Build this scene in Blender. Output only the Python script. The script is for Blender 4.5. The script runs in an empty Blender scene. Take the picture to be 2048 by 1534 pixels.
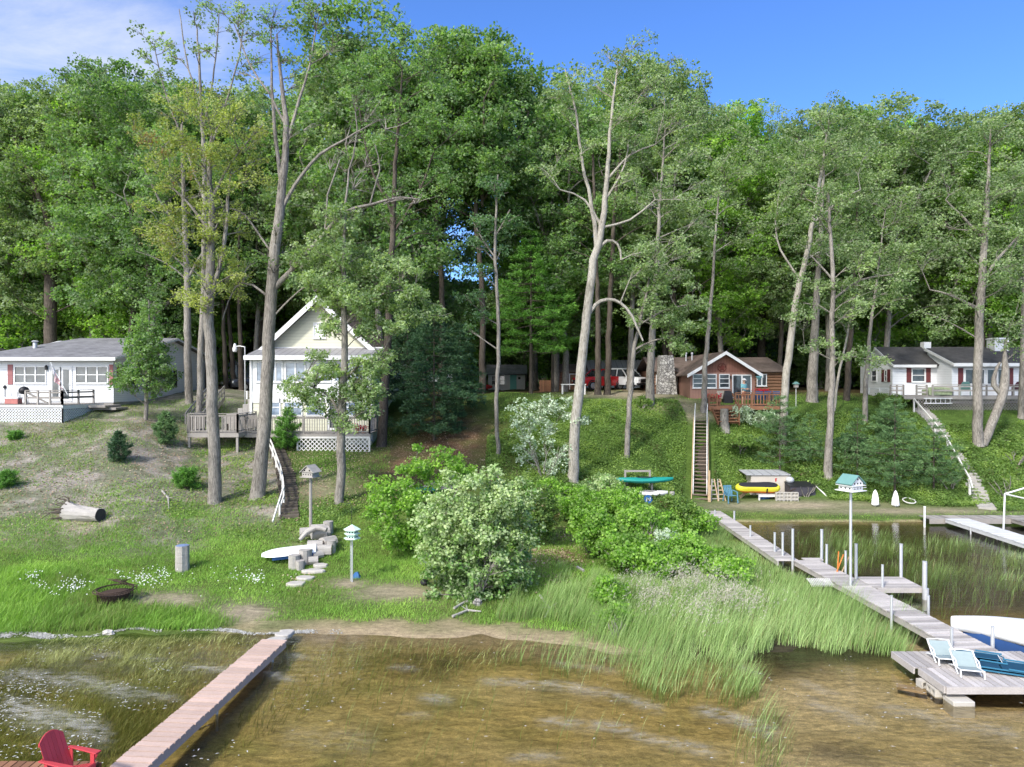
import bpy, math, random
import numpy as np
from mathutils import Vector, Matrix, Euler
SC = bpy.context.scene
COL = SC.collection
random.seed(7); RNG = np.random.default_rng(11)
FX, CZ, HZ = 1400.0, 7.2, 760.0        # focal length in photo pixels, camera height, horizon row
R = math.radians

def P(px, py, D):
    return Vector(((px-1024)*D/FX, D, CZ-(py-HZ)*D/FX))

# ------------------------------------------------------------------ materials
def nt(name):
    m = bpy.data.materials.new(name); m.use_nodes = True
    t = m.node_tree; t.nodes.clear()
    return m, t, t.nodes, t.links

def N(t, kind, **kw):
    n = t.nodes.new(kind)
    for k, v in kw.items():
        if k.startswith('i_'):
            key = k[2:]
            key = int(key) if key.isdigit() else key
            n.inputs[key].default_value = v
        else:
            setattr(n, k, v)
    return n

def rgba(c): return (c[0], c[1], c[2], 1.0)

def ramp(t, fac, stops):
    r = t.nodes.new('ShaderNodeValToRGB')
    e = r.color_ramp.elements
    while len(e) < len(stops): e.new(0.5)
    for i, (p, c) in enumerate(stops):
        e[i].position = p; e[i].color = rgba(c) if len(c) == 3 else c
    t.links.new(fac, r.inputs[0])
    return r.outputs[0]

def math_(t, op, a, b=None, clamp=False):
    n = t.nodes.new('ShaderNodeMath'); n.operation = op; n.use_clamp = clamp
    for i, v in enumerate((a, b)):
        if v is None: continue
        if isinstance(v, (int, float)): n.inputs[i].default_value = v
        else: t.links.new(v, n.inputs[i])
    return n.outputs[0]

def mix(t, fac, a, b, blend='MIX'):
    n = t.nodes.new('ShaderNodeMix'); n.data_type = 'RGBA'; n.blend_type = blend
    for s, v in ((0, fac), (6, a), (7, b)):
        if isinstance(v, (int, float)): n.inputs[s].default_value = v
        elif isinstance(v, tuple): n.inputs[s].default_value = rgba(v)
        else: t.links.new(v, n.inputs[s])
    return n.outputs[2]

def noise(t, scale, detail=4, rough=.6, vec=None, stretch=None, dist=0.0):
    n = N(t, 'ShaderNodeTexNoise'); n.inputs['Scale'].default_value = scale
    n.inputs['Detail'].default_value = detail; n.inputs['Roughness'].default_value = rough
    n.inputs['Distortion'].default_value = dist
    if vec is None: vec = N(t, 'ShaderNodeTexCoord').outputs['Object']
    if stretch:
        mp = N(t, 'ShaderNodeMapping'); mp.inputs['Scale'].default_value = stretch
        t.links.new(vec, mp.inputs[0]); vec = mp.outputs[0]
    t.links.new(vec, n.inputs['Vector'])
    return n.outputs['Fac']

def mat(name, col, rough=.7, var=.25, scale=6., bump=.0, metal=0., stretch=None, tone=0., spec=.3, fine=0., lap=None, lapaxis=2, lapdark=.55, coat=0.):
    """painted / wooden / metal surface: base colour with procedural wear; tone = strength of the per-board attribute; lap = board pitch"""
    m, t, n, l = nt(name)
    b = N(t, 'ShaderNodeBsdfPrincipled'); o = N(t, 'ShaderNodeOutputMaterial')
    l.new(b.outputs[0], o.inputs[0])
    tc = N(t, 'ShaderNodeTexCoord').outputs['Object']
    f = noise(t, scale, 5, .65, tc, stretch)
    f = math_(t, 'MULTIPLY_ADD', math_(t, 'SUBTRACT', f, .5), var*3.2)
    t.nodes[-1].inputs[2].default_value = 1.0
    if fine:
        g = noise(t, scale*11, 3, .7, tc, stretch)
        g = math_(t, 'MULTIPLY_ADD', math_(t, 'SUBTRACT', g, .5), fine*3.); t.nodes[-1].inputs[2].default_value = 1.
        f = math_(t, 'MULTIPLY', f, g)
    if tone:
        a = N(t, 'ShaderNodeAttribute', attribute_name='tone').outputs['Fac']
        a = math_(t, 'MULTIPLY_ADD', math_(t, 'SUBTRACT', a, .5), tone*2.); t.nodes[-1].inputs[2].default_value = 1.
        f = math_(t, 'MULTIPLY', f, a)
    hgt = f
    if lap:
        sx = N(t, 'ShaderNodeSeparateXYZ'); l.new(tc, sx.inputs[0])
        fr = math_(t, 'FRACT', math_(t, 'MULTIPLY', sx.outputs[lapaxis], 1./lap))
        edge = math_(t, 'LESS_THAN', fr, .14)
        f = math_(t, 'MULTIPLY', f, math_(t, 'SUBTRACT', 1.0, math_(t, 'MULTIPLY', edge, 1-lapdark)))
        hgt = math_(t, 'SUBTRACT', 1.0, fr)
    c = mix(t, 1.0, col, (1, 1, 1), 'MULTIPLY')
    mn = t.nodes[-1]
    cc = N(t, 'ShaderNodeCombineColor')
    for i in range(3): l.new(f, cc.inputs[i])
    l.new(cc.outputs[0], mn.inputs[7])
    l.new(c, b.inputs['Base Color'])
    b.inputs['Roughness'].default_value = rough; b.inputs['Metallic'].default_value = metal
    b.inputs['Specular IOR Level'].default_value = spec
    b.inputs['Coat Weight'].default_value = coat
    if bump or lap:
        bp = N(t, 'ShaderNodeBump'); bp.inputs['Strength'].default_value = bump or .5
        bp.inputs['Distance'].default_value = .02
        l.new(hgt, bp.inputs['Height']); l.new(bp.outputs[0], b.inputs['Normal'])
    return m

def mat_shingle(name, c1, c2, w=.32, h=.14):
    m, t, n, l = nt(name)
    b = N(t, 'ShaderNodeBsdfPrincipled'); o = N(t, 'ShaderNodeOutputMaterial'); l.new(b.outputs[0], o.inputs[0])
    tc = N(t, 'ShaderNodeTexCoord').outputs['Object']
    sx = N(t, 'ShaderNodeSeparateXYZ'); l.new(tc, sx.inputs[0])
    cm = N(t, 'ShaderNodeCombineXYZ')
    l.new(math_(t, 'ADD', sx.outputs[0], math_(t, 'MULTIPLY', sx.outputs[1], .31)), cm.inputs[0])
    l.new(math_(t, 'MULTIPLY', sx.outputs[2], 2.2), cm.inputs[1])
    br = N(t, 'ShaderNodeTexBrick'); l.new(cm.outputs[0], br.inputs['Vector'])
    br.inputs['Scale'].default_value = 1.0; br.inputs['Brick Width'].default_value = w; br.inputs['Row Height'].default_value = h
    br.inputs['Mortar Size'].default_value = .008
    br.inputs['Color1'].default_value = rgba(c1); br.inputs['Color2'].default_value = rgba(c2)
    br.inputs['Mortar'].default_value = rgba([x*.45 for x in c1])
    f = noise(t, 1.3, 5, .7, tc)
    c = mix(t, .55, br.outputs['Color'], ramp(t, f, [(.3, [x*.6 for x in c1]), (.7, [min(1, x*1.35) for x in c2])]))
    l.new(c, b.inputs['Base Color']); b.inputs['Roughness'].default_value = .9; b.inputs['Specular IOR Level'].default_value = .2
    bp = N(t, 'ShaderNodeBump'); bp.inputs['Strength'].default_value = .5; bp.inputs['Distance'].default_value = .01
    l.new(br.outputs['Fac'], bp.inputs['Height']); bp.invert = True; l.new(bp.outputs[0], b.inputs['Normal'])
    return m

def mat_stone(name, c1, c2, scale=5.5):
    m, t, n, l = nt(name)
    b = N(t, 'ShaderNodeBsdfPrincipled'); o = N(t, 'ShaderNodeOutputMaterial'); l.new(b.outputs[0], o.inputs[0])
    tc = N(t, 'ShaderNodeTexCoord').outputs['Object']
    v = N(t, 'ShaderNodeTexVoronoi'); v.inputs['Scale'].default_value = scale; l.new(tc, v.inputs['Vector'])
    e = N(t, 'ShaderNodeTexVoronoi', feature='DISTANCE_TO_EDGE'); e.inputs['Scale'].default_value = scale; l.new(tc, e.inputs['Vector'])
    sp = N(t, 'ShaderNodeSeparateColor'); l.new(v.outputs['Color'], sp.inputs[0])
    c = mix(t, sp.outputs[0], c1, c2)
    f = math_(t, 'MULTIPLY', e.outputs['Distance'], 9.0, True)
    c = mix(t, f, tuple(x*.35 for x in c1), c)
    l.new(c, b.inputs['Base Color']); b.inputs['Roughness'].default_value = .9
    bp = N(t, 'ShaderNodeBump'); bp.inputs['Strength'].default_value = .8; bp.inputs['Distance'].default_value = .05
    l.new(f, bp.inputs['Height']); l.new(bp.outputs[0], b.inputs['Normal'])
    return m

def mat_glass(name, tint=(.03, .035, .04)):
    """window glass seen from outside by day: dark room behind a glossy pane"""
    m, t, n, l = nt(name)
    b = N(t, 'ShaderNodeBsdfPrincipled'); o = N(t, 'ShaderNodeOutputMaterial'); l.new(b.outputs[0], o.inputs[0])
    tc = N(t, 'ShaderNodeTexCoord').outputs['Object']
    f = noise(t, 2.2, 3, .5, tc)
    l.new(ramp(t, f, [(.35, tint), (.7, [x*2.6 for x in tint])]), b.inputs['Base Color'])
    b.inputs['Roughness'].default_value = .04; b.inputs['Specular IOR Level'].default_value = .9
    return m

LEAF_GAIN = 2.3
def mat_leaf(name, stops, under, trans=.48, rough=.55):
    """foliage: tone attribute per leaf, paler underside"""
    m, t, n, l = nt(name)
    a = N(t, 'ShaderNodeAttribute', attribute_name='tone').outputs['Fac']
    c = ramp(t, a, [(p_, tuple(min(.8, x*LEAF_GAIN) for x in c_)) for p_, c_ in stops])
    g = N(t, 'ShaderNodeNewGeometry').outputs['Backfacing']
    c2 = mix(t, g, c, mix(t, .55, c, under))
    b = N(t, 'ShaderNodeBsdfPrincipled'); b.inputs['Roughness'].default_value = rough
    b.inputs['Specular IOR Level'].default_value = .35
    l.new(c2, b.inputs['Base Color'])
    tr = N(t, 'ShaderNodeBsdfTranslucent')
    l.new(mix(t, 1.0, c2, (1.25, 1.3, .62), 'MULTIPLY'), tr.inputs[0])
    ms = N(t, 'ShaderNodeMixShader'); ms.inputs[0].default_value = trans
    l.new(b.outputs[0], ms.inputs[1]); l.new(tr.outputs[0], ms.inputs[2])
    o = N(t, 'ShaderNodeOutputMaterial'); l.new(ms.outputs[0], o.inputs[0])
    return m

def mat_bark(name, c1, c2):
    m, t, n, l = nt(name)
    b = N(t, 'ShaderNodeBsdfPrincipled'); o = N(t, 'ShaderNodeOutputMaterial'); l.new(b.outputs[0], o.inputs[0])
    tc = N(t, 'ShaderNodeTexCoord').outputs['Object']
    f = noise(t, 8, 6, .75, tc, (3.2, 3.2, .4), .6)
    g = noise(t, .7, 3, .6, tc)
    f = math_(t, 'ADD', math_(t, 'MULTIPLY', f, .75), math_(t, 'MULTIPLY', g, .3))
    l.new(ramp(t, f, [(.40, [x*.35 for x in c1]), (.5, c1), (.62, c2)]), b.inputs['Base Color'])
    b.inputs['Roughness'].default_value = .95; b.inputs['Specular IOR Level'].default_value = .15
    bp = N(t, 'ShaderNodeBump'); bp.inputs['Strength'].default_value = .9; bp.inputs['Distance'].default_value = .06
    l.new(f, bp.inputs['Height']); l.new(bp.outputs[0], b.inputs['Normal'])
    return m

# ------------------------------------------------------------------ mesh building
class MB:
    def __init__(s): s.v = []; s.f = []; s.t = []; s.tone = .5
    def add(s, vs, fs):
        o = len(s.v); s.v += [tuple(v) for v in vs]
        for f in fs: s.f.append(tuple(i+o for i in f)); s.t.append(s.tone)
        return s
    def quad(s, a, b, c, d): return s.add((a, b, c, d), ((0, 1, 2, 3),))
    def poly(s, pts): return s.add(pts, (tuple(range(len(pts))),))
    def box(s, x0, y0, z0, x1, y1, z1):
        return s.add(((x0,y0,z0),(x1,y0,z0),(x1,y1,z0),(x0,y1,z0),(x0,y0,z1),(x1,y0,z1),(x1,y1,z1),(x0,y1,z1)),
                     ((3,2,1,0),(4,5,6,7),(0,1,5,4),(1,2,6,5),(2,3,7,6),(3,0,4,7)))
    def obox(s, c, size, rot=None):
        m = (rot or Matrix.Identity(3)); c = Vector(c)
        hx, hy, hz = size[0]/2, size[1]/2, size[2]/2
        vs = [c + m @ Vector((x, y, z)) for z in (-hz, hz) for x, y in ((-hx,-hy),(hx,-hy),(hx,hy),(-hx,hy))]
        return s.add(vs, ((3,2,1,0),(4,5,6,7),(0,1,5,4),(1,2,6,5),(2,3,7,6),(3,0,4,7)))
    def beam(s, p, q, w, h, up=(0,0,1)):
        p = Vector(p); q = Vector(q); d = (q-p); L = d.length
        if L < 1e-6: return s
        d /= L; up = Vector(up)
        if abs(d.dot(up)) > .95: up = Vector((0, 1, 0)) if abs(d.y) < .9 else Vector((1, 0, 0))
        x = d.cross(up).normalized(); z = x.cross(d)
        m = Matrix((x, d, z)).transposed()
        return s.obox((p+q)/2, (w, L, h), m)
    def prism(s, pts, vec):
        """closed polygon pts (3-D, planar) extruded by vec"""
        n = len(pts); pts = [Vector(p) for p in pts]; vec = Vector(vec)
        nor = Vector((0,0,0))
        for i in range(n): nor += pts[i].cross(pts[(i+1) % n])
        if nor.dot(vec) > 0: pts = pts[::-1]
        return s.add(pts + [p+vec for p in pts],
                     [tuple(range(n)), tuple(range(2*n-1, n-1, -1))] + [(i, i+n, (i+1) % n + n, (i+1) % n) for i in range(n)])
    def tube(s, pts, rad, n=8, cap=True):
        pts = [Vector(p) for p in pts]
        if isinstance(rad, (int, float)): rad = [rad]*len(pts)
        vs = []; fs = []; prev = None
        for i, p in enumerate(pts):
            d = (pts[min(i+1, len(pts)-1)] - pts[max(i-1, 0)])
            if d.length < 1e-9: d = Vector((0,0,1))
            d.normalize()
            if prev is None:
                a = Vector((1,0,0)) if abs(d.x) < .8 else Vector((0,1,0))
                x = d.cross(a).normalized()
            else:
                x = (prev - d*prev.dot(d))
                x = x.normalized() if x.length > 1e-6 else d.orthogonal().normalized()
            prev = x; y = d.cross(x)
            for k in range(n):
                a = 2*math.pi*k/n
                vs.append(p + (x*math.cos(a) + y*math.sin(a))*rad[i])
        for i in range(len(pts)-1):
            for k in range(n):
                k2 = (k+1) % n
                fs.append((i*n+k, i*n+k2, (i+1)*n+k2, (i+1)*n+k))
        if cap:
            fs.append(tuple(range(n-1, -1, -1))); fs.append(tuple((len(pts)-1)*n+k for k in range(n)))
        return s.add(vs, fs)
    def lathe(s, prof, c=(0,0,0), n=16, sx=1, sy=1):
        c = Vector(c); vs = []; fs = []
        for r, z in prof:
            for k in range(n):
                a = 2*math.pi*k/n; vs.append(c+Vector((r*sx*math.cos(a), r*sy*math.sin(a), z)))
        for i in range(len(prof)-1):
            for k in range(n):
                k2 = (k+1) % n; fs.append((i*n+k, i*n+k2, (i+1)*n+k2, (i+1)*n+k))
        fs.append(tuple(range(n-1, -1, -1))); fs.append(tuple((len(prof)-1)*n+k for k in range(n)))
        return s.add(vs, fs)
    def ball(s, c, r, n=10, m=7, jit=0.):
        rx, ry, rz = (r, r, r) if isinstance(r, (int, float)) else r
        c = Vector(c); vs = []; fs = []
        for i in range(1, m):
            th = math.pi*i/m
            for k in range(n):
                a = 2*math.pi*k/n; j = 1+random.uniform(-jit, jit)
                vs.append(c+Vector((rx*j*math.sin(th)*math.cos(a), ry*j*math.sin(th)*math.sin(a), -rz*j*math.cos(th))))
        for i in range(m-2):
            for k in range(n):
                k2 = (k+1) % n; fs.append((i*n+k, i*n+k2, (i+1)*n+k2, (i+1)*n+k))
        b = len(vs); vs += [c+Vector((0,0,-rz)), c+Vector((0,0,rz))]
        for k in range(n):
            k2 = (k+1) % n; fs.append((b, k2, k)); fs.append((b+1, (m-2)*n+k, (m-2)*n+k2))
        return s.add(vs, fs)
    def loft(s, rings, cap=True):
        n = len(rings[0]); vs = [v for r in rings for v in r]; fs = []
        for i in range(len(rings)-1):
            for k in range(n):
                k2 = (k+1) % n; fs.append((i*n+k, i*n+k2, (i+1)*n+k2, (i+1)*n+k))
        if cap: fs.append(tuple(range(n-1, -1, -1))); fs.append(tuple((len(rings)-1)*n+k for k in range(n)))
        return s.add(vs, fs)
    def build(s, name, m, parent=None, smooth=False, bevel=0., loc=None, rotz=0.):
        me = bpy.data.meshes.new(name); me.from_pydata(s.v, [], s.f)
        at = me.attributes.new('tone', 'FLOAT', 'FACE'); at.data.foreach_set('value', s.t)
        me.materials.append(m)
        o = bpy.data.objects.new(name, me); COL.objects.link(o)
        if parent: o.parent = parent
        if loc is not None: o.location = loc
        o.rotation_euler = (0, 0, rotz)
        if smooth:
            me.polygons.foreach_set('use_smooth', [True]*len(me.polygons))
            try: me.set_sharp_from_angle(angle=R(40))
            except Exception: pass
        if bevel:
            b = o.modifiers.new('bevel', 'BEVEL'); b.width = bevel; b.segments = 2; b.limit_method = 'ANGLE'
        return o

def tag(o, label=None, cat=None, group=None, kind=None):
    if label: o['label'] = label
    if cat: o['category'] = cat
    if group: o['group'] = group
    if kind: o['kind'] = kind
    return o

def thing(name, label, cat, loc=(0,0,0), rotz=0., group=None):
    o = bpy.data.objects.new(name, None); COL.objects.link(o)
    o.empty_display_size = .3
    o.location = loc; o.rotation_euler = (0, 0, rotz)
    return tag(o, label, cat, group)

def copy_tree(o, parent=None):
    c = o.copy(); COL.objects.link(c)
    if parent: c.parent = parent
    for ch in list(o.children): copy_tree(ch, c)
    return c

# ------------------------------------------------------------------ terrain
COLS = [
 (-900, [(19.2,0),(20.5,.08),(23,.2),(26,.6),(29,1.6),(32,2.5),(36,3.8),(39,4.9),(42,5.5),(46,5.8),(60,6.2),(100,7.5),(160,10)]),
 (0,    [(19.2,0),(20.5,.08),(23,.2),(26,.6),(29,1.6),(32,2.5),(36,3.8),(39,4.9),(42,5.5),(46,5.8),(60,6.2),(100,7.5),(160,10)]),
 (230,  [(19.5,0),(21,.1),(24,.25),(27,.7),(30,1.7),(33,2.7),(36,3.7),(39,4.7),(42,5.4),(46,5.8),(52,6.2),(60,6.4),(100,7.5),(160,10)]),
 (430,  [(19.9,0),(22,.15),(25,.3),(28,.75),(32,1.65),(36,2.5),(40,3.45),(44,5.2),(47,6.0),(52,6.45),(60,6.7),(100,7.5),(160,10)]),
 (560,  [(19.9,0),(22,.13),(25,.25),(28,.7),(32,1.6),(36,2.5),(40,3.2),(44,4.3),(47,5.4),(52,6.1),(60,6.5),(100,7.5),(160,10)]),
 (700,  [(19.7,0),(22,.12),(24,.2),(28,.6),(30,1.1),(32,1.6),(36,2.4),(40,3.05),(43,3.5),(46,4.6),(50,5.5),(60,6.3),(100,7.5),(160,10)]),
 (1000, [(19.4,0),(21,.08),(24,.15),(30,.5),(34,1.0),(38,2.2),(40,2.8),(44,4.3),(48,5.5),(52,6.15),(60,6.15),(80,6.05),(100,6.9),(160,10)]),
 (1250, [(18.4,0),(20,.1),(24,.15),(30,.25),(36,.6),(38,1.5),(41,2.75),(44,4.3),(47,5.6),(50,6.15),(60,6.4),(100,7.5),(160,10)]),
 (1400, [(18.5,0),(20,.08),(30,.15),(36,.3),(39.3,.4),(40.5,.95),(42.5,2.35),(44.5,4.0),(45.4,4.85),(47,5.6),(50,5.95),(60,6.3),(100,7.5),(160,10)]),
 (1490, [(18.5,0),(20,.08),(30,.12),(36.5,.18),(39.6,.4),(41.0,.5),(41.9,1.7),(44.5,4.0),(46,4.9),(49,5.8),(55,6.1),(60,6.3),(100,7.5),(160,10)]),
 (1585, [(18.5,0),(20,.08),(30,.12),(36.5,.18),(39.6,.4),(41.0,.5),(41.9,1.6),(44,3.1),(46,4.6),(49,5.6),(55,6.1),(60,6.3),(100,7.5),(160,10)]),
 (1640, [(18.5,0),(20,.08),(30,.12),(36.5,.18),(39.6,.4),(41,1.4),(44,3.1),(46,4.6),(49,5.6),(55,6.1),(60,6.3),(100,7.5),(160,10)]),
 (1900, [(18.5,0),(20,.08),(30,.1),(36,.15),(38.6,.35),(41,1.6),(44,3.2),(47,4.7),(49,5.4),(52,5.7),(60,6.2),(100,7.5),(160,10)]),
 (2900, [(18.5,0),(20,.08),(30,.1),(36,.15),(38.6,.35),(41,1.6),(44,3.2),(47,4.7),(49,5.4),(52,5.7),(60,6.2),(100,7.5),(160,10)]),
]
_cpx = np.array([c[0] for c in COLS], float)
def sstep(x, a, b):
    t = np.clip((x-a)/(b-a), 0, 1); return t*t*(3-2*t)
def vnoise(x, y, s, seed=0):
    """cheap smooth value noise"""
    x = np.asarray(x)/s; y = np.asarray(y)/s
    xi = np.floor(x).astype(np.int64); yi = np.floor(y).astype(np.int64)
    fx = x-xi; fy = y-yi; fx = fx*fx*(3-2*fx); fy = fy*fy*(3-2*fy)
    def h(a, b):
        n = (a*374761393 + b*668265263 + seed*974711) & 0x7fffffff
        n = ((n ^ (n >> 13))*1274126177) & 0x7fffffff
        return ((n ^ (n >> 16)) & 0xffff)/65535.
    return (h(xi,yi)*(1-fx)+h(xi+1,yi)*fx)*(1-fy) + (h(xi,yi+1)*(1-fx)+h(xi+1,yi+1)*fx)*fy

def gz(X, Y, rough=True):
    X = np.atleast_1d(np.asarray(X, float)); Y = np.atleast_1d(np.asarray(Y, float))
    Yc = np.maximum(Y, 9.)
    px = np.clip(1024 + FX*X/Yc, -899, 2899)
    zc = []
    for _, prof in COLS:
        d = np.array([p[0] for p in prof]); z = np.array([p[1] for p in prof])
        d0 = d[0]
        dd = np.concatenate([[d0-14, d0-3.5, d0-.8], d, [400]]); zz = np.concatenate([[-.75, -.3, -.1], z, [22]])
        zc.append(np.interp(Yc, dd, zz))
    zc = np.array(zc)
    i = np.clip(np.searchsorted(_cpx, px)-1, 0, len(_cpx)-2)
    t = (px-_cpx[i])/(_cpx[i+1]-_cpx[i]); t = t*t*(3-2*t)
    ar = np.arange(len(px))
    z = zc[i, ar]*(1-t) + zc[i+1, ar]*t
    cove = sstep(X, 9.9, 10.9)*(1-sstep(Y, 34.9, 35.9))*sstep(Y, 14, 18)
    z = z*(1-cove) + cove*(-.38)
    if rough:
        land = sstep(z, .02, .5)
        z = z + land*((vnoise(X, Y, 2.1, 1)-.5)*.22 + (vnoise(X, Y, .7, 2)-.5)*.08) + (vnoise(X, Y, .9, 3)-.5)*.05*(1-land)
    return z
def gz1(x, y): return float(gz(x, y)[0])
def G(px, py):
    """the point of the ground seen at a photo pixel"""
    D = np.linspace(9, 130, 2400)
    X = (px-1024)*D/FX; Z = CZ-(py-HZ)*D/FX
    g = gz(X, D)
    k = np.argmax(g >= Z) if (g >= Z).any() else len(D)-1
    return Vector((X[k], D[k], g[k]))
def proj(X, Y, Z): return 1024+FX*X/Y, HZ+FX*(CZ-Z)/Y
def inpoly(px, py, poly):
    ins = np.zeros(len(px), bool); n = len(poly)
    for i in range(n):
        x0, y0 = poly[i]; x1, y1 = poly[(i+1) % n]
        c = ((y0 > py) != (y1 > py)) & (px < (x1-x0)*(py-y0)/((y1-y0) or 1e-9)+x0)
        ins ^= c
    return ins
def soft(px, py, cx, cy, rx, ry): return np.exp(-(((px-cx)/rx)**2+((py-cy)/ry)**2))
# ------------------------------------------------------------------ camera, light, sky
cam = bpy.data.objects.new('camera', bpy.data.cameras.new('camera')); COL.objects.link(cam)
cam.data.sensor_width = 36; cam.data.lens = 36*FX/2048; cam.data.clip_end = 3000
cam.location = (0, 0, CZ); cam.rotation_euler = (R(90)-7/FX, 0, 0)
SC.camera = cam
SUN_EL, SUN_AZ = R(43), R(216)          # azimuth clockwise from +Y: behind the camera, to the left
S = Vector((math.sin(SUN_AZ)*math.cos(SUN_EL), math.cos(SUN_AZ)*math.cos(SUN_EL), math.sin(SUN_EL)))
sun = bpy.data.objects.new('sun', bpy.data.lights.new('sun', 'SUN')); COL.objects.link(sun)
sun.data.energy = 2.0; sun.data.angle = R(6); sun.data.color = (1, .955, .89)
sun.rotation_euler = S.to_track_quat('Z', 'Y').to_euler()

W = bpy.data.worlds.new('World'); SC.world = W; W.use_nodes = True
t = W.node_tree; t.nodes.clear(); l = t.links
sky = N(t, 'ShaderNodeTexSky', sky_type='NISHITA'); sky.sun_disc = False
sky.sun_elevation = SUN_EL; sky.sun_rotation = SUN_AZ; sky.altitude = 200; sky.air_density = 1.0; sky.dust_density = .3; sky.ozone_density = 3.
gc = N(t, 'ShaderNodeTexCoord').outputs['Generated']
sx = N(t, 'ShaderNodeSeparateXYZ'); l.new(gc, sx.inputs[0])
# thin cirrus: streaks on a plane high above, thicker towards the left
zz = math_(t, 'MAXIMUM', sx.outputs[2], .06)
cx = math_(t, 'DIVIDE', sx.outputs[0], zz); cy = math_(t, 'DIVIDE', sx.outputs[1], zz)
cv = N(t, 'ShaderNodeCombineXYZ'); l.new(cx, cv.inputs[0]); l.new(cy, cv.inputs[1])
n1 = noise(t, 1.1, 8, .66, cv.outputs[0], (.5, 1.3, 1), 1.3)
n2 = noise(t, .35, 3, .5, cv.outputs[0], (1.0, .5, 1), .3)
ll = math_(t, 'MULTIPLY_ADD', math_(t, 'DIVIDE', sx.outputs[0], math_(t, 'MAXIMUM', sx.outputs[1], .2)), -.52)
t.nodes[-1].inputs[2].default_value = -.02
ll = math_(t, 'MINIMUM', ll, .17)
cl = math_(t, 'ADD', math_(t, 'ADD', math_(t, 'MULTIPLY', n1, .8), math_(t, 'MULTIPLY', n2, .45)), ll)
beh = math_(t, 'MULTIPLY', sx.outputs[1], -1.6, True)                # unseen bright cloud added behind the camera as fill light
cl = math_(t, 'MULTIPLY', math_(t, 'SUBTRACT', math_(t, 'ADD', cl, math_(t, 'MULTIPLY', beh, .5)), .64), 2.9, True)
skc = mix(t, 1.0, sky.outputs[0], (.36, .535, .83), 'MULTIPLY')
skc = mix(t, math_(t, 'MULTIPLY', cl, .7), skc, mix(t, beh, (2.7, 2.85, 3.1), (14., 13.7, 13.0)))
bg = N(t, 'ShaderNodeBackground'); l.new(skc, bg.inputs[0]); bg.inputs[1].default_value = .15
wo = N(t, 'ShaderNodeOutputWorld'); l.new(bg.outputs[0], wo.inputs[0])
SC.view_settings.view_transform = 'Standard'; SC.view_settings.look = 'None'
SC.view_settings.exposure = 1.17; SC.view_settings.gamma = 1
SC.cycles.use_denoising = True
try: SC.cycles.denoiser = 'OPENIMAGEDENOISE'; SC.cycles.denoising_prefilter = 'ACCURATE'
except Exception: pass
SC.cycles.max_bounces = 7; SC.cycles.transparent_max_bounces = 12; SC.cycles.caustics_reflective = False; SC.cycles.caustics_refractive = False
SC.cycles.sample_clamp_indirect = 6
SC.render.use_persistent_data = False

# ------------------------------------------------------------------ ground: one sheet, lake bed to horizon
def axis(parts):
    a = []
    for x0, x1, st in parts: a += list(np.arange(x0, x1, st))
    return np.array(a + [parts[-1][1]])
gx = axis([(-1200,-300,100),(-300,-60,12),(-60,-28,1.0),(-28,28,.16),(28,60,1.0),(60,300,12),(300,1200,100)])
gy = axis([(-600,-100,60),(-100,0,10),(0,9,.9),(9,42,.14),(42,56,.35),(56,110,2.),(110,400,15),(400,2400,200)])
XX, YY = np.meshgrid(gx, gy); xf = XX.ravel(); yf = YY.ravel()
zf = gz(xf, yf)
zf = np.where(yf > 400, 22, zf)
nx, ny = len(gx), len(gy)
me = bpy.data.meshes.new('ground')
me.vertices.add(nx*ny); me.vertices.foreach_set('co', np.stack([xf, yf, zf], 1).ravel())
ii, jj = np.meshgrid(np.arange(nx-1), np.arange(ny-1)); q = (jj*nx+ii).ravel()
fc = np.stack([q, q+1, q+nx+1, q+nx], 1)
me.loops.add(fc.size); me.loops.foreach_set('vertex_index', fc.ravel())
me.polygons.add(len(fc)); me.polygons.foreach_set('loop_start', np.arange(0, fc.size, 4))
me.polygons.foreach_set('use_smooth', np.ones(len(fc), bool))
me.update(calc_edges=True)
# what the ground is made of: weights of turf, dry turf, sand, leaf litter, pale soil
def ground_weights(X, Y, Z):
    ok = Y > 8
    Yc = np.where(ok, Y, 8.)
    px, py = proj(X, Yc, Z)
    n1 = vnoise(X, Y, 1.7, 21); n2 = vnoise(X, Y, .55, 22); n3 = vnoise(X, Y, 4.5, 23); n4 = vnoise(X, Y, .25, 24)
    nn = .45*n1+.3*n2+.25*n4
    lawn = sstep(py + (n3-.5)*120 + (nn-.5)*90, 985, 1110)          # low lawn is green, the slope above dry
    dry = (1-lawn)*(px < 560)
    litter = np.maximum(soft(px, py, 900, 890, 95, 70), soft(px, py, 800, 940, 70, 50))*1.1
    litter = np.maximum(litter, soft(px, py, 1105, 1115, 55, 45)*1.3)
    litter = np.maximum(litter, sstep(Y, 52, 57)*.8)
    soil = np.maximum.reduce([soft(px, py, 800, 1185, 110, 22), soft(px, py, 490, 1225, 70, 26), soft(px, py, 320, 1200, 95, 18),
                              soft(px, py, 690, 1168, 50, 12), soft(px, py, 620, 1080, 60, 20)*.6, soft(px, py, 640, 975, 60, 26)*.7,
                              soft(px, py, 1350, 812, 60, 14), soft(px, py, 1400, 832, 35, 9),
                              soft(px, py, 1580, 1012, 190, 10), soft(px, py, 1800, 1022, 230, 8)*.8, soft(px, py, 160, 1050, 60, 25)*.6,
                              soft(px, py, 1260, 789, 110, 8)*1.2])
    soil = soil*(.45+.9*nn)
    sand = sstep(Z, .055+.05*n1, .01)*1.
    sand = sand*sstep(px+(n2-.5)*160, 380, 640); sand = sand*(1-.85*sstep(X, 3.6, 5.)*(Y < 30))
    return px, py, nn, n1, n2, n3, n4, lawn, dry, litter, soil, sand
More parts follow.
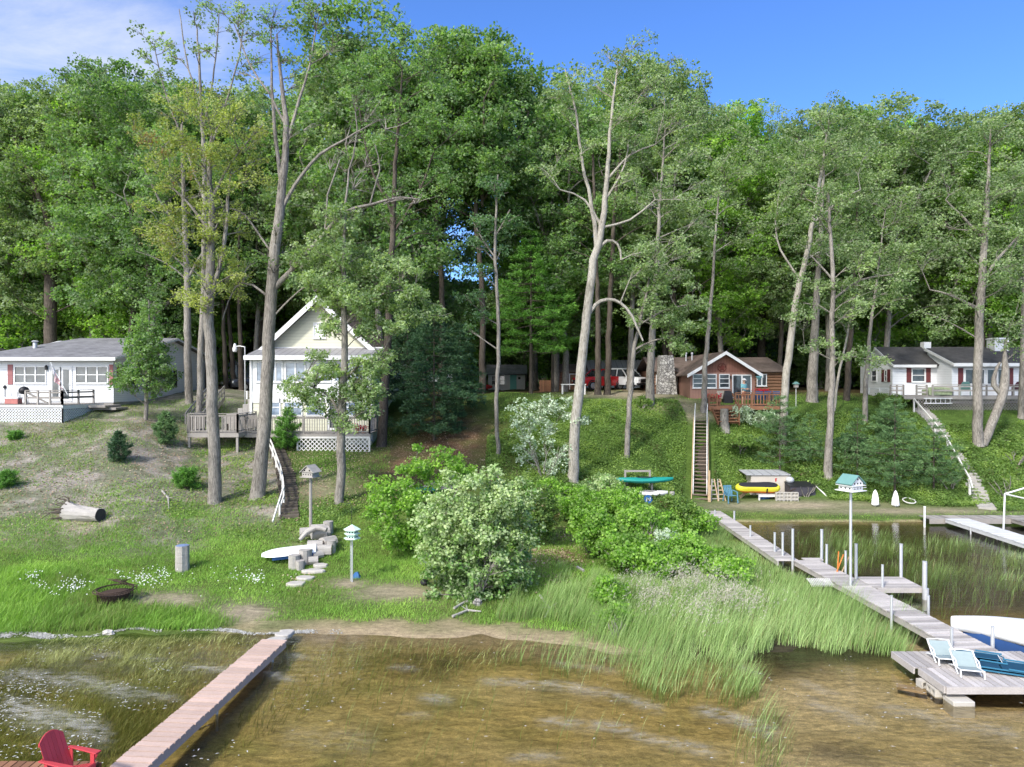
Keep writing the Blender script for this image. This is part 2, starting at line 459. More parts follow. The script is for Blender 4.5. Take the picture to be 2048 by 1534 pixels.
def lerp(a, b, w): return a*(1-w[:, None]) + np.array(b)[None]*w[:, None]
px, py, nn, n1, n2, n3, n4, lawn, dry, litter, soil, sand = ground_weights(xf, yf, zf)
c = np.tile(np.array([.075, .125, .026]), (len(xf), 1))                     # turf soil under green
c = lerp(c, (.15, .19, .045), np.clip(n2*.8*(lawn > .4), 0, 1))
c = lerp(c, (.235, .215, .175), np.clip(dry*(.2+1.0*nn), 0, .9))
c = lerp(c, (.33, .29, .25), np.clip(dry*sstep(n2, .5, .8), 0, .8))
c = lerp(c, (.17, .10, .06), np.clip(litter*(.5+.8*n2), 0, .95))
c = lerp(c, (.36, .30, .21), np.clip(soil, 0, .95))
c = lerp(c, (.40, .31, .19), np.clip(sand, 0, 1))
c = lerp(c, (.06,.052,.03), sstep(xf, 3.6, 5.)*sstep(zf, .07, .02)*(yf < 30)); bed = sstep(zf, -.02, -.14)
bedc = np.tile(np.array([.54, .41, .165]), (len(xf), 1))
w1 = vnoise(xf+.6*yf, yf*2.2, 2.6, 31); w2 = vnoise(xf, yf*1.5, .9, 32); w3 = vnoise(xf, yf, .35, 33)
bedc = lerp(bedc, (.70, .57, .32), np.clip((w1-.45)*2.2, 0, .8)*np.clip(.4+xf/6, .25, 1))
bedc = lerp(bedc, (.27, .24, .08), np.clip((w2-.5)*1.8, 0, .6)*np.clip(.9-xf/14, .2, 1))
bedc = lerp(bedc, (.30, .31, .10), np.clip((.5-xf/5)*.15, 0, .6)*(.4+w3))
# dark weed and silt patches lying on the bed where the photo shows them
for (a, b_, rx, ry, k) in ((790,1275,120,11,.95),(850,1335,90,26,.75),(1000,1310,200,18,.5),(1560,1340,110,30,.75),(1650,1305,120,22,.7),(1680,1510,90,26,.95),(1990,1480,60,60,.4),(1545,1440,40,18,.85),(1900,1380,160,16,.5)):
    bedc = lerp(bedc, (.028, .024, .014), np.clip(soft(px, py, a, b_, rx, ry)*k*(.6+.8*w3), 0, .9))
for (a, b_, rx, ry, k) in ((900,1300,90,10,.6),(960,1290,160,8,.5),(1130,1275,150,10,.9)):
    bedc = lerp(bedc, (.30, .17, .07), np.clip(soft(px, py, a, b_, rx, ry)*k*(.5+w2), 0, .8))
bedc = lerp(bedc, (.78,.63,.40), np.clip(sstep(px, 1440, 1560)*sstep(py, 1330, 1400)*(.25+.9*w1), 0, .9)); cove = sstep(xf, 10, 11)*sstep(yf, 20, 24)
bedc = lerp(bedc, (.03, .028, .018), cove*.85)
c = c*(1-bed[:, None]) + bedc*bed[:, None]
ca = me.color_attributes.new('soil', 'FLOAT_COLOR', 'POINT')
ca.data.foreach_set('color', np.concatenate([c, np.ones((len(c), 1))], 1).ravel())
ground = bpy.data.objects.new('ground', me); COL.objects.link(ground); tag(ground, 'lake shore, grassy slope and wooded bank', kind='structure')
m, t, n_, l = nt('ground_mix')
b = N(t, 'ShaderNodeBsdfPrincipled'); o = N(t, 'ShaderNodeOutputMaterial'); l.new(b.outputs[0], o.inputs[0])
tc = N(t, 'ShaderNodeTexCoord').outputs['Object']
at = N(t, 'ShaderNodeAttribute', attribute_name='soil').outputs['Color']
f1 = noise(t, 7, 6, .8, tc, None, .4); f2 = noise(t, 42, 4, .75, tc); f3 = noise(t, 3.1, 6, .8, tc, (.55, 1.7, 1), .8)
v = math_(t, 'MULTIPLY', math_(t, 'MULTIPLY_ADD', f1, 1.5), math_(t, 'MULTIPLY_ADD', f2, 1.7))
t.nodes[-3].inputs[2].default_value = .25
for nd in t.nodes:
    if nd.type == 'MATH' and nd.operation == 'MULTIPLY_ADD': nd.inputs[2].default_value = .2
v = math_(t, 'MULTIPLY', v, math_(t, 'MULTIPLY_ADD', f3, 2.0)); t.nodes[-2].inputs[2].default_value = .0
cc = N(t, 'ShaderNodeCombineColor')
for i in range(3): l.new(v, cc.inputs[i])
l.new(mix(t, 1.0, at, cc.outputs[0], 'MULTIPLY'), b.inputs['Base Color'])
b.inputs['Roughness'].default_value = 1.; b.inputs['Specular IOR Level'].default_value = .1
bp = N(t, 'ShaderNodeBump'); bp.inputs['Strength'].default_value = .7; bp.inputs['Distance'].default_value = .06
l.new(math_(t, 'ADD', f1, f2), bp.inputs['Height']); l.new(bp.outputs[0], b.inputs['Normal'])
me.materials.append(m)

# ------------------------------------------------------------------ water: near sheet with sky glints painted in as a pale film, far sheet plain
m, t, n_, l = nt('lake_water')
tc = N(t, 'ShaderNodeTexCoord').outputs['Object']
w1 = noise(t, 2.3, 4, .55, tc, (.8, 2.0, 1)); w2 = noise(t, 9, 3, .5, tc, (.8, 1.7, 1))
bp = N(t, 'ShaderNodeBump'); bp.inputs['Strength'].default_value = .16; bp.inputs['Distance'].default_value = .08
l.new(math_(t, 'ADD', w1, math_(t, 'MULTIPLY', w2, .3)), bp.inputs['Height'])
gl = N(t, 'ShaderNodeBsdfGlossy'); gl.inputs['Roughness'].default_value = .04; l.new(bp.outputs[0], gl.inputs['Normal'])
tr = N(t, 'ShaderNodeBsdfTransparent'); tr.inputs[0].default_value = (.94, .91, .80, 1)
fr = N(t, 'ShaderNodeFresnel'); fr.inputs[0].default_value = 1.33; l.new(bp.outputs[0], fr.inputs['Normal'])
ms = N(t, 'ShaderNodeMixShader'); l.new(fr.outputs[0], ms.inputs[0]); l.new(tr.outputs[0], ms.inputs[1]); l.new(gl.outputs[0], ms.inputs[2])
fa = N(t, 'ShaderNodeAttribute', attribute_name='sky_glint').outputs['Fac']
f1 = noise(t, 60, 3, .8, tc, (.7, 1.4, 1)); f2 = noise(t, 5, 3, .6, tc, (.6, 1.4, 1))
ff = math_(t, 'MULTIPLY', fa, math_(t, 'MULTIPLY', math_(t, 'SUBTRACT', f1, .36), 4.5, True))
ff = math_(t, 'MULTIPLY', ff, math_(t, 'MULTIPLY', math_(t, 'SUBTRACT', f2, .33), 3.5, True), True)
df = N(t, 'ShaderNodeBsdfDiffuse'); df.inputs[0].default_value = (.52, .50, .45, 1)  # pale diffuse colour stands in for sky mirrored by the ripples
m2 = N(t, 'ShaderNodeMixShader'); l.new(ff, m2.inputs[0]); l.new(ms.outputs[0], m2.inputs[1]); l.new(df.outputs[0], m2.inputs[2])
o = N(t, 'ShaderNodeOutputMaterial'); l.new(m2.outputs[0], o.inputs[0])
wx = axis([(-1200,-40,290),(-40,-26,3.5),(-26,26,.2),(26,40,3.5),(40,1200,290)]); wy = axis([(-600,0,150),(0,9,2.25),(9,22,.12),(22,39,.6)])
A, B = np.meshgrid(wx, wy); A = A.ravel(); B = B.ravel(); nx, ny = len(wx), len(wy)
me = bpy.data.meshes.new('water'); me.vertices.add(nx*ny); me.vertices.foreach_set('co', np.stack([A, B, A*0], 1).ravel())
ii, jj = np.meshgrid(np.arange(nx-1), np.arange(ny-1)); q = (jj*nx+ii).ravel(); fc = np.stack([q, q+1, q+nx+1, q+nx], 1)
me.loops.add(fc.size); me.loops.foreach_set('vertex_index', fc.ravel()); me.polygons.add(len(fc)); me.polygons.foreach_set('loop_start', np.arange(0, fc.size, 4)); me.update(calc_edges=True)
pxw, pyw = proj(A, np.maximum(B, 8.5), A*0)
glint_ = np.zeros(len(A))
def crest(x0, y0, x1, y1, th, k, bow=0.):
    """a curved bar of painted sky reflection from one pixel to another"""
    global glint_
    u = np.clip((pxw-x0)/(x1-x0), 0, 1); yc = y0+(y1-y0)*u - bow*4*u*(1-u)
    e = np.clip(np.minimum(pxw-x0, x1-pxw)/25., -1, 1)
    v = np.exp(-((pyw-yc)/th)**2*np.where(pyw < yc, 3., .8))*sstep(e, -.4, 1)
    glint_ = np.maximum(glint_, v*k)
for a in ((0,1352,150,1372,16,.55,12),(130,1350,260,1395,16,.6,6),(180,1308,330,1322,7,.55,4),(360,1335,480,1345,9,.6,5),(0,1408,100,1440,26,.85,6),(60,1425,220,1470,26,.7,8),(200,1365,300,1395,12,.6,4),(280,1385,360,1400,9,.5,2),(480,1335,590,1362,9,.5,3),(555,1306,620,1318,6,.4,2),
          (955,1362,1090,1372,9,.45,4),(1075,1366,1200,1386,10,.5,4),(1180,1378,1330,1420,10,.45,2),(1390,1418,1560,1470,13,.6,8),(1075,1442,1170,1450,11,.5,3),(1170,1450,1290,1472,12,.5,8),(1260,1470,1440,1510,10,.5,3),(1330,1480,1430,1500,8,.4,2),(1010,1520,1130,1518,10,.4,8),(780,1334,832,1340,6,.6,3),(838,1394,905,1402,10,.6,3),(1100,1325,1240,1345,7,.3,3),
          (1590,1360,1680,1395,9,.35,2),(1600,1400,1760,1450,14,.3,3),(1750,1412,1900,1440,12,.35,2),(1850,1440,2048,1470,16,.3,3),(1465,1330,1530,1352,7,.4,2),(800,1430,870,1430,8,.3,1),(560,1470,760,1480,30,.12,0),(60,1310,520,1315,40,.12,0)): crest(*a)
at = me.attributes.new('sky_glint', 'FLOAT', 'POINT'); at.data.foreach_set('value', glint_.astype(np.float32))
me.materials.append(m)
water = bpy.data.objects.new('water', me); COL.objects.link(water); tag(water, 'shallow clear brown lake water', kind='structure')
# ------------------------------------------------------------------ vegetation tools
def unit(a): return a/np.maximum(np.linalg.norm(a, axis=-1, keepdims=True), 1e-9)
def rand_dir(n): return unit(RNG.normal(size=(n, 3)))

def np_mesh(name, co, faces_n, k, tone, m, smooth=False):
    """mesh of faces_n k-gons laid out one after the other in co"""
    me = bpy.data.meshes.new(name)
    me.vertices.add(len(co)); me.vertices.foreach_set('co', np.ascontiguousarray(co, np.float32).ravel())
    me.loops.add(faces_n*k); me.loops.foreach_set('vertex_index', np.arange(faces_n*k, dtype=np.int32))
    me.polygons.add(faces_n); me.polygons.foreach_set('loop_start', np.arange(0, faces_n*k, k, dtype=np.int32))
    me.update(calc_edges=True)
    at = me.attributes.new('tone', 'FLOAT', 'FACE'); at.data.foreach_set('value', np.clip(tone, 0, 1).astype(np.float32))
    me.materials.append(m)
    return me

def leaf_co(c, d, nrm, L, W):
    s = unit(np.cross(nrm, d)); d = unit(d - nrm*np.sum(d*nrm, 1, keepdims=True)); L = np.asarray(L)[:, None]; W = np.asarray(W)[:, None]
    up = nrm*W*.12
    return np.stack([c-d*L*.5, c+s*W*.5-d*L*.08+up, c+d*L*.5, c-s*W*.5-d*L*.08+up], 1).reshape(-1, 3)

WIND = np.array([.8, .1, .05])
def spray_leaves(cl, per=9, lpers=13, size=.15, flat=.55, flip=.25, tilt=.65, droop=.12, wind=.7, spr=.42):
    """cl: clumps (x, y, z, radius, tone). Returns co, tone of leaves gathered in flattened sprays within every clump"""
    cl = np.asarray(cl, float); n = len(cl)
    k = np.repeat(np.arange(n), per)
    r = cl[k, 3:4]
    off = RNG.normal(size=(len(k), 3)); off = unit(off)*RNG.uniform(.25, 1., (len(k), 1))**.6
    off[:, 2] *= flat
    sc = cl[k, :3] + off*r
    sn = unit(np.array([0, 0, 1.]) + RNG.normal(size=(len(k), 3))*tilt*.8 + off*.35)
    st = cl[k, 4] + RNG.normal(size=len(k))*.10
    sr = r[:, 0]*spr*RNG.uniform(.7, 1.3, len(k))
    j = np.repeat(np.arange(len(k)), lpers); M = len(j)
    u = RNG.normal(size=(M, 3)); u = u - sn[j]*np.sum(u*sn[j], 1, keepdims=True); u = unit(u)
    rad = np.sqrt(RNG.uniform(0, 1, (M, 1)))*sr[j][:, None]
    c = sc[j] + u*rad + sn[j]*RNG.normal(size=(M, 1))*.06 + np.array([0, 0, -1.])*droop*rad**2/np.maximum(sr[j][:, None], .1)
    nrm = unit(sn[j] + RNG.normal(size=(M, 3))*tilt)
    fl = RNG.uniform(size=M) < flip; nrm[fl] *= -1
    d = unit(u*.6 + RNG.normal(size=(M, 3))*.5 + WIND*wind + np.array([0, 0, -.25]))
    L = size*RNG.uniform(.7, 1.3, M)
    tone = st[j] + RNG.normal(size=M)*.11
    return leaf_co(c, d, nrm, L, L*.85), tone

def add_mesh_obj(name, me, parent=None, loc=(0,0,0)):
    o = bpy.data.objects.new(name, me); COL.objects.link(o); o.location = loc
    if parent: o.parent = parent
    return o

def curve_pts(p, q, n=4, sag=.0, wob=.06):
    p = Vector(p); q = Vector(q); L = (q-p).length
    w = Vector((random.gauss(0, wob), random.gauss(0, wob), random.gauss(0, wob)))*L
    out = []
    for i in range(n+1):
        f = i/n; b = 4*f*(1-f)
        out.append(p.lerp(q, f) + w*b + Vector((0, 0, sag*L*b)))
    return out

def crom(p, i, f):
    a = p[i-1] if i else p[0]*2-p[1]; b, c = p[i], p[i+1]; d = p[i+2] if i+2 < len(p) else c*2-b
    return (b*2 + (c-a)*f + (a*2-b*5+c*4-d)*f*f + (b*3-a-c*3+d)*f**3)*.5
def make_tree(name, label, cat, group, loc, trunks, clumps, lm, bm, size=.125, per=9, lpers=17, flip=.25, flat=.55, twigs=3,
              minr=.018, wind=.7, tilt=.65, crown='crown', leafy=None, droop=.12, spr=.42, rise=.5, extra=None):
    """trunks: polylines of (x,y,z,r) in world space; clumps (x,y,z,R,tone); loc: foot of the tree"""
    loc = Vector(loc)
    root = thing(name, label, cat, loc, 0., group)
    tb = MB(); nodes = []           # (Vector, r)
    for pl in trunks:
        pts = [Vector(p[:3])-loc for p in pl]; rr = [p[3] for p in pl]
        # resample with slight wander
        P2, R2 = [], []
        for i in range(len(pts)-1):
            n = max(2, int((pts[i+1]-pts[i]).length/.6))
            for k in range(n):
                f = k/n; P2.append(crom(pts, i, f) + (Vector((random.gauss(0, .02), random.gauss(0, .02), 0)) if (i or k) else Vector()))
                R2.append(rr[i]*(1-f)+rr[i+1]*f)
        P2.append(pts[-1]); R2.append(rr[-1])
        tb.tube(P2, R2, 12 if max(rr) > .12 else 7)
        nodes += list(zip(P2, R2))
    npos = np.array([tuple(n[0]) for n in nodes]); nrad = np.array([n[1] for n in nodes])
    cl = np.asarray(clumps, float).reshape(-1, 5) if len(clumps) else np.zeros((0, 5))
    if len(cl):
        cl = cl.copy(); cl[:, :3] -= np.array(loc)
        d0 = np.array([np.min(np.linalg.norm(npos - c[:3], axis=1)) for c in cl])
        for i in np.argsort(d0):
            c = cl[i, :3]; dv = c - npos; dist = np.linalg.norm(dv, axis=1)
            hor = np.linalg.norm(dv[:, :2], axis=1)
            cost = dist + 1.6*np.maximum(0, rise*hor - dv[:, 2]) + np.where(nrad < .02, .6, 0)
            k = int(np.argmin(cost)); D = dist[k]
            if D < .15: continue
            r0 = min(nrad[k]*.75, minr + .0095*D + .004); r1 = max(.008, min(r0*.55, .02))
            nn = max(2, min(6, int(D/.8)))
            pts = curve_pts(npos[k], c, nn, .05, .05); rr = [r0+(r1-r0)*j/nn for j in range(nn+1)]
            tb.tube(pts, rr, 6 if r0 > .04 else 4, cap=False)
            npos = np.vstack([npos, np.array([tuple(p) for p in pts[1:]])]); nrad = np.concatenate([nrad, rr[1:]])
            Rr = cl[i, 3]
            for _ in range(twigs):
                e = Vector(rand_dir(1)[0])*Rr*random.uniform(.6, 1.05); e.z = e.z*.5+.1*Rr; e.x += .25*Rr
                tb.tube(curve_pts(pts[-2], Vector(c)+e, 2, .05, .08), [.011, .009, .005], 3, cap=False)
    if extra: extra(tb, loc)
    tb.build('trunk', bm, root, smooth=True)
    if len(cl):
        lv = cl if leafy is None else cl[RNG.uniform(size=len(cl)) < leafy]
        co, tone = spray_leaves(lv, per, lpers, size, flat, flip, tilt, droop, wind, spr)
        add_mesh_obj(crown, np_mesh(crown, co, len(tone), 4, tone, lm), root)
    return root

def blob(c, r, n, R=(.7, 1.1), tone=.5, tv=.14, shell=.55, bottom=-1.):
    """n clump centres in an ellipsoid, thicker near its skin"""
    d = rand_dir(n*2); d = d[d[:, 2] > bottom][:n]; n = len(d)
    rad = RNG.uniform(shell**3, 1, n)**(1/3.)
    p = np.array(c) + d*rad[:, None]*np.array(r)
    tz = tone + RNG.normal(size=n)*tv
    return np.column_stack([p, RNG.uniform(R[0], R[1], n), tz])

def pxblob(cx, cy, rx, ry, D, n, R=(.7, 1.1), tone=.5, tv=.14, depth=None, shell=.4):
    c = P(cx, cy, D); s = D/FX
    return blob(c, (rx*s, depth if depth else .75*rx*s+.4, ry*s), n, R, tone, tv, shell)

def pxtrunk(pts, D):
    """(px, py, width_px[, dD]) -> world polyline with radii"""
    out = []
    for p in pts:
        d = D + (p[3] if len(p) > 3 else 0)
        v = P(p[0], p[1], d); out.append((v.x, v.y, v.z, p[2]*d/FX/2*.86))
    return out

# ---- conifers
def make_pine(name, label, loc, h, rad, lm, bm, group=None, base=.12, whorls=None, nl=.16, nw=.03, dens=1., trunk_r=None, up=.15, lean=(0, 0), cat='pine tree', layered=.6, tone=.5):
    loc = Vector(loc); root = thing(name, label, cat, loc, 0., group)
    tb = MB(); tr = trunk_r or max(.03, h*.013)
    lx, ly = lean
    tb.tube([(lx*f, ly*f, h*f - .15*(f == 0)) for f in np.linspace(0, 1, 7)], [tr*(1-.92*f) for f in np.linspace(0, 1, 7)], 8)
    tips = []
    wn = whorls or max(9, int(h/(.42 if h > 3 else .2)))
    for w in range(wn):
        f = base + (1-base)*(w+.4)/wn
        z = h*f
        prof = min(1., (1.02-f)**.8*1.12/(1-base*.8)**.8)
        if f < base+.18: prof *= .75
        nb = random.randint(4, 6) if h > 3 else random.randint(6, 8)
        a0 = random.random()*6.28
        for b in range(nb):
            a = a0 + 6.28*b/nb + random.gauss(0, .22)
            L = rad*prof*random.uniform(.6, 1.12)
            if L < .08: L = .08
            p0 = Vector((lx*f, ly*f, z)); e = Vector((math.cos(a), math.sin(a), up*random.uniform(.2, 1.6)))*L + p0
            pts = curve_pts(p0, e, 3, -.04, .03)
            tb.tube(pts, [max(.006, .012*L+.004)*(1-.25*i) for i in range(4)], 4, cap=False)
            n = max(4, int(L*13*dens*(2.4 if h < 3 else 1.3)))
            for i in range(n):
                g = random.uniform(.22, 1.05); g = g**.8
                side = random.choice((-1, 1))*random.uniform(.0, .42)*L*(1.1-g)*1.1
                q = p0.lerp(e, g) + Vector((-math.sin(a), math.cos(a), 0))*side + Vector((0, 0, random.gauss(0, .03+.02*L)))
                dr = Vector((math.cos(a), math.sin(a), .25)) + Vector((-math.sin(a), math.cos(a), 0))*(side/L*1.6)
                tips.append((*q, *dr.normalized(), random.gauss(tone, .13) + .12*(g-.6)))
    tb.build('trunk', bm, root, smooth=True)
    T = np.array(tips); k = np.repeat(np.arange(len(T)), 9); M = len(k)
    d = unit(T[k, 3:6] + RNG.normal(size=(M, 3))*.65 + np.array([0, 0, .12])); nrm = rand_dir(M); nrm = unit(nrm - d*np.sum(nrm*d, 1, keepdims=True) + np.array([0, 0, .6]))
    L = nl*RNG.uniform(.7, 1.35, M)
    c = T[k, :3] + d*L[:, None]*.45 + RNG.normal(size=(M, 3))*nl*.28
    co = leaf_co(c, d, nrm, L, nw*RNG.uniform(.7, 1.4, M))
    tone = T[k, 6] + RNG.normal(size=M)*.09
    add_mesh_obj('crown', np_mesh('crown', co, M, 4, tone, lm), root)
    return root

# ---- blades (grass, reeds): tapered strips of nseg quads
def blades_mesh(name, base, h, w, lean, m, tone, nseg=1, bend=.35):
    n = len(base)
    ang = RNG.uniform(0, 2*np.pi, n); s = np.stack([np.cos(ang), np.sin(ang), np.zeros(n)], 1)
    hv = np.asarray(h)[:, None]; wv = np.asarray(w)[:, None]*.5
    up = np.array([0, 0, 1.])
    def pt(f): return base + up*hv*f*(1-.18*f*np.linalg.norm(lean, axis=1, keepdims=True)) + lean*hv*(f**1.7)
    if nseg == 1:
        co = np.stack([base-s*wv, base+s*wv, pt(1.0)], 1).reshape(-1, 3)
        return np_mesh(name, co, n, 3, tone, m)
    cos = []; tn = []
    fs = np.linspace(0, 1, nseg+1)
    for i in range(nseg):
        a, b = pt(fs[i]), pt(fs[i+1]); wa = wv*(1-.75*fs[i]); wb = wv*(1-.75*fs[i+1])
        if i == nseg-1: wb = wv*.12
        cos.append(np.stack([a-s*wa, a+s*wa, b+s*wb, b-s*wb], 1)); tn.append(tone+.12*(fs[i]-.4))
    co = np.concatenate(cos).reshape(-1, 3)
    return np_mesh(name, co, n*nseg, 4, np.concatenate(tn), m)

def scatter(n, box, fn):
    """n random ground points of the world box kept with probability fn(px, py, X, Y, Z)"""
    X = RNG.uniform(box[0], box[1], n); Y = RNG.uniform(box[2], box[3], n); Z = gz(X, Y)
    px, py = proj(X, Y, Z); k = RNG.uniform(size=n) < fn(px, py, X, Y, Z)
    return np.stack([X[k], Y[k], Z[k]], 1), px[k], py[k]
# ------------------------------------------------------------------ shared materials
M = {}
M['wsid'] = mat('white_lap_siding', (.71,.72,.73), .55, .05, 1.2, .35, lap=.125, lapdark=.72)
M['white'] = mat('white_paint', (.72,.72,.71), .5, .06, 3, fine=.03)
M['oldwhite'] = mat('weathered_white_paint', (.66,.64,.60), .7, .14, 5, fine=.12)
M['cream'] = mat('cream_siding', (.62,.61,.47), .65, .08, 2, .3, lap=.2, lapdark=.82)
M['conc'] = mat('weathered_concrete', (.34,.32,.29), .95, .2, 3.5, .4, fine=.14)
M['block'] = mat('concrete_block', (.46,.43,.38), .95, .14, 5, .4, fine=.14)
M['shgrey'] = mat_shingle('grey_shingles', (.16,.157,.168), (.22,.217,.228))
M['shdark'] = mat_shingle('charcoal_shingles', (.052,.05,.05), (.085,.08,.078))
M['shbrown'] = mat_shingle('brown_shingles', (.12,.09,.075), (.18,.135,.115))
M['metal'] = mat('ribbed_roof_metal', (.33,.32,.33), .5, .12, 1.5, .5, metal=.3, lap=.42, lapaxis=0, lapdark=.6)
M['metgrey'] = mat('corrugated_grey_roof', (.42,.42,.43), .6, .15, 1.5, .5, metal=.2, lap=.5, lapaxis=0, lapdark=.65)
M['glass'] = mat_glass('window_glass')
M['glassb'] = mat_glass('blueish_glass', (.10,.13,.17))
M['shut'] = mat('maroon_shutter', (.13,.035,.035), .6, .12, 4, .3, lap=.06, lapdark=.75)
M['shutr'] = mat('faded_rose_shutter', (.30,.12,.12), .6, .12, 4, .3, lap=.06, lapdark=.75)
M['greywood'] = mat('silvered_wood', (.30,.275,.25), .85, .16, 2.5, .35, tone=.3, fine=.2)
M['dockwood'] = mat('silvered_dock_boards', (.43,.395,.37), .85, .15, 2.2, .35, tone=.26, fine=.22)
M['pinkwood'] = mat('composite_dock_boards', (.50,.365,.30), .8, .10, 2.2, .3, tone=.12, fine=.12)
M['redwood'] = mat('red_cedar_boards', (.25,.12,.065), .75, .14, 3, .3, tone=.25, fine=.15)
M['brownwood'] = mat('stained_brown_wood', (.20,.105,.06), .75, .16, 3, .3, tone=.25, fine=.12)
M['tanwood'] = mat('pale_tan_lumber', (.46,.33,.20), .8, .15, 3, .3, tone=.2, fine=.15)
M['darkwood'] = mat('dark_weathered_wood', (.085,.07,.055), .9, .2, 4, .4, tone=.3, fine=.2)
M['log'] = mat('stained_log_wall', (.21,.10,.06), .7, .16, 3, .9, stretch=(.3, 3, 3), lap=.24, lapdark=.3)
M['rside'] = mat('red_brown_panelling', (.23,.105,.075), .75, .08, 2, .4, lap=.2, lapaxis=0, lapdark=.7)
M['rside2'] = mat('dusty_red_panelling', (.30,.165,.125), .75, .08, 2, .4, lap=.2, lapaxis=0, lapdark=.85)
M['stone'] = mat_stone('fieldstone', (.22,.205,.19), (.52,.50,.46))
M['alu'] = mat('galvanised_pipe', (.55,.56,.57), .45, .1, 5, metal=.35, fine=.05)
M['black'] = mat('black_metal', (.018,.018,.02), .5, .15, 5)
M['rust'] = mat('rusty_dark_iron', (.06,.038,.028), .9, .5, 9, .4, fine=.3)
M['red'] = mat('red_paint', (.42,.025,.025), .5, .1, 4, fine=.06)
M['chairred'] = mat('red_poly_lumber', (.45,.05,.06), .55, .07, 4, fine=.06, tone=.1)
M['blue'] = mat('blue_plastic', (.035,.13,.32), .5, .1, 4)
M['teal'] = mat('teal_plastic', (.015,.24,.20), .45, .1, 3)
M['bluegrey'] = mat('faded_blue_plastic', (.10,.24,.33), .55, .08, 3)
M['ltblue'] = mat('pale_blue_cloth', (.20,.45,.50), .8, .08, 6)
M['yellow'] = mat('yellow_vinyl', (.62,.56,.04), .45, .08, 3)
M['orange'] = mat('orange_vinyl', (.60,.17,.03), .5, .08, 3)
M['tan'] = mat('tan_fibreboard', (.50,.45,.385), .8, .09, 1.5, fine=.06)
M['sling'] = mat('pale_sling_cloth', (.27,.33,.33), .8, .08, 8, .2, fine=.08)
M['slingblue'] = mat('navy_sling_cloth', (.012,.055,.10), .7, .1, 8, .2, fine=.1)
M['bframe'] = mat('blue_painted_tube', (.035,.15,.24), .5, .1, 5)
M['cover'] = mat('white_boat_cover', (.66,.67,.68), .5, .05, 2.5, .4)
M['hull'] = mat('blue_hull', (.04,.10,.28), .4, .1, 3)
M['skin'] = mat('skin', (.50,.30,.21), .6, .06, 8)
M['hair'] = mat('grey_hair', (.25,.22,.20), .8, .1, 10)
M['aqua'] = mat('aqua_door_paint', (.18,.50,.46), .55, .06, 3)
M['tealroof'] = mat('teal_roof', (.14,.28,.26), .55, .1, 3, fine=.06)
M['mint'] = mat('pale_mint_paint', (.58,.74,.64), .55, .06, 3, fine=.05)
M['hole'] = mat('dark_hole', (.01,.01,.01), .9, .05, 3)
M['tyre'] = mat('tyre_rubber', (.015,.015,.016), .85, .1, 8)
M['carwhite'] = mat('white_car_paint', (.78,.79,.80), .3, .03, 2, coat=.6)
M['carred'] = mat('red_car_paint', (.42,.012,.015), .3, .05, 2, coat=.6)
M['cardark'] = mat('dark_car_paint', (.03,.033,.04), .3, .05, 2, coat=.6)
M['rim'] = mat('alloy_rim', (.38,.38,.39), .35, .06, 5, metal=.7)
M['lampred'] = mat('tail_lamp', (.35,.01,.01), .2, .05, 5, coat=.5)
M['lampclear'] = mat('head_lamp_lens', (.60,.62,.64), .12, .04, 5, coat=.6)
M['pot'] = mat('terracotta', (.36,.13,.07), .85, .1, 5)
M['flowerred'] = mat('red_petals', (.55,.02,.04), .6, .2, 20)
M['stonepale'] = mat('pale_flat_stone', (.44,.41,.37), .9, .16, 4, .5, fine=.14)
M['cutwood'] = mat('bleached_log', (.36,.335,.305), .9, .22, 3, .7, fine=.25, stretch=(1, 1, 3))
M['endgrain'] = mat('dark_end_grain', (.05,.045,.042), .95, .25, 8, .5)
M['fabric'] = mat('white_canvas', (.80,.79,.80), .9, .07, 5, .3)
M['quilt'] = mat('leafy_print_cloth', (.34,.40,.24), .9, .5, 9)

# ------------------------------------------------------------------ building helpers
def MAP(face, c):
    """(u along wall, v up, w outwards) -> local xyz"""
    if face == 'front': return lambda u, v, w: (u, c-w, v)
    if face == 'right': return lambda u, v, w: (c+w, u, v)
    return lambda u, v, w: (c-w, u, v)
def bx(mb, mp, u0, v0, u1, v1, w0, w1):
    a = mp(u0, v0, w0); b = mp(u1, v1, w1)
    return mb.box(min(a[0],b[0]), min(a[1],b[1]), min(a[2],b[2]), max(a[0],b[0]), max(a[1],b[1]), max(a[2],b[2]))
def window(parent, face, c, u0, v0, u1, v1, nx=1, nz=2, fm=None, gm=None, fw=.06, name='window', sill=True):
    mp = MAP(face, c); f = MB(); fm = fm or M['white']
    bx(f, mp, u0, v0, u0+fw, v1, -.02, .05); bx(f, mp, u1-fw, v0, u1, v1, -.02, .05)
    bx(f, mp, u0+fw, v1-fw, u1-fw, v1, -.02, .048); bx(f, mp, u0+fw, v0, u1-fw, v0+fw, -.02, .048)
    if sill: bx(f, mp, u0-.03, v0-.045, u1+.03, v0-.002, -.02, .075)
    for i in range(1, nx):
        x = u0+(u1-u0)*i/nx; bx(f, mp, x-fw*.7, v0+fw, x+fw*.7, v1-fw, -.02, .044)
    for i in range(1, nz):
        z = v0+(v1-v0)*i/nz; bx(f, mp, u0+fw, z-fw*.38, u1-fw, z+fw*.38, -.02, .036)
    o = f.build(name, fm, parent)
    p = MB(); bx(p, mp, u0+.01, v0+.01, u1-.01, v1-.01, -.02, .014); p.build('pane', gm or M['glass'], o)
    return o
def shutter(parent, face, c, u0, v0, u1, v1, m=None):
    mp = MAP(face, c); s = MB(); bx(s, mp, u0, v0, u1, v1, -.02, .035)
    for a, b in ((v0, v0+.06), (v1-.06, v1), ((v0+v1)/2-.03, (v0+v1)/2+.03)): bx(s, mp, u0-.004, a, u1+.004, b, -.02, .045)
    return s.build('shutter', m or M['shut'], parent)
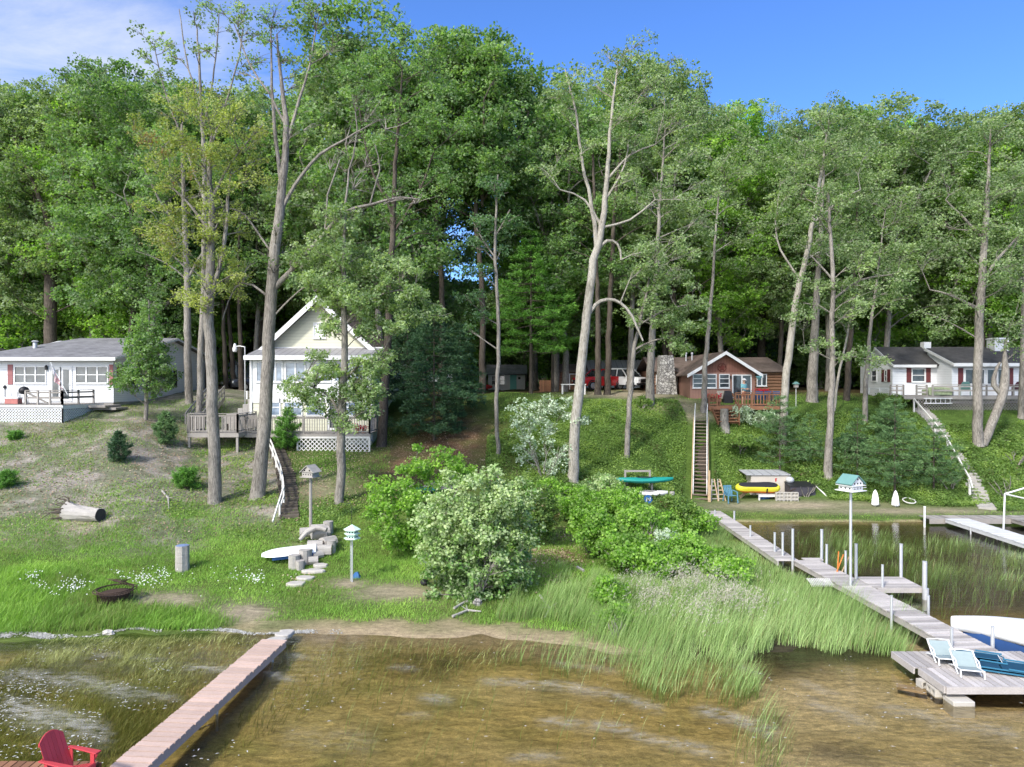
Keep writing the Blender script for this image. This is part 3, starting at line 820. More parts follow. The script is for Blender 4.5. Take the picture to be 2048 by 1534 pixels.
def door(parent, face, c, u0, v0, u1, v1, m, gm=None, fm=None, pane=True):
    mp = MAP(face, c); f = MB(); bx(f, mp, u0, v0, u1, v1, -.02, .03); d = f.build('door', m, parent)
    e = MB(); bx(e, mp, u0-.07, v0, u0-.002, v1+.07, -.02, .05); bx(e, mp, u1+.002, v0, u1+.07, v1+.07, -.02, .05); bx(e, mp, u0, v1+.002, u1, v1+.07, -.02, .05)
    e.build('door_frame', fm or M['white'], d)
    if pane:
        g = MB(); bx(g, mp, u0+.1, v0+.15, u1-.1, v1-.1, -.02, .038); g.build('pane', gm or M['glass'], d)
    h = MB(); bx(h, mp, u1-.075, v0+.95, u1-.03, v0+1.08, 0, .08); h.build('handle', M['alu'], d)
    return d
def slab(mb, pts, th=.12): return mb.prism(pts, (0, 0, th))
def rail_run(mb, p, q, h=.95, posts=None, bal=.13, mid=0, w=.09, cap=True, bw=.035):
    p = Vector(p); q = Vector(q); L = (q-p).length; n = posts or max(1, round(L/1.7))
    for i in range(n+1):
        a = p.lerp(q, i/n); mb.tone = random.random(); mb.box(a.x-w/2, a.y-w/2, a.z, a.x+w/2, a.y+w/2, a.z+h-.002)
    up = Vector((0, 0, 1)); mb.tone = random.random()
    if cap: mb.beam(p+up*(h+.02), q+up*(h+.02), .13, .04)
    mb.beam(p+up*(h-.1), q+up*(h-.1), .04, .09)
    for k in range(mid):
        z = h*(k+1)/(mid+1); mb.beam(p+up*z, q+up*z, .035, .12)
    if bal:
        mb.beam(p+up*.1, q+up*.1, .04, .08); m_ = int(L/bal)
        for i in range(1, m_):
            a = p.lerp(q, i/m_); mb.tone = random.random(); mb.box(a.x-bw/2, a.y-bw/2, a.z+.08, a.x+bw/2, a.y+bw/2, a.z+h-.1)
    return mb
def lattice(mb, p, q, bot, step=.16, w=.045, frame=True):
    """crossed slats between the line p-q (top) and depth bot(u) below it"""
    p = Vector(p); q = Vector(q); L = (q-p).length; d = (q-p)/L; nrm = Vector((0, 0, 1)).cross(d)
    for sgn in (1, -1):
        hmax = max(bot(u) for u in np.linspace(0, L, 9))
        for c in np.arange(-hmax, L+hmax, step):
            us = np.linspace(c, c+sgn*hmax, 24) ; vs = np.linspace(0, hmax, 24)
            ok = [(u, v) for u, v in zip(us, vs) if 0 <= u <= L and v <= bot(u)]
            if len(ok) > 1:
                a, b = ok[0], ok[-1]; o = nrm*.006*sgn
                mb.beam(p+d*a[0]-Vector((0,0,a[1]))+o, p+d*b[0]-Vector((0,0,b[1]))+o, w, .01, up=nrm)
    if frame:
        mb.beam(p, q, .05, .1)
        for a, u in ((p, 0), (q, L)): mb.beam(a, a-Vector((0,0,max(.06, bot(u)))), .08, .06, up=nrm)
    return mb
def boards(mb, x0, x1, y0, y1, z, along='x', w=.14, gap=.022, th=.035, tv=1.):
    """deck boards laid over a rectangle; 'x': boards run along x"""
    if along == 'x':
        n = int((y1-y0)/(w+gap))
        for i in range(n):
            mb.tone = .5+tv*random.uniform(-.5, .5); a = y0+i*(w+gap); j = random.uniform(-.012, .012)
            mb.box(x0+j, a, z-th, x1+j, a+w, z+random.uniform(-.003, .003))
    else:
        n = int((x1-x0)/(w+gap))
        for i in range(n):
            mb.tone = .5+tv*random.uniform(-.5, .5); a = x0+i*(w+gap); j = random.uniform(-.012, .012)
            mb.box(a, y0+j, z-th, a+w, y1+j, z+random.uniform(-.003, .003))
    return mb
class Fr:
    def __init__(s, X0, Z0): s.X0, s.Z0 = X0, Z0
    def x(s, px, D): return (px-1024)*D/FX - s.X0
    def z(s, py, D): return CZ-(py-HZ)*D/FX - s.Z0

# ================================================================== left cottage
def left_cottage():
    X0, Y0, Z0 = -24.48, 43., 5.6; F_ = Fr(X0, Z0); D = 43.
    h = thing('cottage', 'long single-storey white cottage with grey hip roof at the left edge', 'house', (X0, Y0, Z0))
    w = MB(); prof = [(0,.22),(13,.22),(13,3.35),(7.5,4.42),(0,2.86)]
    w.prism([(0, y, z) for y, z in prof], (-8.2, 0, 0)); w.build('wall', M['wsid'], h)
    f = MB(); f.box(-8.15, .04, -.8, -.04, 12.9, .218); f.build('foundation', M['conc'], h)
    r = MB(); e = 2.88
    slab(r, [(-8.7,-.5,e),(.4,-.5,e),(.4,7.5,4.5),(-6.7,7.5,4.5)])
    slab(r, [(-8.7,-.5,e),(-6.7,7.5,4.5),(-8.7,13.4,3.2)]); slab(r, [(.4,7.5,4.5),(.4,13.5,3.3),(-8.7,13.5,3.2),(-6.7,7.5,4.5)])
    ro = r.build('roof', M['shgrey'], h)
    g = MB(); g.box(-8.7,-.56,e-.1,.42,-.503,e+.1); g.beam((.43,-.5,e+.02),(.43,7.5,4.52),.03,.14); g.beam((.43,7.5,4.52),(.43,13.5,3.32),.03,.14); g.build('fascia', M['white'], ro)
    p = MB(); cx, cz = F_.x(60, 45.5), 3.2; p.lathe([(.13,0),(.13,.85),(.14,.86)], (cx, 3.0, cz), 12); p.lathe([(.2,.9),(.22,.93),(.12,1.0)], (cx, 3.0, cz), 12); p.tube([(cx,3.0,cz+.8),(cx,3.0,cz+.95)], .05, 6)
    p.build('flue_pipe', M['alu'], ro, smooth=True)
    for a, b in ((29, 93), (151, 217)): window(h, 'front', 0, F_.x(a, D), F_.z(767, D), F_.x(b, D), F_.z(732, D), 3, 2)
    for a, b in ((16, 26), (219, 226.6)): shutter(h, 'front', 0, F_.x(a, D), F_.z(769, D), F_.x(b, D), F_.z(729, D), M['shutr'])
    for a, b in ((102, 121), (123.5, 142)): door(h, 'front', 0, F_.x(a, D), .3, F_.x(b, D), F_.z(736, D), M['white'])
    l_ = MB(); lx = F_.x(94.5, D); lz = F_.z(739, D); l_.box(lx-.06,-.16,lz-.02,lx+.06,-.05,lz+.18); l_.lathe([(.1,0),(.02,.1)],(lx,-.1,lz+.18),8); l_.build('wall_lantern', M['black'], h)
    # side facing the camera's right
    window(h, 'right', 0, 1.3, 1.25, 2.7, 2.45, 2, 2); shutter(h, 'right', 0, .35, 1.2, 1.2, 2.5); window(h, 'right', 0, 6.4, 1.15, 7.5, 2.3, 1, 2); shutter(h, 'right', 0, 7.55, 1.1, 8.1, 2.35, M['black'])
    # deck with lattice skirt, a thing of its own
    Zd = 5.82; dx0, dx1 = -33., -25.05; dy = 39.
    k = thing('deck', 'grey wooden deck with white lattice skirt in front of the left cottage', 'deck', (dx1, dy, Zd))
    b_ = MB(); boards(b_, dx0-dx1, 0, 0, 3.9, 0, 'x'); b_.build('deck_boards', M['greywood'], k)
    b_ = MB(); b_.box(dx0-dx1,-.035,-.2,.03,0,-.04); b_.box(.002,0,-.2,.032,3.9,-.04); b_.build('rim_joist', M['white'], k)
    zz = lambda x, y: max(.08, Zd-.2-gz1(x, y)+.05)
    s = MB(); lattice(s, (-4.6, -.01, -.2), (0, -.01, -.2), lambda u: zz(dx1-4.6+u, dy)); lattice(s, (.01, 0, -.2), (.01, 3.8, -.2), lambda u: zz(dx1, dy+u)); s.build('lattice_skirt', M['white'], k)
    rr = MB(); rail_run(rr, (-2.1,.08,0), (-.06,.08,0), .78, 3, 0, 1); rail_run(rr, (-.06,.08,0), (-.06,3.0,0), .78, 2, 0, 1); rr.beam((-2.1,.1,.7),(-.9,.1,.1),.06,.09); rr.build('railing', M['greywood'], k)
    st = MB(); st.box(.1,2.2,-.25,1.1,3.9,-.12); st.box(.1,2.6,-.4,1.5,3.9,-.26); st.build('step', M['greywood'], k)
    # things on the deck
    fl = thing('flag', 'striped flag hanging from a tilted pole on the left cottage deck', 'flag', P(131, 801, 39.05))
    p0 = Vector((.1, 0, .35)); p1 = P(102, 726, 39.1) - Vector(fl.location)
    q = MB(); q.tube([p0, p1], .022, 8); q.ball(p1, .04); q.build('pole', M['white'], fl, smooth=True)
    ax = (p0-p1); L = 1.55; nu, nv = 13, 26
    def fp(i, j):
        s_ = i/nu; a = p1 + ax.normalized()*(.06+s_*.95); v = j/nv*L
        return a + Vector((.16*v+.03*math.sin(v*7+s_*5), -.06+.07*math.sin(s_*9+v*2.5)*min(1, v*2), -v*.62*(1-.35*s_)))
    st_m, wt_m, bl_m = MB(), MB(), MB()
    for i in range(nu):
        for j in range(nv):
            mb = bl_m if (i < 7 and j < 11) else (st_m if i % 2 == 0 else wt_m)
            mb.quad(fp(i,j), fp(i+1,j), fp(i+1,j+1), fp(i,j+1))
    st_m.build('red_stripe', M['red'], fl, smooth=True); wt_m.build('white_stripe', M['fabric'], fl, smooth=True)
    cn = bl_m.build('canton', mat('navy_cloth', (.02,.03,.11), .8, .05), fl, smooth=True)
    sm = MB()
    for i in range(6):
        for j in range(5):
            a = Vector(fp(.6+i*1.1, 1+j*2)) ; a.y -= .012; sm.ball(a, .022, 5, 4)
    sm.build('star', M['fabric'], cn)
    g = thing('patio_grill', 'round black kettle grill on the left cottage deck', 'grill', P(48, 803, 40.2)); zt = Zd-g.location.z; g.location.z = Zd
    b_ = MB(); b_.lathe([(.02,.55),(.2,.6),(.28,.75),(.28,.8),(.2,.95),(.03,1.02)], (0,0,0), 14); b_.build('bowl', M['black'], g, smooth=True)
    for a in (0, 2.1, 4.2):
        b_ = MB(); b_.tube([(.15*math.cos(a),.15*math.sin(a),.6),(.3*math.cos(a),.3*math.sin(a),0)], .014, 6); b_.build('leg', M['black'], g)
    c = thing('cooler', 'faded red cooler chest low on the left cottage deck', 'cooler', (P(27, 800, 40.3).x, 40.3, Zd))
    b_ = MB(); b_.box(-.38,-.2,0,.38,.2,.3); b_.build('body', mat('faded_red', (.42,.16,.14), .6), c, bevel=.03); b_ = MB(); b_.box(-.4,-.22,.305,.4,.22,.38); b_.build('lid', M['white'], c, bevel=.02)
    tb = thing('patio_table', 'white round patio table on the left cottage deck', 'table', (P(37, 790, 40.9).x, 40.9, Zd))
    b_ = MB(); b_.lathe([(.6,.68),(.6,.72)], (0,0,0), 18); b_.build('table_top', M['white'], tb)
    for a in (.7, 2.3, 3.9, 5.4):
        b_ = MB(); b_.tube([(.3*math.cos(a),.3*math.sin(a),.68),(.45*math.cos(a),.45*math.sin(a),0)], .022, 6); b_.build('leg', M['white'], tb)
    lp = thing('garden_lamp', 'thin black lamp post at the corner of the left cottage steps', 'lamp', G(10, 815))
    b_ = MB(); b_.tube([(0,0,0),(0,0,1.15)], .025, 8); b_.build('post', M['black'], lp); b_ = MB(); b_.lathe([(.05,1.15),(.1,1.2),(.1,1.3),(.02,1.38)], (0,0,0), 8); b_.build('lamp_head', M['black'], lp)
left_cottage()

def hut(name, label, cat, px0, px1, pyb, pye, pyr, D, depth, wm, rm, ridge='x', Zfloor=None, over=.25):
    """small gabled building; ridge 'x' = ridge parallel to the picture, 'y' = gable faces the lake"""
    X0 = (px0-1024)*D/FX; X1 = (px1-1024)*D/FX; Z0 = CZ-(pyb-HZ)*D/FX; e = (pyb-pye)*D/FX; w_ = X1-X0
    h = thing(name, label, cat, (X0, D, Z0))
    w = MB(); r = MB()
    if ridge == 'x':
        Dr = D+depth/2; zr = CZ-(pyr-HZ)*Dr/FX - Z0
        w.prism([(0,0,-.3),(0,depth,-.3),(0,depth,e-.02),(0,depth/2,zr-.04),(0,0,e-.02)], (w_,0,0))
        s = (zr-e)/(depth/2); slab(r, [(-over,-over,e-s*over),(w_+over,-over,e-s*over),(w_+over,depth/2,zr),(-over,depth/2,zr)], .1)
        slab(r, [(-over,depth/2,zr),(w_+over,depth/2,zr),(w_+over,depth+over,e-s*over),(-over,depth+over,e-s*over)], .1)
    else:
        zr = CZ-(pyr-HZ)*D/FX - Z0
        w.prism([(0,0,-.3),(w_,0,-.3),(w_,0,e-.02),(w_/2,0,zr-.05),(0,0,e-.02)], (0,depth,0))
        s = (zr-e)/(w_/2)
        for sg in (0, 1):
            a = -over if sg == 0 else w_+over
            slab(r, [(a,-over,e-s*over),(w_/2,-over,zr),(w_/2,depth+over,zr),(a,depth+over,e-s*over)], .1)
    w.build('wall', wm, h); r.build('roof', rm, h)
    return h, Fr(X0, Z0)

h, f = hut('shed', 'small white gabled shed behind the trees right of the left cottage', 'shed', 429, 474, 772, 727, 712, 62, 3.2, M['wsid'], M['metgrey'], 'x')
door(h, 'front', 0, f.x(460,62), .05, f.x(471,62), 1.75, M['alu'], pane=False)
h, f = hut('small_hut', 'dark roofed hut half hidden left behind the left cottage', 'shed', -90, 20, 740, 715, 688, 58, 5, M['darkwood'], M['shdark'], 'y')
door(h, 'front', 0, f.x(-20,58), .0, f.x(0,58), 1.0, M['darkwood'], pane=False)
h, f = hut('brown_roof_house', 'brown shingled house glimpsed between trees behind the dark pine', 'house', 745, 850, 778, 718, 686, 56, 6, M['greywood'], M['shbrown'], 'x')
window(h, 'front', 0, f.x(775,56), .6, f.x(800,56), 1.6, 2, 1)
h, f = hut('white_outbuilding', 'small white building with aqua door far back between the pines', 'house', 976, 1050, 780, 748, 731, 78, 5, M['wsid'], M['shgrey'], 'x')
window(h, 'front', 0, f.x(983,78), .55, f.x(996,78), 1.6, 1, 2); window(h, 'front', 0, f.x(998,78), .55, f.x(1010,78), 1.6, 1, 2)
door(h, 'front', 0, f.x(1020,78), .05, f.x(1033,78), 1.75, M['aqua'], pane=False)
s_ = MB(); s_.box(f.x(1036,78), -.03, 1.2, f.x(1041,78), .0, 1.45); s_.build('sign_board', M['black'], h)

# ================================================================== two-storey cottage
def cottage():
    X0, Y0, Z0 = -15.66, 42., 4.14; D = 42.; F_ = Fr(X0, Z0)
    h = thing('gabled_cottage', 'two-storey white lake cottage with steep cream gable and enclosed porch', 'house', (X0, Y0, Z0))
    w = MB(); w.box(0,0,2.28,7.26,2.3,4.42); w.build('porch_wall', M['white'], h)
    w = MB(); w.box(.02,.03,-1.3,7.24,2.3,2.278); w.build('wall', M['cream'], h)
    w = MB(); w.box(-.03,-.03,2.2,7.29,-.001,2.36); w.box(-.02,-.02,1.7,7.28,.028,2.198); w.build('belt_trim', M['white'], h)
    # main block with gable
    cx, zp, ze = 3.48, 8.15, 4.85; hw = 3.55
    g = MB(); g.prism([(cx-hw,2.3,-1.),(cx+hw,2.3,-1.),(cx+hw,2.3,ze),(cx,2.3,zp-.1),(cx-hw,2.3,ze)], (0,9,0)); g.build('gable_wall', M['cream'], h)
    r = MB(); s = (zp-ze)/hw; ov = .45
    for sg in (-1, 1):
        slab(r, [(cx+sg*(hw+ov),1.7,ze-s*ov),(cx,1.7,zp),(cx,11.6,zp),(cx+sg*(hw+ov),11.6,ze-s*ov)], .14)
    ro = r.build('roof', M['shbrown'], h)
    b_ = MB()
    for sg in (-1, 1): b_.beam((cx+sg*(hw+ov),1.67,ze-s*ov+.02),(cx,1.67,zp+.02),.06,.34,up=(0,1,0)) if False else b_.prism([(cx+sg*(hw+ov),1.64,ze-s*ov-.2),(cx,1.64,zp-.2),(cx,1.64,zp+.2),(cx+sg*(hw+ov),1.64,ze-s*ov+.2)], (0,.055,0))
    b_.build('barge_board', M['white'], ro)
    p = MB(); slab(p, [(-.25,-.4,4.42),(7.5,-.4,4.42),(7.5,2.29,5.02),(-.25,2.29,5.02)], .08); pr = p.build('porch_roof', M['metal'], h)
    b_ = MB(); b_.box(-.28,-.46,4.26,7.53,-.402,4.52); b_.box(-.25,2.2,5.03,7.5,2.28,5.14); b_.build('fascia', M['white'], pr)
    window(h, 'front', 2.3, F_.x(627,44.3), F_.z(677,44.3), F_.x(652,44.3), F_.z(645,44.3), 1, 1, gm=M['fabric'])
    # upper row
    xs = [(512,533,1),(537,566,2),(570,612,2),(624,662,2),(668,706,2),(710,728,1)]
    for a, b, n in xs: window(h, 'front', 0, F_.x(a,D), F_.z(764,D), F_.x(b,D), F_.z(723,D), n, 1, gm=M['glassb'], fw=.07)
    for a, b, n in [(537,561,1),(567,605,1),(612,650,1),(690,737,1)]: window(h, 'front', .03, F_.x(a,D), F_.z(832,D), F_.x(b,D), F_.z(797,D), n, 2, gm=M['glassb'], fw=.07)
    door(h, 'front', .03, F_.x(656,D), .05, F_.x(684,D), F_.z(797,D), M['white'])
    w = MB(); w.box(-.06,-.06,-.6,.06,.1,4.4); w.box(7.2,-.06,-.6,7.32,.1,4.4); w.build('corner_board', M['white'], h)
    # front deck
    k = thing('deck', 'narrow grey deck with baluster railing across the front of the gabled cottage', 'deck', (X0, 40., Z0))
    b_ = MB(); boards(b_, -.1, 7.55, 0, 1.93, 0, 'y', .13); b_.build('deck_boards', M['greywood'], k)
    b_ = MB(); b_.box(-.1,-.04,-.22,7.57,-.004,-.04); b_.build('rim_joist', M['greywood'], k)
    rr = MB(); rail_run(rr, (-.05,.05,0), (7.5,.05,0), .98, 4, .14); rail_run(rr, (7.5,.05,0), (7.5,1.9,0), .98, 1, .14); rr.build('railing', M['greywood'], k)
    s = MB(); lattice(s, (3.4,-.02,-.22), (7.52,-.02,-.22), lambda u: max(.08, Z0-.22-gz1(X0+3.4+u, 40.)+.08), .25, .05); s.build('lattice_skirt', M['oldwhite'], k)
    fp = thing('flower_pot', 'pot of red flowers by the right end of the gabled cottage deck railing', 'flower pot', (X0+6.75, 40.5, Z0))
    b_ = MB(); b_.lathe([(.12,0),(.17,.25),(.18,.27)], (0,0,0), 12); b_.build('pot', M['pot'], fp)
    b_ = MB()
    for i in range(60): b_.ball((random.gauss(0,.16), random.gauss(0,.1), .36+random.gauss(0,.07)), random.uniform(.025,.05), 5, 4)
    b_.build('blossom', M['flowerred'], fp)
    b2 = copy_tree(fp); b2.location = (X0+7.1, 40.4, Z0); b2['label'] = 'second pot of red flowers in the corner of the gabled cottage deck'; b2.rotation_euler.z = 1.; b2.scale = (.85,.85,.85)
    fp['group'] = b2['group'] = 'red flower pots on the deck'
    # detached platform at the left
    k = thing('viewing_platform', 'grey railed wooden platform on posts left of the gabled cottage', 'deck', (P(476,0,39).x, 39., 4.25))
    wx = P(375,0,39).x - k.location.x
    b_ = MB(); boards(b_, wx, 0, 0, 2.9, 0, 'x', .13); b_.build('deck_boards', M['greywood'], k)
    b_ = MB(); b_.box(wx,-.04,-.24,.04,-.003,-.04); b_.box(.003,0,-.24,.04,2.9,-.04); b_.build('rim_joist', M['greywood'], k)
    rr = MB(); rail_run(rr, (wx,.05,0), (-.05,.05,0), 1.05, 2, .2, bw=.06); rail_run(rr, (-.05,.05,0), (-.05,2.85,0), 1.05, 2, .2, bw=.06); rail_run(rr, (wx+.05,.05,0), (wx+.05,2.0,0), 1.05, 1, .2, bw=.06); rr.build('railing', M['greywood'], k)
    for x, y in ((-.06,.06),(wx+.08,.06),(-.06,2.7),(wx+.1,2.5)):
        b_ = MB(); b_.box(x-.06,y-.06,gz1(k.location.x+x, 39+y)-4.25-.15,x+.06,y+.06,-.04); b_.build('post', M['greywood'], k)
    # wooden bench on the platform
    bn = thing('bench', 'grey wooden bench standing on the railed platform', 'bench', (k.location.x+wx+1.9, 40.9, 4.25))
    b_ = MB(); b_.box(-.6,-.2,.4,.6,.2,.45); b_.build('seat', M['greywood'], bn); b_ = MB(); b_.box(-.6,.2,.5,.6,.24,.95); b_.build('backrest', M['greywood'], bn)
    for x in (-.5,.5):
        b_ = MB(); b_.box(x-.04,-.18,0,x+.04,.18,.4); b_.build('leg', M['greywood'], bn)
    # stepped concrete wall
    sw = MB(); Xa = P(461,0,42.3).x; o = (Xa, 42.0, 4.0)
    sw.box(0,0,-1,.55,.9,1.2); sw.box(.55,0,-1,.85,.9,1.5); sw.box(.85,0,-1,1.15,.9,1.75)
    sw.box(1.15,0,-1,1.44,.9,2.05); sw.box(-.35,.05,-1,-.002,.9,.98)
    tag(sw.build('stepped_wall', M['conc'], loc=o, bevel=.02), 'stepped grey concrete block wall beside the gabled cottage', 'retaining wall')
    pp = MB(); pp.tube([(0,0,0),(0,0,.45)], .055, 10); pp.tube([(0,0,.45),(0,0,.5)], .075, 10); tag(pp.build('vent_pipe', M['white'], loc=(P(494,0,42.4).x, 42.4, 6.04), smooth=True), 'short white pipe standing on top of the stepped concrete wall', 'pipe')
    # wooden stair above the platform
    st = thing('garden_stair', 'short grey wooden stair climbing from the platform to the yard', 'stairs', (P(392,0,42.2).x, 41.9, 4.25))
    b_ = MB()
    for i in range(8): b_.tone = random.random(); b_.box(-.5+.1*i/8,.36*i,.2*i+.12,.5+.1*i/8,.36*i+.34,.2*i+.17)
    b_.build('tread', M['greywood'], st)
    b_ = MB()
    for x in (-.5, .5):
        b_.beam((x,0,.1),(x+.1,3.0,1.75),.05,.24); b_.beam((x,0,.95),(x+.1,3.0,2.55),.06,.1); b_.beam((x,0,.6),(x+.1,3.0,2.2),.04,.06)
        for i in range(9): f = i/8; b_.beam((x+.1*f,3*f,.1+1.65*f),(x+.1*f,3*f,.95+1.6*f),.06 if i % 4 == 0 else .035,.06 if i % 4 == 0 else .035)
    b_.build('railing', M['greywood'], st)
    # yard light
    yl = thing('yard_light', 'white yard lamp on a thin pole left of the gabled cottage', 'lamp post', (P(490,0,46).x, 46., 5.7))
    zt = CZ-(693-HZ)*46/FX-5.7; xl = (470-490)*46/FX
    b_ = MB(); b_.tube([(0,0,-.2),(0,0,zt)], .04, 8); b_.tube([(0,0,zt-.03),(xl*.5,0,zt+.03),(xl,0,zt)], .03, 8); b_.build('pole', M['alu'], yl, smooth=True)
    b_ = MB(); b_.lathe([(.04,.2),(.09,.12),(.09,.0),(.15,-.08),(.15,-.3),(.1,-.36)], (xl,0,zt), 12); b_.build('lamp_head', M['white'], yl, smooth=True)
cottage()
# ================================================================== garage behind
h, f = hut('garage', 'low grey-roofed garage with pale wall behind the parked cars', 'garage', 1172, 1300, 782, 744, 722, 64, 5.5, mat('pale_grey_siding', (.50,.52,.55), .6, .06, 2, .3, lap=.2), M['metgrey'], 'x', over=.35)
door(h, 'front', 0, f.x(1219,64), .05, f.x(1231,64), 1.75, mat('red_trim_door', (.30,.04,.04), .6), fm=M['red'])
window(h, 'front', 0, f.x(1178,64), .75, f.x(1206,64), 1.45, 3, 1)
window(h, 'front', 0, f.x(1250,64), .6, f.x(1284,64), 1.5, 3, 1)
h, f = hut('log_shed', 'brown log shed at the left end of the grey garage', 'shed', 1118, 1171, 782, 742, 730, 63.4, 4, M['log'], M['shbrown'], 'x')
door(h, 'front', 0, f.x(1140,63.4), .05, f.x(1155,63.4), 1.5, M['brownwood'], pane=False)
# board fence
fe = thing('board_fence', 'short tawny board fence left of the log shed', 'fence', P(1079, 782, 60))
b_ = MB()
for i in range(9): b_.tone = random.random(); b_.box(i*.13, 0, -.1, i*.13+.12, .03, .92+random.uniform(-.02,.02))
b_.build('boards', M['redwood'], fe); b_ = MB(); b_.box(-.05,.03,.2,1.2,.08,.3); b_.box(-.05,.03,.65,1.2,.08,.75); b_.build('rail', M['redwood'], fe)

# ================================================================== red log house
def log_house():
    D = 50.; X0 = P(1380,0,D).x; Z0 = 5.85; F_ = Fr(X0, Z0)
    h = thing('log_house', 'red-brown log house with fieldstone chimney and white-trimmed gable', 'house', (X0, D, Z0))
    W_ = 4.65; cx = W_/2+.1; zp = F_.z(706, D); ze = F_.z(752, D); hw = W_/2
    w = MB(); zt = F_.z(745, D)
    w.box(0,0,-.4,W_,6,zt); w.build('wall', M['rside2'], h)
    g = MB(); g.prism([(0,.02,zt+.002),(W_,.02,zt+.002),(W_,.02,ze+.28),(cx,.02,zp-.08),(0,.02,ze+.28)], (0,9,0)); g.build('gable_wall', M['rside'], h)
    r = MB(); s = (zp-ze)/(hw+.3)
    for a in (-.32, W_+.38):
        slab(r, [(a,-.5,ze),(cx,-.5,zp),(cx,10,zp),(a,10,ze)], .1)
    # side wing roofs, ridge parallel to the lake
    xl = F_.x(1308, 54); xr = F_.x(1568, 54); ye = 3.6; yr = 7.0; e2 = F_.z(744, 53.6); z2 = F_.z(717, 57)
    slab(r, [(xl-.3,ye,e2),(cx-.3,ye,e2),(cx-.3,yr,z2),(xl-.3,yr,z2)], .1); slab(r, [(cx+.3,ye,e2),(xr+.3,ye,e2),(xr-.2,yr,z2),(cx+.3,yr,z2)], .1)
    slab(r, [(xl-.3,yr,z2),(xr-.2,yr,z2),(xr+.3,10.4,e2),(xl-.3,10.4,e2)], .1)
    ro = r.build('roof', M['shbrown'], h)
    b_ = MB()
    for a in (-.32, W_+.38): b_.prism([(a,-.55,ze-.12),(cx,-.55,zp-.12),(cx,-.55,zp+.12),(a,-.55,ze+.12)], (0,.045,0))
    b_.build('barge_board', M['white'], ro)
    for px_ in (1372, 1384):
        v = MB(); v.tube([(F_.x(px_,56),6,z2-.3),(F_.x(px_,56),6,z2+.35)], .06, 8); v.lathe([(.1,.35),(.1,.42),(.03,.47)], (F_.x(px_,56),6,z2), 8); v.build('vent_pipe', M['alu'], ro)
    lw = MB(); lw.box(xl,4,-.6,-.002,4.25,e2+.1); lw.box(W_+.002,4,-.6,xr,4.25,e2+.1); lw.box(xl,4.25,-.6,xl+.25,10,e2+.1); lw.box(xr-.25,4.25,-.6,xr,10,e2+.1); lw.build('log_wall', M['log'], h)
    # logs with crossed ends
    for a, b in ((xl-.15,-.02),(W_+.03,xr+.15)):
        lg = MB(); z = -.4
        while z < e2-.1:
            lg.tone = random.random(); lg.tube([(a,3.98,z+.12),(b,3.98,z+.12)], .125, 8); z += .24
        lg.build('log_course', M['brownwood'], h, smooth=True)
    # chimney
    c = MB(); x0, x1 = F_.x(1320,53), F_.x(1350,53); zc = F_.z(711,53)
    n = 9; rings = []
    for i in range(n+1):
        f = i/n; ww = (x1-x0)/2*(1.42-.55*f**.8); rings.append([(  (x0+x1)/2-.12*f+sx*ww*random.uniform(.95,1.05), 3.2+sy*.45*random.uniform(.95,1.05), -.5+(zc+.5)*f) for sx, sy in ((-1,-1),(0,-1.1),(1,-1),(1.05,0),(1,1),(0,1.05),(-1,1),(-1.05,0))])
    c.loft(rings); c.build('chimney', M['stone'], h)
    for a, b in ((1385,1405.5),(1412,1433),(1438,1459)): window(h, 'front', 0, F_.x(a,D), F_.z(776,D), F_.x(b,D), F_.z(748,D), 1, 3, fw=.06)
    window(h, 'front', 3.86, F_.x(1352,54), F_.z(776,54), F_.x(1376,54), F_.z(752,54), 2, 1, gm=M['glassb'])
    window(h, 'front', 3.86, F_.x(1311,54), F_.z(768,54), F_.x(1318,54), F_.z(748,54), 1, 1)
    window(h, 'front', 3.86, F_.x(1512,54), F_.z(772,54), F_.x(1532,54), F_.z(748,54), 2, 1)
    # sliding door
    d = MB(); a, b = F_.x(1464,D), F_.x(1503,D); z0, z1 = .05, F_.z(749,D)
    d.box(a,-.05,z0,a+.08,.0,z1); d.box(b-.08,-.05,z0,b,.0,z1); d.box(a+.08,-.05,z1-.08,b-.08,0,z1); d.box((a+b)/2-.05,-.06,z0,(a+b)/2+.05,0,z1-.08)
    sd = d.build('sliding_door', M['white'], h); g = MB(); g.box(a+.04,-.02,z0,b-.04,-.001,z1-.04); g.build('pane', M['glass'], sd)
    # barn star
    st = MB(); sx, sz = F_.x(1444,D), F_.z(735,D)
    pts = []
    for i in range(10): rr = .27 if i % 2 == 0 else .12; an = math.pi/2+i*math.pi/5; pts.append((sx+rr*math.cos(an), .0, sz+rr*math.sin(an)))
    st.prism(pts, (0,-.05,0)); ringp = [(sx+.29*math.cos(a_),-.02,sz+.29*math.sin(a_)) for a_ in np.linspace(0,2*math.pi,25)]; st.tube(ringp, .02, 5, False); st.build('barn_star', mat('rusty_red_star', (.13,.03,.02), .7), h)
    lt = MB(); lt.box(F_.x(1461,D)-.05,-.12,F_.z(757,D),F_.x(1461,D)+.05,-.0,F_.z(752,D)); lt.build('wall_lantern', M['black'], h)
    # deck
    Zd = 5.5; dx0, dx1 = P(1414,0,46.5).x, P(1566,0,46.5).x
    k = thing('deck', 'brown railed deck with steps in front of the red log house', 'deck', (dx0, 46., Zd))
    L = dx1-dx0; b_ = MB(); boards(b_, .0, L, 0, 3.95, 0, 'x', .14); b_.build('deck_boards', M['brownwood'], k)
    b_ = MB(); b_.box(-.04,-.05,-.26,L+.04,-.003,-.03); b_.box(-.05,0,-.26,-.003,3.9,-.03); b_.build('rim_joist', M['redwood'], k)
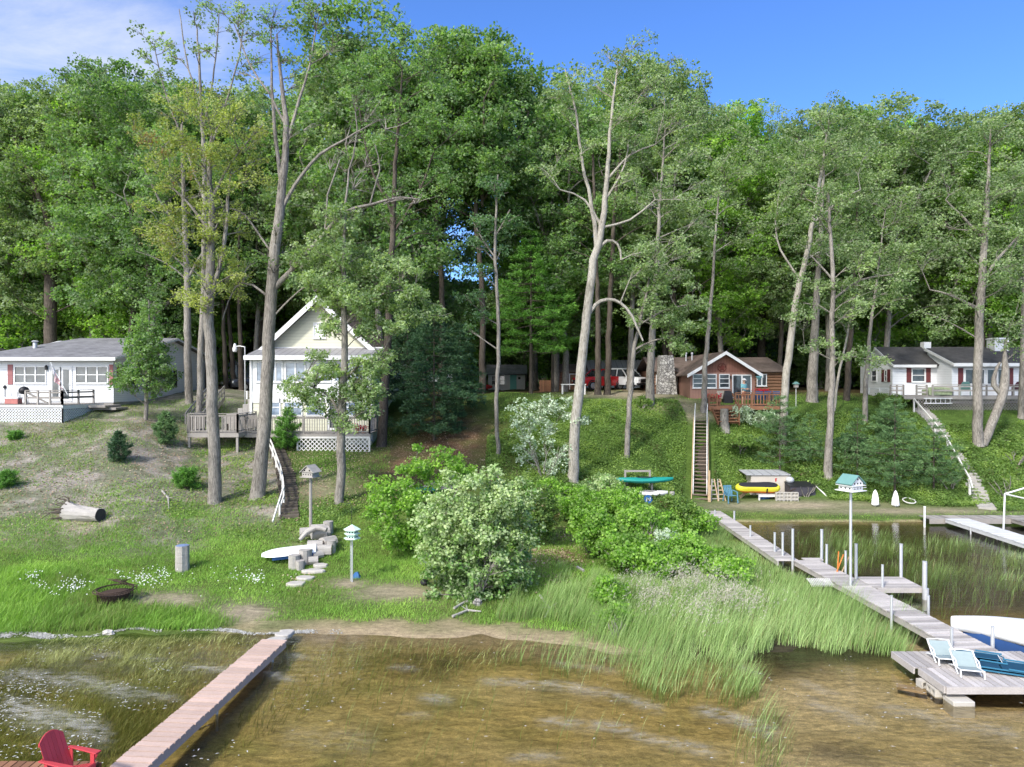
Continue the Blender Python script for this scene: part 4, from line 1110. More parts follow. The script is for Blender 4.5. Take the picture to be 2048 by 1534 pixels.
    rr = MB(); rail_run(rr, (1.75,.06,0), (L,.06,0), .85, 3, .2, bw=.06); rail_run(rr, (0,.06,0), (.55,.06,0), .75, 1, .2); rail_run(rr, (L-.04,.06,0), (L-.04,3.9,0), .85, 2, .2); rr.build('railing', M['redwood'], k)
    for x in (.1, 1.8, 3.4, L-.1):
        b_ = MB(); b_.box(x-.07,.02,gz1(dx0+x,46.05)-Zd-.2,x+.07,.16,-.04); b_.build('post', M['brownwood'], k)
    s = MB()
    for i in range(5): s.tone = random.random(); s.box(.2,-.3*i-.34,-.18*i-.24,1.5,-.3*i-.04,-.18*i-.19); s.box(.22,-.3*i-.05,-.18*i-.36,1.48,-.3*i-.03,-.18*i-.24)
    s.beam((.18,0,-.2),(.18,-1.5,-1.1),.05,.22); s.beam((1.52,0,-.2),(1.52,-1.5,-1.1),.05,.22); s.beam((1.52,-.05,.8),(1.52,-1.4,-.05),.06,.1); s.beam((1.52,-1.4,-1.0),(1.52,-1.4,-.02),.08,.08)
    s.build('step', M['redwood'], k)
    def dk(px_, D_): return (P(px_,0,D_).x, D_, Zd)
    fb = thing('flower_box', 'box of red flowers at the left corner of the log house deck', 'flower box', dk(1428, 46.6))
    b_ = MB(); b_.box(-.45,-.15,.25,.45,.15,.5); b_.box(-.4,-.1,0,-.3,.1,.25); b_.box(.3,-.1,0,.4,.1,.25); b_.build('box', M['redwood'], fb)
    b_ = MB()
    for i in range(120): b_.ball((random.uniform(-.45,.5), random.gauss(0,.1), .62+random.gauss(0,.08)), random.uniform(.02,.05), 5, 4)
    b_.build('blossom', M['flowerred'], fb)
    gr = thing('covered_grill', 'barbecue under a black cover on the log house deck', 'grill', dk(1455, 48.6)); gr.scale = (.72,.8,.8)
    b_ = MB(); b_.loft([[(x*w_,y*.3*w_+.0,z) for x, y in ((-.42,-1),(.42,-1),(.42,1),(-.42,1))] for z, w_ in ((.02,1.1),(.8,1.0),(1.12,.82),(1.2,.5))]); b_.build('cover', M['black'], gr, bevel=.05)
    tt = thing('patio_table', 'dark glass patio table on the log house deck', 'table', dk(1530, 47.6))
    b_ = MB(); b_.box(-.9,-.45,.68,.9,.45,.72); b_.build('table_top', M['black'], tt, bevel=.01)
    for x in (-.8,.8):
        for y in (-.38,.38):
            b_ = MB(); b_.box(x-.025,y-.025,0,x+.025,y+.025,.68); b_.build('leg', M['black'], tt)
    fb2 = thing('flower_pot', 'pot of red flowers on the table of the log house deck', 'flower pot', (P(1524,0,47.6).x, 47.6, Zd+.72))
    b_ = MB(); b_.lathe([(.1,0),(.15,.2)], (0,0,0), 10); b_.build('pot', M['pot'], fb2); b_ = MB()
    for i in range(90): b_.ball((random.gauss(0,.28), random.gauss(0,.12), .3+random.gauss(0,.05)), random.uniform(.02,.045), 5, 4)
    b_.build('blossom', M['flowerred'], fb2)
    def sidechair(x, D_, rz, m, label, grp):
        c = thing('patio_chair', label, 'chair', (x, D_, Zd), rz, grp)
        b_ = MB(); b_.box(-.26,-.26,.4,.26,.24,.44); b_.build('seat', m, c, bevel=.015)
        b_ = MB(); b_.prism([(-.26,.2,.46),(.26,.2,.46),(.24,.34,.95),(-.24,.34,.95)], (0,.03,.01)); b_.build('backrest', m, c, bevel=.01)
        for xx in (-.24,.24):
            b_ = MB(); b_.tube([(xx,-.26,0),(xx,-.26,.62),(xx,.3,.62)], .015, 6); b_.build('armrest', m, c)
            b_ = MB(); b_.tube([(xx,.22,0),(xx,.2,.45)], .015, 6); b_.build('leg', m, c)
        return c
    for i, (px_, lb) in enumerate(((1515,'left blue patio chair with its back to the deck railing of the log house'),(1531,'middle blue patio chair with its back to the deck railing of the log house'),(1548,'right blue patio chair with its back to the deck railing of the log house'))):
        sidechair(P(px_,0,46.65).x, 46.65, R(180)+random.uniform(-.2,.2), M['blue'], lb, 'blue chairs along the deck railing')
    sidechair(P(1440,0,48.9).x, 48.9, R(170), M['tan'], 'beige high-backed chair on the left part of the log house deck', None)
    hb = thing('hanging_basket', 'pale blue hanging basket under the right eave of the log house', 'hanging basket', P(1518, 752, 49.6))
    b_ = MB(); b_.lathe([(.05,-.28),(.2,-.1),(.24,.0)], (0,0,0), 12); b_.build('basket', M['ltblue'], hb); b_ = MB(); b_.tube([(.2,0,0),(0,0,.35)], .006, 4); b_.tube([(-.2,0,0),(0,0,.35)], .006, 4); b_.build('chain', M['black'], hb)
    # bird feeder on its pole
    bf = thing('bird_feeder', 'wooden bird feeder on a thin pole right of the log house', 'bird feeder', G(1592, 813))
    t_ = (813-775)*bf.location.y/FX; b_ = MB(); b_.tube([(0,0,-.1),(0,0,t_)], .018, 6); b_.build('pole', M['white'], bf)
    b_ = MB(); b_.box(-.13,-.1,t_,.13,.1,t_+.25); b_.build('body', M['greywood'], bf); b_ = MB(); b_.prism([(-.2,-.18,t_+.24),(.2,-.18,t_+.24),(0,-.18,t_+.4)], (0,.36,0)); b_.build('roof', M['tealroof'], bf)
log_house()

# ================================================================== right white house
def right_house():
    D = 52.; X0 = P(1785,0,D).x; Z0 = 5.95; F_ = Fr(X0, Z0)
    h = thing('white_house', 'white cottage with dark roof and maroon shutters at the right edge', 'house', (X0, D, Z0))
    e = F_.z(728,D); dr = 2.4; zr = F_.z(696.5,D+dr); W_ = 11.5; dp = 4.8
    w = MB(); w.prism([(0,0,-.5),(0,dp,-.5),(0,dp,e),(0,dr,zr-.06),(0,0,e)], (W_,0,0)); w.build('wall', M['wsid'], h)
    r = MB(); s = (zr-e)/dr
    slab(r, [(-.1,-.3,e-s*.3),(W_,-.3,e-s*.3),(W_,dr,zr),(-.1,dr,zr)], .1); slab(r, [(-.1,dr,zr),(W_,dr,zr),(W_,dp+.3,e-s*.3),(-.1,dp+.3,e-s*.3)], .1)
    ro = r.build('roof', M['shdark'], h)
    # projecting wing to the right
    xa = F_.x(1902,50.3); xw = 11.5; e2 = F_.z(729,50.0)
    w = MB(); w.box(xa,-1.8,-.5,xw,-.002,e2); w.prism([(xa+.02,-1.78,e2),(xa+.02,1.2,e2),(xa+.02,1.2,e2+1.05)], (.2,0,0)); w.build('wing_wall', M['wsid'], h)
    r2 = MB(); slab(r2, [(xa-.12,-2.2,e2-.02),(xw,-2.2,e2-.02),(xw,1.3,e2+1.22),(xa-.12,1.3,e2+1.22)], .1); rw = r2.build('wing_roof', M['shdark'], h)
    b_ = MB(); b_.box(xa-.14,-2.26,e2-.14,xw,-2.203,e2+.1); b_.beam((xa-.15,-2.2,e2-.0),(xa-.15,1.3,e2+1.24),.04,.2); b_.build('fascia', M['white'], rw)
    b_ = MB(); b_.box(-.12,-.36,e-s*.3-.1,xa-.2,-.303,e-s*.3+.1); b_.beam((-.12,-.3,e-s*.3+.02),(-.12,dr,zr+.02),.035,.16); b_.build('fascia', M['white'], ro)
    c = MB(); a, b = F_.x(1982,53), F_.x(2010,53); c.box(a,.6,e,b,1.5,F_.z(676,53)); c.box(a-.06,.54,F_.z(679,53),b+.06,1.56,F_.z(677,53)); c.build('chimney', M['white'], h)
    c = MB(); a, b = F_.x(1848,54), F_.x(1862,54); c.box(a,2.0,zr-.5,b,2.5,F_.z(684,54)); c.build('chimney', M['white'], h)
    window(h, 'front', 0, F_.x(1823,D), F_.z(764,D), F_.x(1850,D), F_.z(737,D), 1, 2)
    shutter(h, 'front', 0, F_.x(1813,D), F_.z(765,D), F_.x(1822,D), F_.z(736,D)); shutter(h, 'front', 0, F_.x(1852,D), F_.z(765,D), F_.x(1861,D), F_.z(736,D))
    window(h, 'front', 0, F_.x(1887,D), F_.z(770,D), F_.x(1896,D), F_.z(736,D), 1, 1)
    y = -1.8; d2 = 50.2
    shutter(h, 'front', y, F_.x(1916,d2), F_.z(772,d2), F_.x(1926,d2), F_.z(736,d2))
    window(h, 'front', y, F_.x(1929,d2), F_.z(769,d2), F_.x(1947,d2), F_.z(738,d2), 1, 1); window(h, 'front', y, F_.x(1949,d2), F_.z(769,d2), F_.x(1969,d2), F_.z(738,d2), 1, 1)
    window(h, 'front', y, F_.x(1973,d2), F_.z(769,d2), F_.x(1992,d2), F_.z(738,d2), 1, 1); window(h, 'front', y, F_.x(1994,d2), F_.z(769,d2), F_.x(2013,d2), F_.z(738,d2), 1, 1)
    shutter(h, 'front', y, F_.x(2016,d2), F_.z(772,d2), F_.x(2026,d2), F_.z(736,d2))
    window(h, 'left', 0, 2.2, F_.z(763,53), 3.0, F_.z(740,53), 1, 2); shutter(h, 'left', 0, 1.1, F_.z(764,53), 1.5, F_.z(739,53)); shutter(h, 'left', 0, .3, F_.z(764,53), .7, F_.z(739,53)); window(h, 'left', 0, .72, F_.z(763,53), 1.08, F_.z(740,53), 1, 2)
    Zd = CZ-(792-HZ)*48./FX; dx0, dx1 = P(1808,0,48).x, 40.
    k = thing('deck', 'long weathered deck with low rails in front of the right white house', 'deck', (dx0, 48., Zd)); L = dx1-dx0
    b_ = MB(); boards(b_, 0, L, 0, 3.9, 0, 'x', .14); b_.build('deck_boards', M['greywood'], k)
    b_ = MB(); b_.box(-.03,-.05,-.22,L,-.003,-.03); b_.build('rim_joist', M['greywood'], k)
    rr = MB(); rail_run(rr, (-.6,.6,0), (.3,.6,0), .75, 2, 0, 1); rail_run(rr, (.9,.06,0), (1.6,.06,0), .75, 1, 0, 2); rail_run(rr, (2.0,.06,0), (L,.06,0), .75, 6, 0, 1); rr.build('railing', M['greywood'], k)
    s = MB(); lattice(s, (1.0,.04,-.22), (L,.04,-.22), lambda u: min(.75, max(.1, Zd-.22-gz1(dx0+1.+u, 48.)+.06)), .2, .03); s.build('lattice_skirt', M['greywood'], k)
    la = thing('ladder', 'white aluminium ladder lying on its side under the right deck', 'ladder', P(1861, 806, 47.85))
    b_ = MB(); b_.beam((-.45,0,.32),(1.5,0,.32),.03,.06); b_.beam((-.45,0,-.02),(1.5,0,-.02),.03,.06); b_.build('side_rail', M['white'], la)
    for i in range(6):
        b_ = MB(); b_.beam((-.3+i*.33,0,0),(-.3+i*.33,0,.3),.03,.03); b_.build('rung', M['white'], la)
    def lc(px_, D_, m, label, rz):
        c = thing('patio_chair', label, 'chair', (P(px_,0,D_).x, D_, Zd), rz)
        b_ = MB(); b_.box(-.28,-.28,.38,.28,.25,.43); b_.build('seat', m, c, bevel=.02)
        b_ = MB(); b_.loft([[(-.27*w_,.22+q_,z_),(.27*w_,.22+q_,z_),(.27*w_,.27+q_,z_),(-.27*w_,.27+q_,z_)] for z_, q_, w_ in ((.43,0,1),(.8,.1,1.),(.98,.16,.7))]); b_.build('backrest', m, c, bevel=.015)
        for xx in (-.28,.28):
            b_ = MB(); b_.beam((xx,-.3,.62),(xx,.3,.66),.07,.03); b_.build('armrest', m, c); b_ = MB(); b_.beam((xx,-.26,0),(xx,-.26,.61),.04,.04); b_.build('leg', m, c)
            b_ = MB(); b_.beam((xx,.24,0),(xx,.24,.5),.04,.04); b_.build('leg', m, c)
    lc(1931, 48.9, M['tealroof'], 'green patio chair on the deck of the right white house', 2.6)
    lc(2026, 48.9, mat('plum_plastic', (.10,.035,.045), .6), 'dark plum patio chair at the right end of the white house deck', 3.5)
    tb = thing('draped_table', 'low table draped with leafy print cloth on the right house deck', 'table', (P(1874,0,48.8).x, 48.8, Zd))
    b_ = MB(); b_.loft([[(x*w_*.75+.05*math.sin(5*x+z_*9),y*w_*.4,z_) for x, y in ((-1,-1),(-.3,-1.1),(.4,-1),(1,-.9),(1,1),(-1,1))] for z_, w_ in ((.05,1.12),(.35,1.05),(.55,.9),(.6,.5))]); b_.build('cloth', M['quilt'], tb, smooth=True)
    gt = thing('covered_firepit', 'grey round covered fire table beside the draped table', 'table', (P(1893,0,48.9).x, 48.9, Zd)); b_ = MB(); b_.lathe([(.42,0),(.42,.5),(.36,.62),(.05,.68)], (0,0,0), 14); b_.build('cover', M['conc'], gt, smooth=True)
    # chain-link yard fence at its left side
    cf = thing('yard_fence', 'wire mesh fence with thin posts left of the white house', 'fence', (P(1738,0,50.5).x, 50.5, 5.6))
    for i in range(4):
        b_ = MB(); b_.tube([(i*.78,0,0),(i*.78,0,1.05)], .03, 6); b_.build('post', M['alu'], cf)
    b_ = MB(); b_.tube([(0,0,1.0),(2.35,0,1.0)], .02, 5)
    for c_ in np.arange(-1, 2.4, .14):
        for s2 in (1, -1):
            a0 = max(0, c_) if s2 == 1 else min(2.34, c_+1); 
            x0, x1 = (c_, c_+1) if s2 == 1 else (c_+1, c_)
            z0, z1 = 0., .98
            if 0 <= x0 <= 2.34 and 0 <= x1 <= 2.34: b_.beam((x0,0,z0),(x1,0,z1),.008,.008)
    b_.build('mesh', M['alu'], cf)
right_house()

# ================================================================== vehicles
def make_car(label, loc, rz, paint, front, kind='suv', name='parked_car', cat='car'):
    """forward is -y; length 4.6, width 1.9"""
    c = thing(name, label, cat, loc, rz)
    def sec(y, zb, zt, wb, wt): return [(-wb,y,zb),(-wb*1.02,y,(zb+zt)*.5),(-wt,y,zt-.06),(-wt+.07,y,zt),(wt-.07,y,zt),(wt,y,zt-.06),(wb*1.02,y,(zb+zt)*.5),(wb,y,zb)]
    b_ = MB()
    hood = 1.05 if kind == 'suv' else 1.12
    b_.loft([sec(-2.28,.5,.86,.78,.76), sec(-2.2,.38,hood-.05,.88,.84), sec(-1.1,.36,hood,.93,.88), sec(-.8,.36,hood+.04,.93,.88), sec(1.9,.38,hood+.02,.93,.88), sec(2.25,.42,hood-.02,.9,.86), sec(2.32,.5,.9,.84,.8)])
    b_.build('body', paint, c, smooth=True, bevel=.02)
    back = 2.15 if kind == 'suv' else .55; top = 1.78
    def cab(z, y0, y1, w_): return [(-w_,y0,z),(w_,y0,z),(w_,y1,z),(-w_,y1,z)]
    b_ = MB(); b_.loft([cab(hood,-1.0,back,.86), cab(top-.12,-.35,back-.22,.74)]); b_.build('cabin_glass', M['glass'], c, bevel=.03)
    b_ = MB(); b_.loft([cab(top-.118,-.4,back-.18,.76), cab(top-.03,-.32,back-.25,.73), cab(top,-.2,back-.4,.62)]); b_.build('roof', paint, c, smooth=True)
    for sx in (-1, 1):
        for y in ((-.98,-.38),(.15,.15),(1.15,1.15),(back-.04,back-.22)) if kind == 'suv' else ((-.98,-.38),(back-.06,back-.24)): b_ = MB(); b_.beam((sx*.87,y[0],hood),(sx*.755,y[1],top-.1),.07,.07); b_.build('pillar', paint, c)
    b_ = MB(); b_.box(-.62,-2.33,.56,.62,-2.24,.86); b_.box(-.9,-2.31,.36,.9,-2.1,.54); b_.build('grille', front, c, bevel=.02)
    for sx in (-1, 1):
        b_ = MB(); b_.box(sx*.72-.13,-2.3,.68,sx*.72+.13,-2.2,.86); b_.build('headlight', M['lampclear'], c, bevel=.03)
        b_ = MB(); b_.box(sx*.8-.06,2.27,.7,sx*.8+.06,2.36,1.0); b_.build('tail_light', M['lampred'], c)
        b_ = MB(); b_.box(sx*1.0-.09,-.85,hood+.03,sx*1.0+.09,-.72,hood+.2); b_.build('mirror', front, c, bevel=.03)
        for y in (-1.42, 1.38):
            w = MB(); w.lathe([(.0,-.12),(.26,-.12),(.35,-.1),(.37,0),(.35,.1),(.26,.12),(.0,.12)], (0,0,0), 20)
            w.v = [(sx*.84+v[2], y+v[0], .37+v[1]) for v in w.v]; wo = w.build('wheel', M['tyre'], c, smooth=True)
            w = MB(); w.lathe([(.02,.1),(.22,.11),(.24,.125),(.2,.135),(.06,.128),(.01,.14)], (0,0,0), 16); w.v = [(sx*(.84+v[2]) , y+v[0], .37+v[1]) for v in w.v]; w.build('rim', M['rim'], wo)
            a = MB(); a.tube([(sx*.92,y+.44*math.cos(t_),.37+.44*math.sin(t_)) for t_ in np.linspace(0, math.pi, 11)], .045, 5); a.build('wheel_arch', front, c)
    if kind == 'pickup':
        b_ = MB(); b_.box(-.72,.75,hood-.3,.72,2.15,hood+.025); b_.build('truck_bed', M['black'], c)
    return c
zc = lambda D, x: gz1(x, D)
x = P(1250,0,59).x; make_car('white sport utility vehicle with black nose parked before the grey garage', (x, 59, zc(59,x)), R(38), M['carwhite'], M['black'])
x = P(1200,0,58.5).x; make_car('red pickup truck parked between two dark tree trunks', (x, 58.5, zc(58.5,x)), R(-60), M['carred'], M['black'], 'pickup', 'parked_truck', 'truck')
x = P(858,0,58).x; make_car('white car mostly hidden behind the dark pine', (x, 58, CZ-(772-HZ)*58/FX), R(80), M['carwhite'], M['carwhite'])
x = P(500,0,57).x; make_car('dark car with its nose showing left of the gabled cottage', (x+.9, 57, CZ-(783-HZ)*57/FX), R(-60), M['cardark'], M['black'])
kx = MB(); kx.ball((0,0,.25), (1.1,.35,.28), 14, 8); tag(kx.build('red_kayak', M['red'], loc=tuple(P(962, 779, 66)), smooth=True), 'red kayak lying on the grass left of the far white building', 'kayak')
# grey table standing by the leaning tree
tb = thing('work_table', 'pale wooden table standing behind the leaning trunk', 'table', P(1146, 789, 52))
b_ = MB(); b_.box(-.9,-.35,.72,.95,.35,.78); b_.build('table_top', M['oldwhite'], tb)
for x in (-.8,.85):
    b_ = MB(); b_.box(x-.05,-.3,-.1,x+.05,.3,.72); b_.build('leg', M['oldwhite'], tb)
# ================================================================== docks
def dock(name, label, a, b, w, z, m, legs=(), bw=.14, cross=True, fas=None):
    """straight dock from a to b (x, y), boards across"""
    a = Vector((*a, 0)); b = Vector((*b, 0)); d = b-a; L = d.length; ang = math.atan2(d.y, d.x)-math.pi/2
    k = thing(name, label, 'dock', (a.x, a.y, z), ang)
    mb = MB(); boards(mb, -w/2, w/2, 0, L, 0, 'x', bw, .036, .04); mb.build('deck_boards', m, k)
    s = MB()
    for sx in (-1, 1): s.box(sx*(w/2-.045)-.025,0,-.2,sx*(w/2-.045)+.025,L,-.042)
    s.build('stringer', fas or m, k)
    for sx, y, h0, h1, r in legs:
        p = MB(); p.tube([(sx*(w/2+.04),y,h0-z),(sx*(w/2+.04),y,h1-z)], r, 8); p.build('post', M['alu'], k, smooth=True)
    return k
PD = .35
# left dock
k = dock('boardwalk_dock', 'narrow pinkish board dock running out from the grassy left shore', (-6.27,18.45), (-7.13,8.6), .68, PD, M['pinkwood'], [(sx*.55, y, -.5, .3, .03) for sx in (-1, 1) for y in (.6, 3.4, 6.4)], .145)
k = thing('chair_platform', 'orange-brown cedar platform beside the end of the left dock', 'dock', (-9.6, 8.2, PD))
mb = MB(); boards(mb, -.4, 2.2, 0, 4.35, .0, 'y', .14); mb.build('deck_boards', M['redwood'], k)
mb = MB(); mb.box(-.4,4.352,-.2,2.2,4.39,-.04); mb.build('rim_joist', M['redwood'], k)
for x, y in ((0,.3),(2.1,.3),(0,4.1),(2.1,4.1)):
    mb = MB(); mb.tube([(x,y,-1),(x,y,-.04)], .04, 8); mb.build('post', M['alu'], k)
# flat stones where the dock meets the shore
for i, (px_, py_, rx, ry, lb) in enumerate(((566,1268,.26,.16,'flat grey stone nearest the grass at the head of the left dock'),(552,1278,.25,.15,'flat grey stone touching the end boards of the left dock'),(574,1262,.22,.12,'small flat stone on the foam line above the left dock'))):
    g = P(px_, py_, 6.95*FX/(py_-HZ)); s = MB(); n = 9
    s.prism([(rx*(1+random.uniform(-.2,.2))*math.cos(a),ry*(1+random.uniform(-.2,.2))*math.sin(a),0) for a in np.linspace(0,2*math.pi,n+1)[:-1]], (0,0,.12))
    tag(s.build('stepping_stone', M['stonepale'], loc=(g.x, g.y, .14), bevel=.03), lb, 'stone', 'stepping stones at the left dock')
# long right dock: two straight runs, platforms
k = dock('boardwalk_dock', 'inner run of the long grey dock reaching the beach', (10.48,36.6), (10.48,26.55), .84, PD, M['dockwood'], [], .14)
for y, px_, top in ((35.6,1431,1022),(33.4,1468,1023),(29.5,1502,1052),(28.2,1551,1066),(27.2,1566,1066)):
    pass
k2 = dock('boardwalk_dock', 'outer run of the long grey dock leading to the sun platform', (11.2,26.6), (11.85,17.55), .98, PD, M['dockwood'], [], .14)
k2b = thing('dock_landing', 'small square landing where the two runs of the grey dock meet', 'dock', (10.92, 25.6, PD))
mb = MB(); boards(mb, .25, .95, 1.06, 1.5, -.003, 'x', .14); mb.build('deck_boards', M['dockwood'], k2b)
def dpost(px_, ptop, pbot, D, r, label, ztop=None):
    b = P(px_, pbot, D); t_ = CZ-(ptop-HZ)*D/FX
    mb = MB(); mb.tube([(0,0,-.5-0.),(0,0,t_)], r, 9); mb.tube([(0,0,t_),(0,0,t_+.02)], r*1.15, 9)
    o = mb.build('dock_post', M['alu'], loc=(b.x, b.y, 0), smooth=True)
    return tag(o, label, 'post', 'pipe posts along the grey dock')
PT = [(1430,1021,35.9,.04,'short pipe post at the beach end of the long dock'),
 (1469,1023,34.5,.045,'grey pipe post standing in the shallows right of the beach end of the long dock'),
 (1501,1052,30.6,.04,'pipe post beside the floating green weed, first on the inner dock run'),
 (1550,1066,27.9,.045,'pipe post second before the bend of the long dock'),
 (1566,1066,27.3,.045,'pipe post just before the bend of the long dock'),
 (1586,1059,26.6,.05,'tall pipe post right at the bend of the long dock'),
 (1644,1060,26.9,.055,'tall pipe post at the right corner of the dock landing'),
 (1654,1090,26.1,.045,'shorter pipe post right next to the dock landing corner'),
 (1692,1103,24.9,.04,'thin pipe post behind the tall birdhouse pole'),
 (1713,1089,24.1,.05,'pipe post at the inner back corner of the small side platform'),
 (1803,1089,24.3,.055,'pipe post at the outer back corner of the small side platform'),
 (1766,1131,23.1,.04,'pipe post at the front edge of the small side platform'),
 (1858,1193,21.0,.04,'short pipe post in the weedy water right of the outer dock run'),
 (1784,1193,20.2,.035,'thin pipe post on the reed side of the outer dock run'),
 (1905,1258,17.9,.035,'thin pipe post where the outer dock run meets the sun platform'),
 (1987,1255,18.0,.045,'pipe post between the sun platform and the covered boat')]
for px_, pt, D, r, lb in PT: dpost(px_, pt, 1200, D, r, lb)
# side platform
k = thing('side_platform', 'small grey platform jutting right from the long dock', 'dock', (11.95, 23.05, PD))
mb = MB(); boards(mb, -.02, 1.6, 0, 1.35, .004, 'x', .14); mb.build('deck_boards', M['dockwood'], k)
mb = MB(); mb.box(.1,-.04,-.16,1.62,-.004,-.0); mb.box(1.603,0,-.16,1.64,1.4,-.0); mb.build('rim_joist', M['dockwood'], k)
mb = MB(); mb.tube([(1.6,-.1,-.7),(1.6,-.1,.9)], .075, 10); mb.tube([(1.62,-.12,-.7),(1.62,-.12,.02)], .1, 10); mb.build('post', M['alu'], k, smooth=True)
# sun platform
k = thing('sun_platform', 'wide grey sunbathing platform at the outer end of the right dock', 'dock', (9.6, 15.62, PD))
mb = MB(); boards(mb, .1, 3.4, 0, 1.0, 0, 'y', .14); boards(mb, 0, 3.4, 1.02, 2.0, .012, 'y', .14); mb.build('deck_boards', M['dockwood'], k)
mb = MB(); mb.box(.1,-.045,-.16,3.4,-.003,-.0); mb.box(.06,0,-.16,.097,1,-.0); mb.box(-.04,1.02,-.15,-.003,2,.008); mb.build('rim_joist', M['dockwood'], k)
def cinder(label, loc, rz=0., grp=None, name='concrete_block'):
    mb = MB(); L, W_, Hh = .4, .2, .19
    mb.box(-L/2,-W_/2,0,L/2,-W_/2+.03,.03) if False else None
    for y0, y1 in ((-W_/2,W_/2),): 
        mb.box(-L/2,y0,0,L/2,y1,.032); mb.box(-L/2,y0,Hh-.032,L/2,y1,Hh)
        for x in (-L/2,-.018,L/2-.036): mb.box(x,y0,.032,x+.036,y1,Hh-.032)
    mb.tone = .5; mb.box(-L/2+.036,-.01,.032,L/2-.036,.01,Hh-.032)
    return tag(mb.build(name, M['block'], loc=loc, rotz=rz), label, 'concrete block', grp)
cinder('concrete block under the left front edge of the sun platform, left one', (9.75, 16.42, -.03), .1, 'blocks under the sun platform')
cinder('concrete block under the left front edge of the sun platform, right one', (9.72, 16.05, -.03), 1.5, 'blocks under the sun platform')
mb = MB(); mb.box(-.24,-.2,0,.24,.2,.38); tag(mb.build('support_block', M['block'], loc=(9.98, 15.6, -.28), bevel=.02), 'heavy concrete block under the front left corner of the sun platform', 'concrete block')
mb = MB(); mb.box(-.3,-.12,0,.3,.12,.05); tag(mb.build('loose_plank', M['tanwood'], loc=(9.35, 16.35, -.06), rotz=-.5), 'short pale plank lying in the water beside the sun platform', 'plank')

# loungers on the sun platform
def lounger(label, x, y, rz, sl, fr):
    c = thing('deck_lounger', label, 'lounger', (x, y, PD+.012), rz, 'white loungers on the sun platform')
    # head at -x end raised
    w = .28; prof = [(-.55,.52),(-.12,.2),(.42,.26)]
    for sy in (-w, w):
        b = MB(); b.tube([(-.62,sy,.60),(-.12,sy,.19),(.45,sy,.27)], .022, 8); b.tube([(-.7,sy,.02),(-.1,sy,.21),(.2,sy,.02)], .02, 8); b.tube([(.42,sy,.27),(.48,sy,.02)], .02, 8); b.tube([(-.5,sy,.46),(-.05,sy,.42),(.1,sy,.25)], .02, 8); b.build('side_frame', fr, c, smooth=True)
    b = MB(); b.tube([(-.62,-w,.6),(-.64,0,.62),(-.62,w,.6)], .024, 8); b.tube([(.45,-w,.27),(.45,w,.27)], .022, 8); b.tube([(-.7,-w,.03),(-.7,w,.03)], .02, 8); b.build('cross_bar', fr, c, smooth=True)
    b = MB(); b.prism([(-.58,-w+.03,.575),(-.58,w-.03,.575),(-.13,w-.03,.195),(-.13,-w+.03,.195)], (-.008,0,-.012)); b.build('back_sling', sl, c)
    b = MB(); b.prism([(-.11,-w+.03,.2),(-.11,w-.03,.2),(.43,w-.03,.28),(.43,-w+.03,.28)], (0,0,-.012)); b.build('seat_sling', sl, c); c.scale = (.66,.86,.66)
    return c
lounger('white-framed lounger with pale sling farther from the front edge of the platform', 10.5, 16.95, R(-100), M['sling'], M['white'])
lounger('white-framed lounger with pale sling nearest the front edge of the platform', 10.62, 16.28, R(-104), M['sling'], M['white'])
def folded(label, x, y, rz):
    c = thing('folded_lounger', label, 'lounger', (x, y, PD+.012), rz, 'navy loungers folded flat on the sun platform')
    for k_, z in enumerate((.05, .12)):
        b = MB(); o = .06*k_
        b.tube([(-.6+o,-.3,z),(.65+o,-.3,z),(.7+o,-.2,z),(.7+o,.2,z),(.65+o,.3,z),(-.6+o,.3,z),(-.6+o,-.3,z)], .018, 6); b.build('frame', M['bframe'], c, smooth=True)
        b = MB(); b.box(-.56+o,-.27,z-.004,.0+o,.27,z+.012); b.box(.03+o,-.27,z-.004,.62+o,.27,z+.012); b.build('sling', M['slingblue'], c)
    for s_ in (-.33, .33): b = MB(); b.tube([(.2,s_,.16),(.75,s_,.15)], .02, 6); b.build('armrest', M['bframe'], c)
    b = MB()
    for i in range(20): b.ball((.66, -.27+i*.028, .14), .008, 5, 4)
    b.build('lacing', M['white'], c)
    return c
folded('navy lounger folded flat, the one nearer the long dock', 11.12, 17.05, R(-25))
folded('navy lounger folded flat, the one nearer the front of the platform', 11.42, 16.5, R(-25))

# covered boat
c = thing('covered_boat', 'small boat under a white cover moored right of the long dock', 'boat', (14.3, 18.25, .0), R(-31)); c.scale = (1.05, 1.1, 1.15)
secs = []
for xx, w_, zt in ((-2.1,.05,.5),(-1.7,.38,.52),(-1.0,.66,.5),(0,.8,.48),(1.2,.78,.46),(2.0,.7,.45)):
    secs.append([(xx,-w_,zt),(xx,-w_*.93,.18),(xx,-w_*.6,-.12),(xx,w_*.6,-.12),(xx,w_*.93,.18),(xx,w_,zt)])
b = MB(); b.loft([[(v[0]*.96, v[1]*.84, v[2]-.06) for v in r_] for r_ in secs]); b.build('hull', M['hull'], c, smooth=True)
secs = []
for xx, w_, zt, hh in ((-2.3,.03,.5,.03),(-2.25,.06,.5,.05),(-1.3,.5,.49,.18),(-.5,.82,.47,.22),(0,.86,.46,.3),(.6,.86,.45,.26),(1.2,.84,.44,.36),(2.1,.75,.43,.2)):
    ring = [(xx,-w_,zt-.3),(xx,-w_*1.0,zt)]
    for f in (-.66,-.33,0,.33,.66): ring.append((xx, w_*f, zt+hh*(1-f*f)*(1+.2*math.sin(xx*5+f*4))))
    ring += [(xx,w_,zt),(xx,w_,zt-.3)]
    secs.append(ring)
b = MB(); b.loft(secs); cv = b.build('cover', M['cover'], c, smooth=True)
sb = cv.modifiers.new('sub', 'SUBSURF'); sb.levels = sb.render_levels = 2
